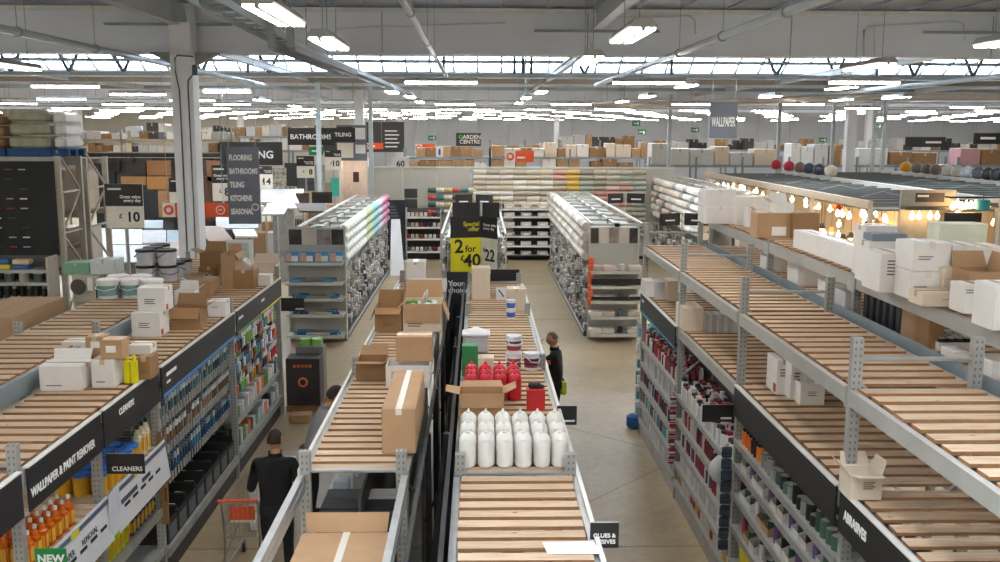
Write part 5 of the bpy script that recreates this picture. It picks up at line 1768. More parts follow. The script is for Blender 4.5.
for (x, y) in ((-.19, .03), (.19, .03), (-.15, .82), (.15, .82)):
    mb = MB(); mb.tube([(x - .015, y, .06), (x + .015, y, .06)], .06, 14)
    w = link(mb.mesh('wheel', blackm, True), 'wheel', parent=tro)
    mb = MB(); mb.box(x - .022, x + .022, y - .02, y + .02, .06, .16); link(mb.mesh('fork', galv), 'fork', parent=tro)
# white parcel standing in the aisle by the left rack
t = thing('paper_sacks', 'two white open boxes stacked in the aisle beyond the trolley', 'box', (-2.62, 11.62, 0))
link(boxm('lower_box', wcard, -.25, .2, -.2, .25, 0, .62, .01), 'lower_box', parent=t)
mb = MB(); mb.quad((-.25, -.2, .62), (.1, -.2, .62), (.2, .12, .86), (-.15, .12, .8), t=.008); link(mb.mesh('lid_flap', wcard), 'lid_flap', parent=t)
mb = MB(); mb.quad((-.2, -.05, .62), (.2, .0, .62), (.26, .28, .82), (-.1, .28, .82), t=.008); link(mb.mesh('lid_flap', white), 'lid_flap', parent=t)

# ================================================================ pallet display box at the end of the left rack
pb = thing('pallet_display', 'charcoal printed display box on a wooden pallet at left rack end', 'display', (-3.12, 16.95, 0))
pw = mat('pallet_wood', (150, 116, 80), .8, 0, .1, 8)
for y in (-.33, 0, .33):
    link(boxm('pallet_runner', pw, -.32, .32, y - .05, y + .05, 0, .1), 'pallet_runner', parent=pb)
for x in (-.26, -.13, 0, .13, .26):
    link(boxm('pallet_board', pw, x - .05, x + .05, -.4, .4, .1, .12), 'pallet_board', parent=pb)
link(boxm('display_box', mat('charcoal_print', (58, 54, 56), .6, 0, .1, 6), -.3, .3, -.38, .05, .12, .98, .008), 'display_box', parent=pb)
link(boxm('display_box', mat('grey_print', (130, 126, 122), .6, 0, .1, 6), -.2, .3, .06, .4, .12, 1.1, .008), 'display_box', parent=pb)
for k in range(5):
    link(boxm('printed_mark', mat('orange_print', (220, 110, 60), .6), -.17 + k * .07, -.12 + k * .07, -.384, -.379, .82, .87), 'printed_mark', parent=pb)
mb = MB(); mb.lathe([(.09, -.384), (.09, -.38)], 16); mk = mb.mesh('printed_ring', MATS['orange_print'])
o = link(mk, 'printed_ring', (0, 0, .55), (math.pi / 2, 0, 0), pb); o.location = (0, -.765, .55)
mb = MB(); mb.lathe([(.055, -.386), (.055, -.38)], 16)
o = link(mb.mesh('printed_ring', MATS['charcoal_print']), 'printed_ring', (0, -.767, .55), (math.pi / 2, 0, 0), pb)
for k in range(2):
    mb = MB(); mb.lathe([(.1, 1.1), (.1, 1.2), (.095, 1.22)], 14, c=(-.05 + k * .22, .22))
    tag(link(mb.mesh('green_tin', mat('green_lid', (130, 190, 90), .4), True), 'green_tin', (-3.12, 16.95, .001)), 'green lidded tin, %s of two on the pallet display' % ('left', 'right')[k], 'tin')
carton(-3.25, -2.9, 15.95, 16.2, 0, .13, card, 'flat brown carton on the floor before the pallet display', tp=False)
# ================================================================ wallpaper aisles in the middle distance
PAL = [(226, 220, 208), (214, 204, 188), (198, 186, 168), (186, 176, 160), (234, 230, 222), (206, 196, 184), (224, 210, 186), (176, 166, 154),
       (226, 190, 100), (178, 186, 176), (214, 164, 148), (222, 190, 190), (130, 122, 112), (206, 210, 204), (238, 234, 226), (164, 158, 152)]
PALM = [mat('wallpaper_%d' % i, c, .6, 0, .06, 9) for i, c in enumerate(PAL)]
core_m = mat('roll_core', (226, 222, 214), .7)
_roll = {}


def roll_mesh(m, L, r):
    k = (m.name, L, r)
    if k not in _roll:
        mb = MB()
        prof = [(r * .9, -L / 2), (r, -L / 2 + .01), (r, L / 2 - .01), (r * .9, L / 2)]
        mb.lathe(prof, 10)
        me = mb.mesh('wallpaper_roll', m, True)
        me.transform(Matrix.Rotation(math.pi / 2, 4, 'Y'))
        _roll[k] = me
    return _roll[k]


def roll(m, L, r, loc, rz, label, group):
    o = link(roll_mesh(m, L, r), 'wallpaper_roll', loc, (0, 0, rz))
    return tag(o, label, 'wallpaper roll', group)


# ---- back partition with display of rolls
BY = 37.3
bw = thing('display_partition', 'long grey partition wall carrying horizontal wallpaper rolls', 'partition', (0, BY, 0))
pnl = boxm('wall_panel', gond, .01, 1.32, 0, .06, 0, 3.56)
x = -4.25
while x < 7.2:
    link(pnl, 'wall_panel', (x, 0, 0), parent=bw)
    x += 1.33
link(boxm('top_rail', mat('pale_rail', (206, 206, 198), .5), -4.25, 7.75, -.04, .1, 3.56, 3.62), 'top_rail', parent=bw)
link(boxm('plinth', black, -4.25, 7.75, -.05, 0, 0, .12), 'plinth', parent=bw)
xs0 = aY(473, 200, BY).x
for r_ in range(13):
    z = 3.42 - r_ * .205
    for c in range(13):
        x = xs0 + .27 + c * .52
        blk = (c * 7 + (r_ // 2) * 5 + (r_ * c) % 3)
        i = [0, 4, 14, 6, 1, 2, 5, 3][blk % 8]
        if c > 5: i = [1, 2, 3, 5, 7, 11, 10, 9, 15, 2][(blk * 3) % 10]
        if c == 7 and r_ < 4: i = 8
        if c == 8 and 1 < r_ < 5: i = 9
        if c in (9, 10) and r_ in (4, 5): i = 10
        if z < 1.9 and (1.0 < c * .52 + xs0 < 3.4): continue
        roll(PALM[i], .505, .098, (x, BY - .10, z), 0, 'wallpaper roll lying level on the grey back partition', 'rolls on the back partition')
# left part: three rows of patterned rolls and dark swatch cards
kids = [mat('wallpaper_kid%d' % i, c, .6, 0, .3, 14) for i, c in enumerate([(226, 220, 208), (70, 130, 140), (200, 90, 80), (212, 190, 140), (228, 224, 214), (60, 90, 84)])]
for r_ in range(4):
    for c in range(7):
        p = aY(424 + c * 8.1, 190 + r_ * 7.2, BY)
        if c == 0: continue
        roll(kids[(c * 5 + r_ * 3) % 6], .31, .09, (p.x, BY - .10, p.z), 0, 'patterned wallpaper roll left of the beige rolls', 'patterned rolls on the back partition')
for r_ in range(2):
    p = aY(411, 193 + r_ * 10.5, BY)
    tag(link(boxm('swatch_card', darkfill, -.25, .25, -.03, -.005, -.19, .17), 'swatch_card', (p.x, BY, p.z)), 'dark swatch card on the partition, %s of two' % ('upper', 'lower')[r_], 'card')
# dark information board
p0 = aY(388, 258, BY - .3); p1 = aY(405, 200, BY - .3)
nb = thing('information_board', 'tall navy information board beside the grey partition shelves', 'board', (p0.x, BY - .3, 0))
navy = mat('navy_board', (44, 50, 62), .5, 0, .06, 3)
link(boxm('board', navy, 0, p1.x - p0.x, 0, .05, .0, p1.z), 'board', parent=nb)
for k in range(14):
    link(boxm('printed_line', mat('grey_ink', (120, 126, 136), .6), .08, .3 + (k * 37 % 20) * .013, -.004, 0, .5 + k * .12, .53 + k * .12), 'printed_line', parent=nb)

beige_box = multi('beige_goods', [(214, 204, 188), (200, 190, 176), (224, 216, 204), (186, 176, 164)])
sbx = MB(); sbx.cbox(-.2, .2, -.12, .12, 0, .16, .01, 0); sbx.box(-.1, .1, -.122, -.12, .04, .1, 1)
sbp = Proto('border_box', 'box', [('border_box', sbx.mesh('border_box', [beige_box, white]))])
smb = MB(); smb.cbox(-.06, .06, -.06, .06, 0, .16, .015)
smp = Proto('paste_tub', 'tub', [('paste_tub', smb.mesh('paste_tub', multi('paste_goods', [(206, 200, 190), (60, 56, 60), (150, 60, 60), (200, 190, 150), (226, 224, 220), (110, 120, 130)])))])


def wall_unit(px0, px1, zs, name, label, Y=BY - .5, pr=None, n=3, plabel='', pgroup=''):
    a = aY(px0, 250, Y).x; b_ = aY(px1, 250, Y).x
    t = thing('shelf_unit', label, 'shelf unit', (a, Y, 0))
    w = b_ - a
    for x in (0, w - .03):
        link(boxm('side_panel', gond, x, x + .03, 0, .42, 0, max(zs) + .35), 'side_panel', parent=t)
    link(boxm('back_board', backp, .03, w - .03, .40, .42, 0, max(zs) + .3), 'back_board', parent=t)
    for z in zs:
        link(boxm('shelf', shelfm, .03, w - .03, 0, .40, z - .03, z), 'shelf', parent=t)
        link(boxm('shelf_edge', white if z > .3 else black, .03, w - .03, -.015, 0, z - .06, z), 'shelf_edge', parent=t)
        for k in range(n):
            pr.put(plabel, (a + w * (k + .5) / n, Y + .16, z + .001), 0, pgroup)
    return t


wall_unit(501, 551, [.2, .58, .96, 1.34, 1.72, 2.02], 'u', 'six shelf unit of beige boxes under the roll display', pr=sbp, n=3, plabel='beige border box on the six shelf unit below the roll display', pgroup='beige border boxes')
wall_unit(406, 441, [.35, .85, 1.3, 1.7], 'u', 'shelf unit of small paste tubs beside the navy board', pr=smp, n=8, plabel='small paste tub on the shelf unit beside the navy board', pgroup='paste tubs')


# ---- gondolas with rolls on top and packs below
def gondola(label, x0, x1, y0, y1, h, base=.14):
    t = thing('gondola', label, 'gondola', ((x0 + x1) / 2, y0, 0))
    hw = (x1 - x0) / 2
    L = y1 - y0
    link(boxm('spine', gond, -.04, .04, 0, L, 0, h), 'spine', parent=t)
    link(boxm('base', darkfill, -hw, hw, 0, L, 0, base), 'base', parent=t)
    for s in (-1, 1):
        xa, xb = sorted((s * hw, s * (hw + .03)))
        link(boxm('base_edge', shelfm, xa, xb, 0, L, base - .06, base), 'base_edge', parent=t)
    n = int(L / 1.33)
    for k in range(n + 1):
        y = min(k * 1.33, L - .05)
        link(boxm('frame_post', gond, -.07, .07, y, y + .05, 0, h + .04), 'frame_post', parent=t)
        link(boxm('top_bracket', gond, -hw + .1, hw - .1, y, y + .04, h - .05, h + .01), 'top_bracket', parent=t)
    for s in (-1, 1):
        link(boxm('top_rail', mat('pale_rail', (206, 206, 198), .5), s * hw * .8 - .03, s * hw * .8 + .03, 0, L, h - .02, h + .03), 'top_rail', parent=t)
    topm = boxm('top_board', mat('gondola_top', (156, 156, 150), .6), -hw * .76, hw * .76, .05, 1.3, h - .16, h - .14)
    for k in range(n):
        link(topm, 'top_board', (0, k * 1.33, 0), parent=t)
    return t


packm = multi('grey_hang_goods', [(196, 192, 186), (106, 104, 102), (176, 172, 166), (212, 208, 202), (136, 134, 132), (190, 178, 162), (150, 148, 146), (72, 72, 74)])
packc = multi('grey_hang_cards', [(214, 212, 206), (190, 188, 182), (140, 138, 136), (214, 210, 204), (110, 110, 110)])
hp = pack_proto('hanging_pack', .2, .25, packm, packc, .10)


PK6 = [mat('pack_tone_%d' % i, c, .6, 0, .1, 9) for i, c in enumerate([(196, 192, 186), (96, 94, 94), (176, 172, 166), (212, 208, 202), (136, 134, 132), (190, 178, 162)])]


def pack_face(x, face, y0, y1, zs, dy, label, group, near=0.0, owner=None):
    """hanging packs on a gondola face: singly up to depth near, beyond that joined as stuff on the gondola"""
    mb = MB()
    for z in zs:
        y = y0
        while y < y1:
            px_, py_ = x + random.uniform(-.06, .06), y + random.uniform(-.03, .03)
            if y < near:
                hp.put(label, (px_, py_, z), 0 if face > 0 else math.pi, group)
            else:
                i = random.randrange(6)
                mb.box(px_ - .003, px_ + .003, py_ - .1, py_ + .1, z - .25, z, random.randrange(6))
                xa, xb = sorted((px_ + face * .003, px_ + face * .1))
                mb.cbox(xa, xb, py_ - .076, py_ + .076, z - .225, z - .075, .008, i)
            y += dy
    if mb.v:
        o = link(mb.mesh('hanging_packs', PK6), 'hanging_packs', -owner.location, (0, 0, 0), owner)
        o['kind'] = 'stuff'


# left gondola
GL = gondola('long wallpaper gondola on the left with pastel rolls along its top', -4.40, -3.15, 22.6, 34.0, 2.72)
cols = [[4, 14, 4, 14], [14, 4, 14, 4], [0, 4, 14, 0], [4, 14, 0, 4]]
lp = [mat('lining_white', (228, 226, 220), .6), mat('lining_green', (176, 184, 140), .6), mat('lining_teal', (136, 184, 186), .6), mat('lining_grey', (190, 190, 196), .6), mat('lining_pink', (214, 150, 180), .6), mat('lining_rose', (196, 120, 150), .6)]
for c in range(19):
    i = [0, 0, 0, 0, 0, 0, 0, 1, 1, 1, 2, 2, 2, 3, 3, 4, 4, 5, 5][c]
    for r_ in range(4):
        roll(lp[i], .56, .11, (-3.22, 23.0 + c * .585, 2.66 - r_ * .24), math.pi / 2, 'lining roll along the top of the left gondola', 'lining rolls on left gondola')
pack_face(-3.32, 1, 22.9, 33.8, (1.62, 1.32, 1.02, .72, .42), .24, 'grey hanging pack on the long face of left gondola', 'packs on left gondola', 27.5, GL)
# its end bay
def end_bay(label, px0, px1, Y, zs, h, pics, picz, goods):
    a = aY(px0, 300, Y).x; b_ = aY(px1, 300, Y).x
    w = b_ - a
    t = thing('end_display', label, 'end display', (a, Y, 0))
    link(boxm('back_board', gond, 0, w, .5, .55, 0, h), 'back_board', parent=t)
    for x in (0, w - .04):
        link(boxm('side_post', gond, x, x + .04, .42, .5, 0, h + .02), 'side_post', parent=t)
    n = len(pics)
    for k, m in enumerate(pics):
        link(boxm('picture', m, w * k / n + .01, w * (k + 1) / n - .01, .485, .5, picz, picz + .36), 'picture', parent=t)
    for z in zs:
        link(boxm('shelf', shelfm, .02, w - .02, 0, .5, z - .03, z), 'shelf', parent=t)
        link(boxm('shelf_edge', mat('pale_rail', (206, 206, 198), .5), .02, w - .02, -.02, 0, z - .06, z + .01), 'shelf_edge', parent=t)
    return t, a, w


pic_d = mat('picture_dark', (70, 62, 64), .5, 0, .4, 5); pic_b = mat('picture_beige', (206, 194, 184), .5, 0, .1, 3); pic_g = mat('picture_mauve', (150, 136, 134), .5, 0, .3, 5)
t, a, w = end_bay('end display of left gondola with room pictures and roller packs', 285, 344, 22.0, [.22, .72, 1.1, 1.48, 1.95], 2.72, [pic_d, pic_b, pic_g, pic_d], 2.32, None)
bx = MB(); bx.cbox(-.16, .16, -.05, .05, 0, .26, .006, 0); bx.box(-.15, .0, -.052, -.05, .03, .23, 1); bx.box(.0, .15, -.052, -.05, .03, .16, 2)
bxp = Proto('decorating_set', 'box', [('decorating_set', bx.mesh('decorating_set', [mat('set_blue', (70, 150, 206), .5), mat('set_skin', (206, 170, 150), .5, 0, .3, 20), mat('set_white', (226, 226, 224), .5)]))])
for k in range(4):
    bxp.put('blue printed decorating set, number %s from left on the end display' % ('one', 'two', 'three', 'four')[k], (a + w * (k + .5) / 4, 22.0 + .1, 1.951), 0, 'decorating sets')
rp = MB(); rp.tube([(-.5, 0, .034), (.5, 0, .034)], .026, 6, 0); rp.tube([(-.48, 0, .034), (-.25, 0, .034)], .034, 6, 1); rp.tube([(.3, 0, .034), (.48, 0, .034)], .034, 6, 1)
rpp = Proto('roller_pole', 'pole', [('roller_pole', rp.mesh('roller_pole', [multi('pole_grey', [(150, 150, 146), (110, 112, 112), (200, 196, 186), (80, 84, 86)]), multi('pole_blue', [(60, 130, 180), (90, 150, 190), (40, 90, 140), (150, 160, 166)])]))])
for z in (.221, .721, 1.101, 1.481):
    for k in range(6):
        rpp.put('grey and blue extension pole on the end display shelves', (a + w / 2 + random.uniform(-.1, .1), 22.06 + k * .07, z), random.uniform(-.12, .12), 'extension poles')
flag(281, 304, 298, 311, 21.9, ['~~~~~'], 'black flag sign at the left corner of end display', size=.06)
# rolls of white dust sheets leaning at the far end
tag(link(MB().quad((0, 0, 0), (.5, .1, 0), (.3, .9, 1.9), (0, .8, 1.9), t=.05).mesh('leaning_sheet', white), 'leaning_sheet', (-3.05, 32.8, 0)), 'white sheet leaning on the far end of left gondola', 'sheet')

# right gondola
GR = gondola('long wallpaper gondola on the right with patterned rolls along its top', 2.62, 4.15, 22.9, 35.0, 2.78)
for c in range(20):
    for r_ in range(4):
        i = [5, 2, 13, 3, 15, 1, 0, 7, 5, 13][(c * 3 + r_ * 5 + c // 3) % 10]
        roll(PALM[i], .56, .115, (2.66, 23.3 + c * .585, 2.70 - r_ * .24), math.pi / 2, 'wallpaper roll along the top of the right gondola', 'rolls on right gondola')
pack_face(2.78, -1, 23.1, 34.8, (1.68, 1.40, 1.12, .84, .56, .32), .25, 'grey hanging pack on the long face of right gondola', 'packs on right gondola', 27.5, GR)
t, a, w = end_bay('end display of right gondola with room pictures and beige packs', 590, 641, 22.2, [.2, .62, 1.0, 1.36, 1.72], 2.72, [pic_d, pic_b, pic_g, pic_b, pic_d], 2.34, None)
link(boxm('black_header', black, .02, w - .02, -.022, -.02, 1.40, 1.55), 'black_header', parent=t)
link(boxm('black_header', black, .02, w - .02, -.022, -.02, 1.04, 1.12), 'black_header', parent=t)
bgx = MB(); bgx.cbox(-.15, .15, -.14, .14, 0, .13, .02)
bgp = Proto('beige_pack', 'pack', [('beige_pack', bgx.mesh('beige_pack', multi('beige_packs', [(206, 190, 180), (216, 206, 194), (190, 176, 166), (222, 214, 206)])))])
for z in (.201, .621, 1.001, 1.361, 1.721):
    for k in range(4):
        if k == 2: smp.put('paste tub between beige packs on the right end display', (a + w * (k + .5) / 4, 22.36, z), 0, 'tubs on right end display')
        else: bgp.put('beige pack lying on the right end display', (a + w * (k + .5) / 4, 22.36, z), 0, 'beige packs on right end display')
cs = thing('clip_strip', 'orange packets on a clip strip at the right gondola corner', 'clip strip', (aY(592, 300, 22.3).x - .05, 22.25, 2.05))
link(boxm('strip', galv, -.012, .012, 0, .004, -1.25, .02), 'strip', parent=cs)
for k in range(7):
    mb = MB(); mb.cbox(-.07, .07, -.04, -.001, -.15 - k * .165, -.005 - k * .165, .02)
    link(mb.mesh('packet', orange), 'packet', parent=cs)

# second gondola to the right, taller
G2 = gondola('taller wallpaper gondola beyond the right rack with white and grey rolls', 6.9, 8.6, 28.5, 40.0, 3.15)
mb = MB()
for c in range(19):
    for r_ in range(6):
        i = [4, 14, 13, 0, 15, 4, 12, 14, 6, 11][(c * 3 + r_ * 7 + c // 2) % 10]
        mb.tube([(6.93, 28.64 + c * .585, 3.10 - r_ * .25), (6.93, 29.2 + c * .585, 3.10 - r_ * .25)], .12, 10, i)
o = link(mb.mesh('wallpaper_rolls', PALM), 'wallpaper_rolls', -G2.location, (0, 0, 0), G2)
o['kind'] = 'stuff'
pack_face(7.0, -1, 28.8, 39.8, (1.55, 1.25, .95, .65), .26, 'grey hanging pack on the taller right gondola', 'packs on taller gondola', 0, G2)

# central gondola behind the offer sign
GC = gondola('low central gondola of decorating tools behind the yellow offer sign', -.95, .75, 25.0, 35.5, 2.2)
pack_face(-.85, -1, 25.2, 35.2, (2.0, 1.72, 1.44, 1.16, .88), .28, 'pale hanging pack on the central gondola left face', 'packs on central gondola left face', 0, GC)
pack_face(.66, 1, 25.2, 35.2, (2.0, 1.72, 1.44, 1.16, .88), .28, 'pale hanging pack on the central gondola right face', 'packs on central gondola right face', 0, GC)
for x in (-.95, .75):
    mb = MB(); mb.bar((x, 25.0, 0), (x, 25.0, 2.3), .05, .05); mb.bar((x, 25.0, 2.3), (x, 35.4, 2.3), .05, .05)
    link(mb.mesh('edge_rail', gond), 'edge_rail', (-(-.95 + .75) / 2, -25.0, 0), parent=GC)


# curved black category signs above the gondolas
def curved_sign(px, py, Y, w, h, label):
    p = aY(px, py, Y)
    t = thing('category_sign', label, 'sign', (p.x, Y, p.z))
    for s in (-1, 1):
        mb = MB()
        n = 6
        for k in range(n):
            a0 = k / n; a1 = (k + 1) / n
            q = lambda a_: (s * (.06 + a_ * w), -.25 * math.sin(a_ * 1.4))
            x0, y0 = q(a0); x1, y1 = q(a1)
            if s > 0: mb.quad((x0, y0, 0), (x1, y1, 0), (x1, y1, h), (x0, y0, h), t=.015)
            else: mb.quad((x1, y1, 0), (x0, y0, 0), (x0, y0, h), (x1, y1, h), t=.015)
        link(mb.mesh('sign_wing', black), 'sign_wing', parent=t)
        text('~~~~~~~', .07, ink, (s * (.06 + w * .5), -.17, h * .35), t, align='CENTER', rot=(math.pi / 2, 0, -s * .35))
    mb = MB(); mb.tube([(0, 0, -.7), (0, 0, h)], .02, 6); link(mb.mesh('stem', gond), 'stem', parent=t)
    return t


curved_sign(474, 206, 31, .55, .38, 'curved black category sign over the central gondola')
curved_sign(625, 203, 29, .5, .3, 'curved black category sign over the right gondola')
curved_sign(682, 225, 26.5, .62, .34, 'curved black category sign before the taller right gondola')

# ================================================================ offer sign at the end of the central racks
SY = 17.2
p0 = aY(450, 272, SY); p1 = aY(481, 216, SY); p2 = aY(497, 272, SY)
os_ = thing('offer_sign', 'yellow and black folded offer sign reading 2 for £40', 'sign', (p1.x, SY, p0.z))
wl_ = p1.x - p0.x; hh = p1.z - p0.z; wr_ = p2.x - p1.x
ang = R(14); ang2 = R(-48)
lt = bpy.data.objects.new('left_panel', boxm('left_panel', yellow, -wl_, 0, 0, .01, 0, hh * .62)); COL.objects.link(lt); lt.parent = os_; lt.rotation_euler = (0, 0, ang)
o = link(boxm('header', black, -wl_, 0, 0, .01, hh * .62, hh), 'header', parent=lt)
rt = bpy.data.objects.new('right_panel', boxm('right_panel', mat('price_cream', (226, 224, 214), .5), 0, wr_ * 1.45, 0, .01, 0, hh * .62)); COL.objects.link(rt); rt.parent = os_; rt.rotation_euler = (0, 0, ang2)
link(boxm('header', black, 0, wr_ * 1.45, 0, .01, hh * .62, hh), 'header', parent=rt)
text('2', .34, inkb, (-wl_ + .07, -.002, hh * .36), lt, bold=.008)
text('for', .17, inkb, (-wl_ + .27, -.002, hh * .37), lt, bold=.003)
text('£', .13, inkb, (-wl_ + .18, -.002, hh * .22), lt, bold=.003)
text('40', .32, inkb, (-wl_ + .24, -.002, hh * .11), lt, bold=.008)
text('Special\noffer', .11, yellow, (-.03, -.002, hh * .83), lt, align='RIGHT', bold=.002)
text('£', .1, inkb, (.06, -.002, hh * .38), rt, bold=.003)
text('22', .3, inkb, (.10, -.002, hh * .22), rt, bold=.006, sx=.9)
text('Great value\nevery day', .075, ink, (.06, -.002, hh * .83), rt)
for (dx, w) in ((-.52, .5), (.02, .32)):
    tt = link(boxm('back_header', black, dx, dx + w, .28, .29, hh * .95, hh * 1.22), 'back_header', parent=os_)
mb = MB(); mb.tube([(0, .04, -p0.z), (0, .04, hh * 1.25)], .025, 8); link(mb.mesh('pole', galv, True), 'pole', parent=os_)
# navy "Your choice" banner below the sign
q0 = aY(446, 330, 16.6); q1 = aY(469, 272, 16.6)
yc = thing('banner', 'navy banner reading Your choice below the offer sign', 'banner', (q0.x, 16.6, .05))
link(boxm('board', navy, 0, q1.x - q0.x, 0, .02, 0, q1.z - .05), 'board', parent=yc)
text('Your\nchoice', .14, ink, (.04, -.002, q1.z - .30), yc, bold=.002)
tag(link(boxm('black_board', black, 0, .5, 0, .02, -.0, .2), 'black_board', (aZ(491, 281, 2.5).x, 16.28, 2.43)), 'low black board at the far end of the central rack', 'board')
# small white sign with a blue stroke
ws = thing('card_sign', 'small white card with blue stroke behind the blue tubs', 'sign', (aZ(496, 300, DC).x, aZ(496, 300, DC).y, DC))
link(boxm('card', white, 0, .16, 0, .01, 0, .2), 'card', parent=ws)
mb = MB(); mb.bar((.04, -.002, .16), (.12, -.002, .05), .004, .02); link(mb.mesh('stroke', mat('blue_stroke', (50, 70, 130), .5)), 'stroke', parent=ws)
# ================================================================ far background
def board(px0, px1, py0, py1, Y, m, name, label, cat='sign', hangs='wire', parts=(), thick=.03, top=6.9, rz=0.0):
    """flat sign at depth Y; hangs: wire (from the roof), post (from the floor) or none. parts: (u0,u1,v0,v1,material,name); v up"""
    a = aY(px0, py1, Y); b_ = aY(px1, py0, Y)
    w, h = b_.x - a.x, b_.z - a.z
    t = thing(name, label, cat, (a.x, Y, a.z), rz)
    pn = link(boxm('panel', m, 0, w, 0, thick, 0, h), 'panel', parent=t)
    for (u0, u1, v0, v1, mm, nn) in parts:
        link(boxm(nn, mm, u0 * w, u1 * w, -.01, 0, v0 * h, v1 * h), nn, parent=pn)
    if hangs == 'wire':
        for u in (.08, .92):
            mb = MB(); mb.tube([(u * w, .015, h), (u * w, .015, top - a.z)], .008, 3)
            link(mb.mesh('hanging_wire', steelg), 'hanging_wire', parent=t)
    elif hangs == 'post':
        mb = MB(); mb.box(w * .5 - .03, w * .5 + .03, thick, thick + .05, -a.z, h)
        link(mb.mesh('post', mat('pale_sign_post', (178, 174, 168), .6)), 'post', parent=t)
    return pn, w, h


tone = lambda n, c, **k: mat(n, c, .6, 0, .06, 4, **k)
cream = tone('cream_board', (240, 232, 220)); slate = tone('slate_sign', (112, 116, 128)); pinkish = tone('pink_board', (220, 196, 184))
# ---- big hanging signs
t, w, h = board(229, 258, 147, 224, 24, slate, 'hanging_sign', 'tall grey hanging sign listing flooring, bathrooms, tiling, kitchens and seasonal', rz=R(4))
for k, s in enumerate(('FLOORING', 'BATHROOMS', 'TILING', 'KITCHENS', 'SEASONAL')):
    text(s, .19, ink, (.06, -.006, h * (.83 - k * .175)), t, sx=.60, bold=.007)
mb = MB(); mb.lathe([(.09, 0), (.09, .006)], 16); o = link(mb.mesh('ring', ink), 'ring', (w * .84, -.002, h * .22), (math.pi / 2, 0, 0), t)
mb = MB(); mb.lathe([(.07, 0), (.07, .009)], 16); o = link(mb.mesh('ring_centre', slate), 'ring_centre', (w * .84, -.002, h * .22), (math.pi / 2, 0, 0), t)
t, w, h = board(709, 738, 102, 138, 30, slate, 'hanging_sign', 'square grey hanging sign reading WALLPAPER')
text('WALLPAPER', .40, ink, (w * .5, -.004, h * .33), t, align='CENTER', sx=.34, bold=.01)
t, w, h = board(220, 282, 142, 165, 31, black, 'hanging_sign', 'long black hanging sign ending in ING behind the grey sign')
text('TILING', .34, ink, (w * .86, -.004, h * .3), t, align='RIGHT', bold=.006)
t, w, h = board(288, 334, 128, 145, 38, black, 'hanging_sign', 'black hanging sign reading BATHROOMS')
text('BATHROOMS', .27, ink, (w * .5, -.004, h * .35), t, align='CENTER', bold=.005)
t, w, h = board(331, 355, 128, 142, 36, black, 'hanging_sign', 'smaller black hanging sign reading TILING beside the bathrooms sign')
text('TILING', .2, ink, (w * .5, -.004, h * .4), t, align='CENTER', bold=.004)
t, w, h = board(456, 481, 133, 146, 62, black, 'hanging_sign', 'black hanging sign reading GARDEN CENTRE far back')
text('GARDEN\nCENTRE', .36, ink, (w * .55, -.004, h * .55), t, align='CENTER', bold=.006)
text('G', .36, mat('leaf_green', (90, 190, 80), .6), (w * .1, -.008, h * .55), t, bold=.012)
t, w, h = board(973, 1003, 133, 144, 46, black, 'hanging_sign', 'black hanging sign at the far right edge')
text('~~~~~~', .2, ink, (w * .5, -.004, h * .4), t, align='CENTER', bold=.004)
t, w, h = board(905, 946, 137, 147, 52, black, 'hanging_sign', 'low black sign above far pallets at right')
text('~~~~~~~', .2, ink, (w * .7, -.004, h * .35), t, align='CENTER', bold=.003)
# ---- orange way signs: white roundel panel beside an orange board
def way_sign(px0, px1, py0, py1, Y, txt, label, frac=.22, size=.15, arrow=True):
    t, w, h = board(px0, px1, py0, py1, Y, orange, 'way_sign', label, parts=((0, frac, 0, 1, white, 'icon_panel'),))
    mb = MB(); r = h * .36; mb.lathe([(r, 0), (r, .006)], 16); link(mb.mesh('roundel', orange), 'roundel', (w * frac * .5, -.011, h * .5), (math.pi / 2, 0, 0), t)
    mb = MB(); mb.lathe([(r * .5, 0), (r * .5, .009)], 12); link(mb.mesh('roundel_mark', white), 'roundel_mark', (w * frac * .5, -.011, h * .5), (math.pi / 2, 0, 0), t)
    text(txt, size, ink, (w * (frac + .06), -.004, h * .3), t, bold=.004)
    if arrow:
        mb = MB(); mb.lathe([(r * .9, 0), (r * .9, .004)], 16); link(mb.mesh('arrow_ring', ink), 'arrow_ring', (w * .88, -.001, h * .5), (math.pi / 2, 0, 0), t)
        mb = MB(); mb.lathe([(r * .72, 0), (r * .72, .007)], 16); link(mb.mesh('arrow_ring', orange), 'arrow_ring', (w * .88, -.001, h * .5), (math.pi / 2, 0, 0), t)
        link(boxm('arrow', ink, w * .88 - r * .45, w * .88 + r * .3, -.012, -.008, h * .47, h * .54), 'arrow', parent=t)
    return t


way_sign(163, 228, 203, 217, 25, 'TILING', 'orange way sign reading TILING crossing behind the near column', .19, .2)
way_sign(505, 534, 151, 162, 50, '~~~~', 'orange way sign above the partition at centre', .36, .17, False)
way_sign(415, 435, 144, 153, 56, '~~~', 'small orange way sign left of the far brown boxes', .36, .2, False)
way_sign(365, 383, 143, 149, 50, '~~~', 'narrow orange sign beside the slim post', .2, .15, False)
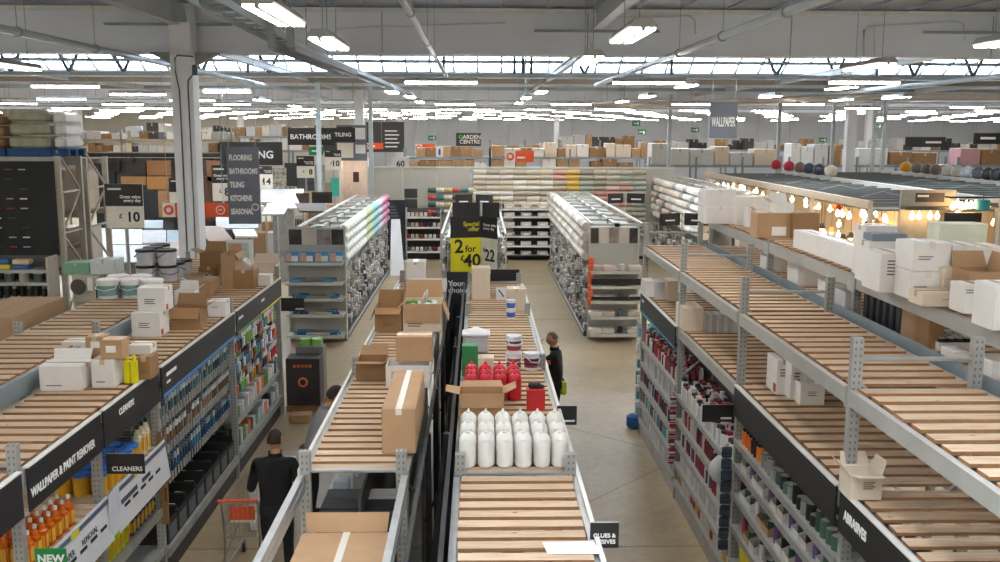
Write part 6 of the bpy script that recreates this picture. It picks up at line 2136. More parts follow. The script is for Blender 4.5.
# ---- price boards
def price_board(px0, px1, py0, pym, py1, Y, price, label, pence='', hangs='post'):
    t, w, h = board(px0, px1, py0, py1, Y, cream, 'price_board', label, hangs=hangs)
    f = (py1 - pym) / (py1 - py0)
    link(boxm('header', black, 0, w, -.012, 0, h * f, h), 'header', parent=t)
    text('£', h * f * .28, inkb, (w * .34, -.004, h * f * .46), t, bold=.003)
    text(price, h * f * .62, inkb, (w * .90, -.004, h * f * .3), t, align='RIGHT', bold=.008)
    text('Great value\nevery day', h * (1 - f) * .20, ink, (w * .95, -.014, h * (f + (1 - f) * .36)), t, align='RIGHT', bold=.002)
    link(boxm('top_label', mat('warm_black', (52, 46, 42), .6), w * .02, w * .98, -.016, -.012, h * (f + (1 - f) * .58), h * .99), 'top_label', parent=t)
    text('~~~~~~', h * (1 - f) * .16, ink, (w * .08, -.018, h * (f + (1 - f) * .72)), t)
    return t


price_board(107, 142, 184, 206, 228, 20.5, '10', 'cream price board reading £10 with black header on a post')
price_board(170, 195, 178, 192, 207, 28, '14', 'cream price board half hidden behind the near column')
price_board(213, 231, 165, 183, 201, 29, '8', 'cream price board left of the tall grey hanging sign')
price_board(257, 272, 166, 174, 189, 33, '14', 'cream price board reading £14 right of the tall grey hanging sign')
price_board(297, 314, 156, 166, 178, 35.6, '8', 'cream price board reading £8 over striped tiles')
price_board(325, 341, 150, 157, 170, 35.2, '10', 'cream price board reading £10 beside the bathroom display')
t, w, h = board(392, 409, 157, 169, 42, white, 'price_board', 'white price card reading 60 above the partition', hangs='post')
text('60', h * .7, inkb, (w * .5, -.004, h * .2), t, align='CENTER', bold=.01)
board(436, 443, 147, 157, 53.4, white, 'poster', 'white poster with blue figure above far boxes', 'poster', hangs='post', parts=((.35, .65, .2, .8, mat('poster_blue', (40, 80, 160), .5), 'figure'),))
# exit signs
for (px, py, Y, lab) in ((182, 162, 30, 'green exit sign behind the near column'), (316, 151, 40, 'green exit sign below the bathrooms sign'), (636, 123.5, 80, 'green exit sign far back right of centre'),
                         (642, 132, 84, 'pale green exit sign far back right of centre'), (695, 130, 80, 'green exit sign far back behind the slim post'), (878, 126, 60, 'green exit sign between slim posts at right'), (823, 140, 70, 'pale green exit sign far back at right'), (432, 138, 70, 'bright green exit sign far back left of centre')):
    s = 7 if Y < 45 else 4
    board(px - s, px + s, py - s * .6, py + s * .6, Y, green_e, 'exit_sign', lab, parts=((.2, .6, .4, .6, ink, 'arrow'), (.65, .85, .2, .8, ink, 'running_figure')), top=6.9)

# ---- far boxes and shelf rows
_fb = {}


def fbox(x0, x1, y0, y1, z, h, m, label, group, name='far_carton', cat='box'):
    k = m.name
    if k not in _fb:
        mb = MB(); mb.cbox(-.5, .5, -.5, .5, 0, 1, .02, 0); mb.box(-.05, .05, -.501, .501, .75, 1.003, 1)
        _fb[k] = mb.mesh('far_carton', [m, tape])
    o = link(_fb[k], name, ((x0 + x1) / 2, (y0 + y1) / 2, z), (0, 0, 0), None, (x1 - x0, y1 - y0, h))
    return tag(o, label, cat, group)


def shelf_row(px0, px1, pys, Y, depth, label, mats, blabel, bgroup, step=(8, 16), hs=(6, 13), post=70, m=steelg, ends=True):
    """far racking: shelves at photo heights pys, loaded with boxes whose widths and heights are drawn in px ranges"""
    xa, xb = aY(px0, 150, Y).x, aY(px1, 150, Y).x
    t = thing('far_racking', label, 'rack', (xa, Y, 0))
    ppm = F_PX / Y
    zs = [aY((px0 + px1) / 2, py, Y).z for py in pys]
    ztop = max(zs) + 8 / ppm
    n = max(1, int((px1 - px0) / post))
    for i in range(n + 1):
        for yy in (0, depth - .08):
            link(boxm('upright', m, -.05, .05, 0, .08, 0, ztop), 'upright', ((xb - xa) * i / n, yy, 0), parent=t)
    for z in zs:
        link(boxm('shelf', m, 0, xb - xa, 0, depth, z - .12, z), 'shelf', parent=t)
        x = xa + .1
        while x < xb - .3:
            w = random.uniform(*step) / ppm
            if x + w > xb: break
            hh_ = random.uniform(*hs) / ppm
            if random.random() < .9:
                fbox(x, x + w * .94, Y + .05, Y + depth - .1, z + .001, hh_, random.choice(mats), blabel, bgroup)
            x += w
    return t


# centre, beyond the partition
shelf_row(404, 490, [157, 171], 54, 1.2, 'far racking of brown boxes left of the centre orange sign', [card, cardd, card, wcard], 'far brown or white box left of the orange centre sign', 'far boxes left of centre', (9, 18), (7, 11))
shelf_row(490, 650, [157, 171], 54, 1.2, 'far racking of brown and white boxes right of the centre orange sign', [card, wcard, cardd, ccard, wcard], 'far brown or white box right of the orange centre sign', 'far boxes right of centre', (8, 17), (7, 15))
shelf_row(560, 640, [148], 66, 1.2, 'higher far racking with brown and dark boxes', [cardd, card, darkfill, gcard], 'box on the higher far racking right of centre', 'boxes on higher far racking', (6, 13), (8, 16), 40)
shelf_row(490, 560, [148], 70, 1.2, 'distant racking before the blue back wall', [card, gcard, wcard], 'box on distant racking before the blue wall', 'boxes on distant racking', (5, 10), (2, 5), 35)
# right: pallet rows
whitewrap = mat('white_wrap', (222, 222, 222), .35, 0, .05, 5)
shelf_row(650, 790, [165], 48, 1.4, 'far pallet rack of white wrapped goods right of centre', [whitewrap, wcard, gcard, whitewrap, ccard], 'white wrapped pallet load on the far right rack', 'white pallet loads', (14, 26), (10, 22), 45)
shelf_row(790, 858, [165], 50, 1.4, 'far rack of mixed dark goods right of the hanging sign', [whitewrap, darkfill, cardd, gcard], 'mixed load on the far rack behind the slim posts', 'mixed far loads', (9, 16), (10, 22), 30)
shelf_row(858, 1010, [165], 48, 1.4, 'far rack of wrapped pallets at right edge', [whitewrap, cardd, whitewrap, tone('olive_load', (96, 100, 62)), tone('pink_load', (206, 156, 160)), cardd], 'wrapped or brown pallet load at the far right', 'far right pallet loads', (20, 34), (11, 17), 50)
shelf_row(655, 1010, [150], 66, 1.4, 'distant racking with small dark goods at right', [darkfill, gcard, cardd, whitewrap, black], 'small distant goods along the right back wall', 'distant right goods', (6, 14), (5, 12), 60)
# left: racking above kitchens
shelf_row(66, 232, [152, 139], 46, 1.2, 'far racking of small white and brown goods at left', [wcard, gcard, cardd, darkfill, ccard, gcard, darkfill], 'small white or brown goods on the far left racking', 'goods on far left racking', (5, 12), (5, 9), 45, mat('tan_shelf', (176, 160, 136), .6))
shelf_row(125, 235, [137], 52, 1.2, 'high far racking with white appliances at left', [gcard, wcard, darkfill, gcard], 'appliance box on the high far left racking', 'appliances far left', (7, 12), (9, 14), 40)
shelf_row(232, 345, [150, 136], 50, 1.2, 'far racking with brown boxes behind the hanging signs', [cardd, darkfill, gcard, wcard, card, gcard], 'far box behind the black hanging signs', 'boxes behind hanging signs', (6, 14), (7, 12), 45)

# ---- dark signboard block behind the slim post
t, w, h = board(366, 404, 122, 152, 56, mat('dark_brown_sign', (62, 58, 58), .6), 'display_wall', 'tall dark display wall with white text lines behind slim post', 'display wall', hangs='post')
for k in range(5):
    link(boxm('text_line', ink, w * .5, w * (.82 + .05 * (k % 2)), -.012, 0, h * (.16 + k * .13), h * (.20 + k * .13)), 'text_line', parent=t)

# ---- tall tool rack at far left
TY = 20.0
tx0, tx1 = aY(-40, 200, TY).x, aY(60, 200, TY).x
rackm = mat('tan_rack_steel', (176, 168, 154), .5, .1)
for (ya, yb_, nm) in ((TY, TY + 1.05, 'front'), (TY + 1.35, TY + 2.5, 'rear')):
    t = thing('tall_rack', 'tall tan pallet rack at far left, %s of the back to back pair' % nm, 'rack', (tx1, ya, 0))
    zt = aY(60, 156, TY).z if nm == 'front' else aY(97, 157, TY + 2).z
    for y in (0, yb_ - ya):
        for x in (0, tx0 - tx1):
            link(boxm('upright', rackm, x - .06, x + .06, y - .04, y + .04, 0, zt), 'upright', parent=t)
    z = .3
    k = 0
    while z < zt - .6:
        a_, b_ = (0, yb_ - ya) if k % 2 else (yb_ - ya, 0)
        mb = MB(); mb.bar((0, a_, z), (0, b_, z + .85), .04, .04); link(mb.mesh('diagonal_brace', rackm), 'diagonal_brace', parent=t)
        mb = MB(); mb.bar((0, 0, z), (0, yb_ - ya, z), .04, .04); link(mb.mesh('cross_bar', galv), 'cross_bar', parent=t)
        z += .85; k += 1
    for z in ((zt - .02, 2.55) if nm == 'front' else (zt - .02, 3.2, 1.9)):
        for y in (0, yb_ - ya):
            link(boxm('beam', rackm, tx0 - tx1, -.06, y - .04, y + .04, z - .14, z), 'beam', parent=t)
        link(boxm('deck', mat('rack_deck', (160, 140, 112), .7), tx0 - tx1, -.06, .05, yb_ - ya - .05, z - .03, z), 'deck', parent=t)
    if nm == 'rear':
        for zz in (1.901, 3.201):
            for k in range(1):
                fbox(tx1 - 1.05 - k * 1.0, tx1 - .12 - k * 1.0, ya + .15, yb_ - .1, zz, .9, card if k % 2 else ccard, 'brown carton inside the rear tall rack at left', 'cartons in the rear tall rack')
zt = aY(60, 156, TY).z
# dark tool display on the rack front
td = thing('tool_display', 'black tool display wall with small hanging tools at far left', 'display wall', (tx0, TY - .12, 2.4))
link(boxm('panel', mat('black_display', (13, 15, 19), .6, 0, .1, 3), 0, tx1 - tx0 - .05, 0, .06, 0, 1.95), 'panel', parent=td)
hk = MB(); hk.box(-.07, .07, -.03, 0, -.012, .012, 0)
hkm = [hk.mesh('hung_tool', m) for m in (galv, mat('red_tool', (160, 40, 40), .5), mat('dark_tool', (56, 60, 66), .5), cream)]
for r_ in range(9):
    for c in range(int((tx1 - tx0 - .4) / .28)):
        if (r_ * 5 + c * 3) % 4 < 3:
            link(hkm[(r_ * 3 + c * 7) % 4], 'hung_tool', (.25 + c * .28, 0, .18 + r_ * .2), parent=td)
# goods below it
tl_sh = thing('goods_shelving', 'low shelving of coloured sponges, tins and bottles below the tool display', 'shelf unit', (tx0, TY - .6, 0))
W_ = tx1 - tx0 - .1
for z in (.9, 1.22, 1.56, 1.9, 2.16):
    link(boxm('shelf', shelfm, 0, W_, 0, .5, z - .03, z), 'shelf', parent=tl_sh)
    link(boxm('shelf_edge', galv, 0, W_, -.02, 0, z - .06, z), 'shelf_edge', parent=tl_sh)
link(boxm('back_board', backp, 0, W_, .48, .5, .3, 2.4), 'back_board', parent=tl_sh)
for x in (0, W_):
    link(boxm('side', rackm, x - .02, x + .02, 0, .5, 0, 2.42), 'side', parent=tl_sh)
spg = MB(); spg.cbox(-.17, .17, -.12, .12, 0, .1, .02)
spp = Proto('sponge_pack', 'pack', [('sponge_pack', spg.mesh('sponge_pack', multi('sponges', [(206, 196, 60), (70, 130, 170), (110, 140, 120), (214, 190, 150), (60, 100, 150), (150, 160, 150)])))])
tnb = MB(); tnb.lathe([(.1, 0), (.1, .16), (.09, .18)], 10, ms=[0, 1])
tnp = Proto('paint_tin', 'tin', [('paint_tin', tnb.mesh('paint_tin', [multi('tins', [(206, 200, 186), (60, 80, 60), (190, 186, 176), (80, 90, 84)]), mat('tin_lid', (220, 220, 214), .4)], True))])
btp = can_proto('dark_bottle', multi('dark_bottles', [(36, 36, 40), (50, 54, 50), (28, 30, 34), (90, 110, 50)]), multi('bottle_tops', [(200, 200, 196), (120, 130, 60), (40, 40, 44), (200, 190, 160)]), .05, .24, 'bottle')
for k in range(int((W_ - .1) / .38)):
    for lv in (0, 1):
        spp.put('coloured sponge pack stacked below the tool display', (tx0 + .25 + k * .38, TY - .42, 2.161 + lv * .102), 0, 'sponge packs')
for k in range(int((W_ - .1) / .3)):
    tnp.put('pale tin on the shelf below the sponge packs', (tx0 + .2 + k * .3, TY - .42, 1.901), 0, 'tins below sponges')
for z in (1.561, 1.221, .901):
    for k in range(int((W_ - .15) / .15)):
        btp.put('small dark bottle on the low shelving at far left', (tx0 + .15 + k * .15, TY - .45, z), 0, 'dark bottles at far left')
# wrapped pallets on top
bpm = mat('blue_pallet', (34, 74, 130), .7, 0, .1, 6)
for (px0, px1, m, lab, tp_) in ((6, 50, mat('green_grey_wrap', (158, 156, 134), .3, 0, .2, 5), 'pallet of wrapped greenish bottles on top of tall left rack', 107), (51, 67, whitewrap, 'pallet of white wrapped sacks on top of tall left rack', 110), (-45, 4, cardd, 'pallet of brown goods on tall rack at photo edge', 112)):
    a_ = aY(px0, 150, TY).x; b_ = aY(px1, 150, TY).x
    t = thing('loaded_pallet', lab, 'pallet', (a_, TY + .02, zt - .018))
    w_ = b_ - a_
    for y in (.02, .42, .82):
        link(boxm('pallet_block', bpm, 0, w_, y, y + .12, 0, .14), 'pallet_block', parent=t)
    link(boxm('pallet_deck', bpm, 0, w_, 0, .96, .14, .17), 'pallet_deck', parent=t)
    hz = aY(px0, tp_, TY).z - zt - .17
    for k in range(3):
        link(boxm('wrapped_layer', m, .03 + .02 * (k % 2), w_ - .03, .04, .92, .17 + k * hz / 3, .17 + (k + 1) * hz / 3 - .02, .05), 'wrapped_layer', parent=t)
# beige cutting station and green packs beyond the left rack
cb = thing('cutting_station', 'beige machine cabinet with round dial beyond the left racks', 'machine', (aY(72, 290, 17.9).x, 17.9, 0))
bei = mat('beige_machine', (178, 170, 154), .5, 0, .05, 4)
w_ = aY(100, 290, 17.9).x - aY(72, 290, 17.9).x
link(boxm('cabinet', bei, 0, w_, 0, .6, 0, aY(80, 275, 17.9).z, .02), 'cabinet', parent=cb)
zc_ = aY(80, 275, 17.9).z
mb = MB(); mb.lathe([(.13, 0), (.15, .03), (.1, .04)], 16); link(mb.mesh('dial', mat('machine_dark', (70, 66, 66), .5), True), 'dial', (.14, -.02, zc_ - .22), (math.pi / 2, 0, 0), cb)
link(boxm('control_box', white, .3, .4, -.03, 0, zc_ - .3, zc_ - .05, .01), 'control_box', parent=cb)
link(boxm('tray', mat('machine_tray', (150, 144, 132), .5), .1, w_, -.12, 0, zc_ - .55, zc_ - .48, .01), 'tray', parent=cb)
tgm = tone('tile_green', (120, 164, 140))
for k, (px0, px1, m, lab) in enumerate(((66, 92, tgm, 'green end pack of tile boxes on the beige machine'), (93, 118, mat('tile_white', (206, 214, 216), .5, 0, .2, 12), 'pale striped pack of tile boxes beside the green pack'))):
    a_ = aY(px0, 270, 18.1).x; b_ = aY(px1, 270, 18.1).x
    zb = zc_ + .002
    fbox(a_, b_, 17.95 + k * .02, 18.45, zb, aY(px0, 262 - k * 3, 18.1).z - zb, m, lab, 'tile packs')
nt_ = thing('sack_truck', 'navy moulded chair beyond the rear left rack', 'chair', (aY(103, 300, 17.2).x, 17.2, 0))
nvm = mat('navy_plastic', (40, 46, 70), .4)
link(boxm('seat', nvm, -.2, .2, -.2, .2, .42, .46, .015), 'seat', parent=nt_)
zb = aY(103, 281, 17.2).z
mb = MB(); mb.tube([(-.17, .18, .44), (-.17, .2, zb - .1), (-.1, .2, zb), (.1, .2, zb), (.17, .2, zb - .1), (.17, .18, .44)], .03, 8); link(mb.mesh('back_frame', nvm, True), 'back_frame', parent=nt_)
for (x, y) in ((-.17, -.17), (.17, -.17), (-.17, .17), (.17, .17)):
    mb = MB(); mb.tube([(x, y, 0), (x, y, .42)], .02, 6); link(mb.mesh('leg', nvm, True), 'leg', parent=nt_)

# ---- kitchen and flooring sample wall
KY = 34
samples = [(98, 120, 160, 172, (40, 36, 34)), (120, 146, 162, 176, (52, 44, 40)), (146, 171, 160, 176, (150, 104, 66)), (120, 146, 176, 186, (160, 116, 76)), (146, 171, 176, 190, (176, 124, 70)),
           (98, 108, 172, 222, (48, 44, 44)), (142, 158, 190, 218, (40, 42, 50)), (158, 173, 190, 218, (166, 128, 92)), (171, 186, 172, 190, (60, 48, 42)), (186, 214, 176, 222, (84, 54, 40)), (206, 222, 160, 182, (140, 96, 64)), (108, 142, 190, 222, (34, 32, 36))]
kw = thing('sample_wall', 'wall frame of flooring and kitchen door samples at left', 'display wall', (aY(96, 200, KY).x, KY + .1, 0))
w_ = aY(232, 200, KY).x - aY(96, 200, KY).x
link(boxm('backing', darkfill, 0, w_, .05, .12, 0, aY(100, 158, KY).z), 'backing', parent=kw)
link(boxm('head_rail', blackm, -1.0, w_, -.1, .12, aY(100, 157, KY).z, aY(100, 153, KY).z), 'head_rail', parent=kw)
for k in range(8):
    link(boxm('frame_post', blackm, w_ * k / 7 - .03, w_ * k / 7 + .03, -.05, .05, 0, aY(100, 158, KY).z), 'frame_post', parent=kw)
for i, (a_, b_, c_, d_, col) in enumerate(samples):
    p0 = aY(a_, d_, KY); p1 = aY(b_, c_, KY)
    m = mat('sample_%d' % i, col, .5, 0, .12, 3, stretch=(1, 1, 8))
    link(boxm('sample_panel', m, p0.x - kw.location.x + .03, p1.x - kw.location.x - .03, -.06, .04, p0.z + .02, p1.z - .02), 'sample_panel', parent=kw)

# ---- sloping tile and bath displays
def slope(px0, px1, py0, py1, Y, m, label, skew=0, dep=1.1, legs=True):
    """tilted display board: lower edge nearer"""
    a = aY(px0, py1, Y); b_ = aY(px1, py1, Y)
    c_ = aY(px1 - skew, py0, Y + dep); d_ = aY(px0 - skew, py0, Y + dep)
    t = thing('sloping_display', label, 'display', (a.x, Y, 0))
    O = Vector((a.x, Y, 0))
    mb = MB(); mb.quad(a - O, b_ - O, c_ - O, d_ - O, t=.05)
    link(mb.mesh('panel', m), 'panel', parent=t)
    lo = min(a.z, b_.z, c_.z, d_.z) - .06
    wq = b_.x - a.x
    link(boxm('pedestal', galv, wq * .4, wq * .6, dep * .3, dep * .6, 0, max(.1, lo)), 'pedestal', parent=t)
    return t


tilew = mat('tile_gloss_white', (206, 208, 212), .25, 0, .12, 3); tileb = mat('tile_blue_grey', (168, 186, 198), .25, 0, .1, 3)
slope(112, 142, 229, 244, 24.5, tilew, 'white sloping tile display under the £10 board')
slope(144, 163, 220, 228, 27, tileb, 'blue grey sloping display behind the orange way sign')
slope(140, 166, 230, 243, 25, tilew, 'white sloping tile display left of the near column')
slope(167, 184, 230, 243, 25, tileb, 'blue grey sloping tile display beside the near column')
slope(98, 150, 245, 262, 22.5, mat('bath_grey', (196, 192, 188), .3), 'grey sloping display board nearest at left', 0, 1.3)
slope(140, 190, 242, 258, 21.6, pinkish, 'cream pointed sloping board behind the black lidded buckets', -12, 1.2)
slope(209, 234, 226, 241, 22.5, pinkish, 'pink white sloping board right of the near column', 12, 1.2)
slope(96, 112, 228, 245, 26, tileb, 'blue grey sloping display at the tall rack end')
slope(258, 300, 189, 202, 31, tilew, 'broad white sloping display behind the grey hanging sign', -4, 1.6)
slope(276, 302, 196, 208, 29, white, 'white tilted leaflet stand among tile displays', 6, .8)
slope(216, 258, 215, 228, 27, tilew, 'white bath display behind the tall grey sign', 0, 1.4)
# glass cabinet frame
gc = thing('shower_frame', 'white framed shower cabinet right of the near column', 'shower', (aY(226, 262, 19.5).x, 19.5, 0))
w_ = aY(251, 262, 19.5).x - gc.location.x
z1 = aY(230, 240, 19.5).z
for x in (0, w_):
    link(boxm('frame_post', white, x - .04, x + .04, 0, .06, 0, z1, .01), 'frame_post', parent=gc)
link(boxm('frame_head', white, 0, w_, 0, .06, z1 - .06, z1), 'frame_head', parent=gc)
link(boxm('glass_panel', mat('pale_glass', (190, 206, 196), .1), .04, w_ - .04, .02, .03, .1, z1 - .06), 'glass_panel', parent=gc)
# pallets of boxed goods on the floor
def floor_pallet(px0, px1, pyb, pyt, m, label, depth=.9, layers=2, sidem=None):
    p = aZ(px0, pyb, 0)
    b_ = aY(px1, pyb, p.y)
    t = thing('loaded_pallet', label, 'pallet', (p.x, p.y, 0))
    w_ = b_.x - p.x
    for y in (0, depth * .45, depth - .1):
        link(boxm('pallet_block', pw, 0, w_, y, y + .1, 0, .1), 'pallet_block', parent=t)
    link(boxm('pallet_deck', pw, 0, w_, 0, depth, .1, .13), 'pallet_deck', parent=t)
    h = aY(px0, pyt, p.y).z - .13
    for k in range(layers):
        link(boxm('carton_layer', m, .02, w_ - .02, .02, depth - .02, .13 + k * h / layers, .13 + (k + 1) * h / layers - .01, .01), 'carton_layer', parent=t)
    if sidem:
        link(boxm('wrapped_side', sidem, w_, w_ + .35, .02, depth - .02, .1, .13 + h), 'wrapped_side', parent=t)
    return t


floor_pallet(236, 266, 257, 233, card, 'brown carton on a pallet with white wrapped panels beyond the left rack', 1.0, 1, whitewrap)
floor_pallet(304, 334, 229, 214, ccard, 'pallet of tan boxes with lid behind left gondola', 1.0, 1)
floor_pallet(212, 232, 250, 236, whitewrap, 'white wrapped pallet between near column and brown pallet', 1.0, 1)
for k, (px0, px1, pyb, pyt, m, lab) in enumerate(((262, 276, 234, 222, card, 'brown box on the floor left of the wire cages'), (306, 322, 219, 208, cardd, 'brown box behind the pallet of tan boxes'), (322, 336, 214, 205, card, 'small brown box beside the teal poster'),
                                                (288, 303, 212, 203, wcard, 'white leaflet box behind the wire cages'), (250, 262, 216, 206, wcard, 'white box at the foot of the tall grey sign'), (215, 228, 262, 250, ccard, 'cream box on the floor right of the near column'))):
    q = aZ(px0, pyb, .75)
    fbox(q.x, aY(px1, pyb, q.y).x, q.y, q.y + .5, 0, max(.3, aY(px0, pyt, q.y).z), m, lab, 'boxes among the tile displays')
slope(262, 284, 203, 214, 26.5, tilew, 'small white tilted board left of the leaflet stand', -6, .7)
slope(300, 330, 203, 211, 27.5, mat('brown_print', (96, 84, 76), .6), 'dark tilted sample board behind left gondola', 5, .7)
slope(236, 258, 229, 236, 25, white, 'low white tilted board at the foot of tall grey sign', 4, .8)
# wire cages
for k, (px0, px1) in enumerate(((272, 287), (288, 303))):
    p = aZ(px0, 240, 0); b_ = aY(px1, 240, p.y)
    t = thing('wire_cage', 'grey wire stock cage, %s of two behind the left gondola' % ('left', 'right')[k], 'cage', (p.x, p.y, 0))
    w_ = b_.x - p.x
    for i in range(6):
        link(boxm('bar', galv, w_ * i / 5 - .012, w_ * i / 5 + .012, 0, .03, 0, 1.1), 'bar', parent=t)
    for z in (.1, .6, 1.08):
        link(boxm('rail', galv, 0, w_, 0, .03, z, z + .04), 'rail', parent=t)
    link(boxm('load', mat('cage_load', (120, 110, 100), .7, 0, .3, 6), .04, w_ - .04, .05, .7, .12, .95, .02), 'load', parent=t)
# leaflet boards
for (px0, px1, py0, py1, Y, m, lab) in ((296, 309, 193, 203, 30, mat('brown_print', (96, 84, 76), .6, 0, .4, 8), 'brown printed tile box behind the left gondola'), (312, 332, 192, 203, 29.5, mat('warm_black', (52, 46, 42), .6), 'black tile sign box behind the left gondola'),
                                        (285, 297, 163, 186, 36, mat('charcoal_tile', (70, 68, 72), .5), 'charcoal tile sample panel'), (297, 314, 178, 191, 36.1, mat('striped_tile', (90, 98, 110), .5, 0, .5, 3, stretch=(.1, .1, 8)), 'striped grey tile sample panel'),
                                        (315, 325, 165, 192, 36, mat('pale_rib_tile', (176, 172, 164), .5, 0, .2, 4, stretch=(20, 1, 1)), 'pale ribbed tile sample panel'), (272, 286, 168, 189, 35, mat('patterned_tile', (170, 164, 156), .5, 0, .7, 8), 'patterned hexagon tile sample panel'),
                                        (331, 339, 178, 196, 34, mat('teal_poster', (60, 170, 150), .5), 'teal poster before the bathroom display')):
    board(px0, px1, py0, py1, Y, m, 'sample_panel', lab, 'panel', hangs='post')
# bathroom display cubicle, warm lit
BXY = 37.0
a_ = aY(338, 200, BXY).x; b_ = aY(368, 200, BXY).x
zt_ = aY(350, 158, BXY).z
bc = thing('bathroom_cubicle', 'white bathroom display cubicle with warm lamp inside', 'display', (a_, BXY, 0))
w_ = b_ - a_
bwm = mat('cubicle_white', (232, 226, 220), .5)
for x in (0, w_ - .06):
    link(boxm('side_wall', bwm, x, x + .06, 0, 1.6, 0, zt_), 'side_wall', parent=bc)
link(boxm('back_wall', mat('cubicle_pink', (232, 218, 208), .5), .06, w_ - .06, 1.54, 1.6, 0, zt_), 'back_wall', parent=bc)
link(boxm('head_board', slate, 0, w_, -.04, 0, zt_ - .1, aY(350, 125, BXY).z), 'head_board', parent=bc)
for k, (u0, u1, v0, v1, m) in enumerate(((.02, .55, .55, .95, black), (.02, .55, .08, .5, cream), (.62, .95, .6, .92, white), (.62, .95, .2, .45, white))):
    hb = aY(350, 125, BXY).z - zt_ + .1
    link(boxm('head_label', m, u0 * w_, u1 * w_, -.05, -.04, zt_ - .1 + v0 * hb, zt_ - .1 + v1 * hb), 'head_label', parent=bc)
link(boxm('mirror', mat('brown_mirror', (70, 50, 44), .3), w_ * .35, w_ * .55, 1.5, 1.54, zt_ - 1.0, zt_ - .6), 'mirror', parent=bc)
warm_e = bpy.data.materials.new('warm_bulb'); warm_e.use_nodes = True
bb_ = warm_e.node_tree.nodes['Principled BSDF']; bb_.inputs['Emission Color'].default_value = (1, .62, .28, 1); bb_.inputs['Emission Strength'].default_value = 26; bb_.inputs['Base Color'].default_value = (1, .8, .6, 1)
cub_e = warm_e.copy(); cub_e.name = 'cubicle_glow'
cub_e.node_tree.nodes['Principled BSDF'].inputs['Emission Color'].default_value = (1, .86, .74, 1)
cub_e.node_tree.nodes['Principled BSDF'].inputs['Emission Strength'].default_value = 14
link(boxm('downlight', cub_e, w_ * .25, w_ * .75, .6, .9, zt_ - .06, zt_ - .03), 'downlight', parent=bc)
link(boxm('cubicle_top', bwm, .06, w_ - .06, 0, 1.54, zt_ - .03, zt_), 'cubicle_top', parent=bc)
# two distant staff in yellow vests
hv = mat('hi_vis_yellow', (222, 226, 40), .7)
for (px, py, Y, lab, rz) in ((346, 191, 33.5, 'distant person in yellow vest before the bathroom display', 20), (367, 176, 39, 'distant person in dark and yellow beside the slim post', 200)):
    p = aY(px, py, Y)
    person(lab, (p.x, Y, max(0, 0)), R(rz), {'L': ((-.26, .05, 1.15), (-.24, .2, .93), (0, .3, -1), (0, 1, 0)), 'R': ((.26, .05, 1.15), (.24, .2, .93), (0, .3, -1), (0, 1, 0))}, hair=hair_mesh(hair_d, .01, -.05, .05), top=hv)

# ================================================================ lighting department at right
canm = mat('canopy_grey', (112, 114, 112), .6, 0, .08, 2); canr = mat('canopy_rail_tan', (196, 176, 152), .6, 0, .06, 3); canp = mat('canopy_rail_pale', (196, 194, 188), .5)
glow = MB(); glow.lathe([(.012, .14), (.02, .1), (.055, .04), (.06, 0), (.04, -.045), (.01, -.06)], 8)
glow_me = glow.mesh('bulb', warm_e, True)
shd = [MB().lathe([(.05, .16), (.13, .0)], 10, cap=False).mesh('shade', m) for m in (canp, mat('shade_glass', (226, 196, 150), .3), mat('shade_black', (44, 40, 38), .5), mat('shade_red', (190, 40, 34), .5))]


def pendant(x, y, z, top, label, group, sh=None):
    t = thing('pendant_lamp', label, 'lamp', (x, y, z), 0, group)
    link(glow_me, 'bulb', parent=t)
    mb = MB(); mb.tube([(0, 0, .14), (0, 0, max(.2, top - z))], .006, 3); link(mb.mesh('cord', inkb), 'cord', parent=t)
    if sh is not None: link(shd[sh], 'shade', parent=t)
    return t


def canopy(x0, x1, y0, y1, z, label):
    t = thing('lighting_canopy', label, 'canopy', ((x0 + x1) / 2, y0, 0))
    hw = (x1 - x0) / 2
    L = y1 - y0
    link(boxm('edge_rail', canr, -hw - .06, -hw + .06, 0, L, z - .2, z), 'edge_rail', parent=t)
    link(boxm('edge_rail', canp, hw - .06, hw + .06, 0, L, z - .1, z + .06), 'edge_rail', parent=t)
    n = int(L / 1.05)
    for k in range(n + 1):
        link(boxm('cross_slat', canm, -hw + .06, hw - .06, k * 1.05, k * 1.05 + .1, z - .12, z - .04), 'cross_slat', parent=t)
        link(boxm('canopy_panel', canm, -hw + .06, hw - .06, k * 1.05 + .16, k * 1.05 + 1.0, z - .26, z - .22), 'canopy_panel', parent=t)
    for k in range(0, n + 1, 4):
        for s in (-1, 1):
            link(boxm('support_post', canp, s * (hw - .03) - .05, s * (hw - .03) + .05, k * 1.05, k * 1.05 + .1, 0, z - .2), 'support_post', parent=t)
    for k in range(3):
        mb = MB(); y = 1.5 + k * 3.1
        mb.tube([(-hw * .8, y, z), (-hw * .3, y + .5, z + .12), (.1 * hw, y + .9, z - .02), (.6 * hw, y + 1.2, z + .1)], .007, 4)
        link(mb.mesh('loose_cable', gond), 'loose_cable', parent=t)
    link(boxm('spine_wall', mat('lamp_wall_cream', (214, 196, 168), .6, 0, .04, 3), -.05, .05, .2, L, 0, z - .3), 'spine_wall', parent=t)
    return t


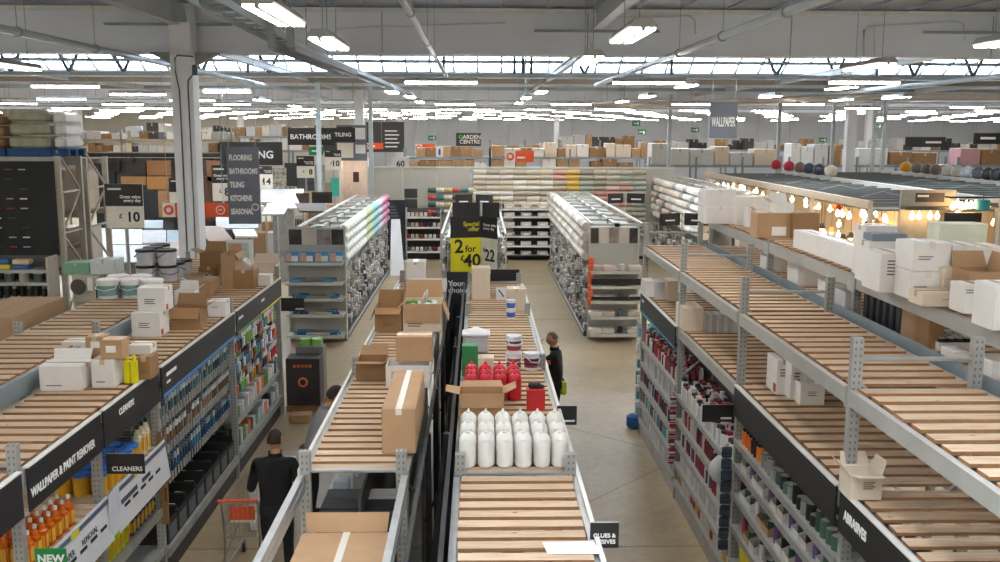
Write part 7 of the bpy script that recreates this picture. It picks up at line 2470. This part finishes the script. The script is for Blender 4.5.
CZ = 3.3
canopy(9.85, 13.15, 23.6, 41, CZ, 'grey slatted lighting canopy above the warm lamp display, left one')
canopy(13.75, 17.9, 24.0, 42, CZ, 'grey slatted lighting canopy above the warm lamp display, right one')
for k in range(30):
    pendant(10.05 + random.uniform(-.05, .3), 24.2 + k * .55, CZ - .45 + random.uniform(-.1, .05), CZ - .2, 'small lit pendant lamp along the front of the left canopy', 'lit pendants along left canopy', 0 if k % 4 == 0 else (3 if k in (5, 6) else None))
for k in range(34):
    pendant(random.uniform(10.0, 11.3), random.uniform(24.0, 28.5), random.uniform(1.9, 2.9), CZ - .2, 'lit pendant lamp clustered under the left canopy', 'clustered lit pendants', (None, 1, None, 2)[k % 4])
for k in range(22):
    pendant(random.uniform(13.9, 15.4), 24.4 + k * .5, random.uniform(2.2, 2.95), CZ - .2, 'lit pendant lamp under the right canopy', 'lit pendants under right canopy', (None, 1, None)[k % 3])
gcol = [(196, 40, 60), (196, 50, 70), (130, 96, 84), (50, 66, 84), (56, 60, 74), (196, 186, 170)]
gl_ = MB(); gl_.lathe([(.08, 0), (.2, .06), (.24, .2), (.2, .34), (.08, .42), (.03, .44)], 12)
for k, c in enumerate(gcol):
    px = (771, 784, 795, 804, 814, 826)[k]
    Y = 13.1 * F_PX / (px - 477) * .985
    tag(link(gl_.mesh('globe_shade', mat('globe_%d' % k, c, .4), True), 'globe_shade', (13.1, Y, CZ + .07)), 'globe lampshade standing on the left canopy rail, number %s from left' % ('one', 'two', 'three', 'four', 'five', 'six')[k], 'lampshade', 'globes on left canopy')
gcol = [(226, 166, 30), (120, 104, 92), (112, 100, 88), (126, 106, 96), (206, 200, 186), (196, 192, 182), (206, 212, 220), (90, 92, 98), (36, 36, 38), (34, 34, 36)]
for k, c in enumerate(gcol):
    px = (901, 912, 922, 931, 944, 953, 963, 974, 984, 993)[k]
    Y = 17.9 * F_PX / (px - 477) * .985
    tag(link(gl_.mesh('globe_shade', mat('globe_b%d' % k, c, .4), True), 'globe_shade', (17.88, Y, CZ + .07)), 'globe lampshade standing on the right canopy rail, number %s from left' % ('one', 'two', 'three', 'four', 'five', 'six', 'seven', 'eight', 'nine', 'ten')[k], 'lampshade', 'globes on right canopy')
# end panel with dark sign
a_ = aY(901, 200, 23.3).x; b_ = aY(956, 200, 23.3).x
ep = thing('display_end_wall', 'grey end panel with dark sign at the lighting display', 'panel', (a_, 23.3, 0))
w_ = b_ - a_
zt_ = aY(920, 190, 23.3).z
link(boxm('panel', mat('panel_olive_grey', (160, 158, 148), .6), 0, w_, 0, .08, 0, zt_), 'panel', parent=ep)
z0_ = aY(920, 202, 23.3).z; z1_ = aY(920, 193, 23.3).z
link(boxm('sign_board', mat('dark_brown_sign', (62, 58, 58), .6), w_ * .26, w_ * .78, -.02, 0, z0_, z1_), 'sign_board', parent=ep)
text('~~~~~', .09, ink, (w_ * .29, -.024, z0_ + .12), ep)
link(boxm('shelf_hood', mat('hood_dark', (84, 84, 80), .6), 0, w_ * 1.1, -.35, 0, aY(920, 209, 23.3).z, aY(920, 206, 23.3).z), 'shelf_hood', parent=ep)
for k, px in enumerate((912, 919, 930, 937)):
    p = aY(px, 217, 23.0)
    pendant(p.x, 23.0, p.z, aY(920, 209, 23.3).z, 'small bare lit bulb below the end panel hood', 'bulbs below the hood')
p = aY(983, 205, 22.6)
tl = thing('drum_lamp', 'teal drum lampshade glowing bulbs beside it at far right', 'lamp', (p.x, 22.6, p.z - .12))
mb = MB(); mb.lathe([(.16, 0), (.15, .24)], 16); link(mb.mesh('drum_shade', mat('teal_shade', (40, 150, 160), .6), True), 'drum_shade', parent=tl)
mb = MB(); mb.tube([(0, 0, .24), (0, 0, .36)], .008, 4); link(mb.mesh('cord', inkb), 'cord', parent=tl)
a_ = aY(944, 222, 22.4); b_ = aY(982, 213, 22.4)
dp = thing('dark_hood_sign', 'dark long sign box beside the bulbs at far right', 'sign', (a_.x, 22.4, 0))
link(boxm('box', mat('warm_black', (52, 46, 42), .6), 0, b_.x - a_.x, 0, .2, a_.z, b_.z), 'box', parent=dp)
link(boxm('post', canp, .1, .2, .06, .16, 0, a_.z), 'post', parent=dp)
p = aY(965, 206, 22.8)
for k in range(7):
    pendant(p.x - .3 + k * .11, 22.8, p.z + random.uniform(-.04, .04), p.z + .2, 'lit bulb in the cluster left of the teal drum shade', 'bulbs by the teal shade')
tr_ = thing('lamp_track', 'dark lamp track carrying bulbs and the teal drum shade', 'lamp track', (p.x - .5, 22.7, p.z))
link(boxm('track_bar', mat('shade_black', (44, 40, 38), .5), 0, 1.5, -.12, .12, .20, .24), 'track_bar', parent=tr_)
link(boxm('track_post', canp, 1.3, 1.38, -.04, .04, -p.z, .2), 'track_post', parent=tr_)
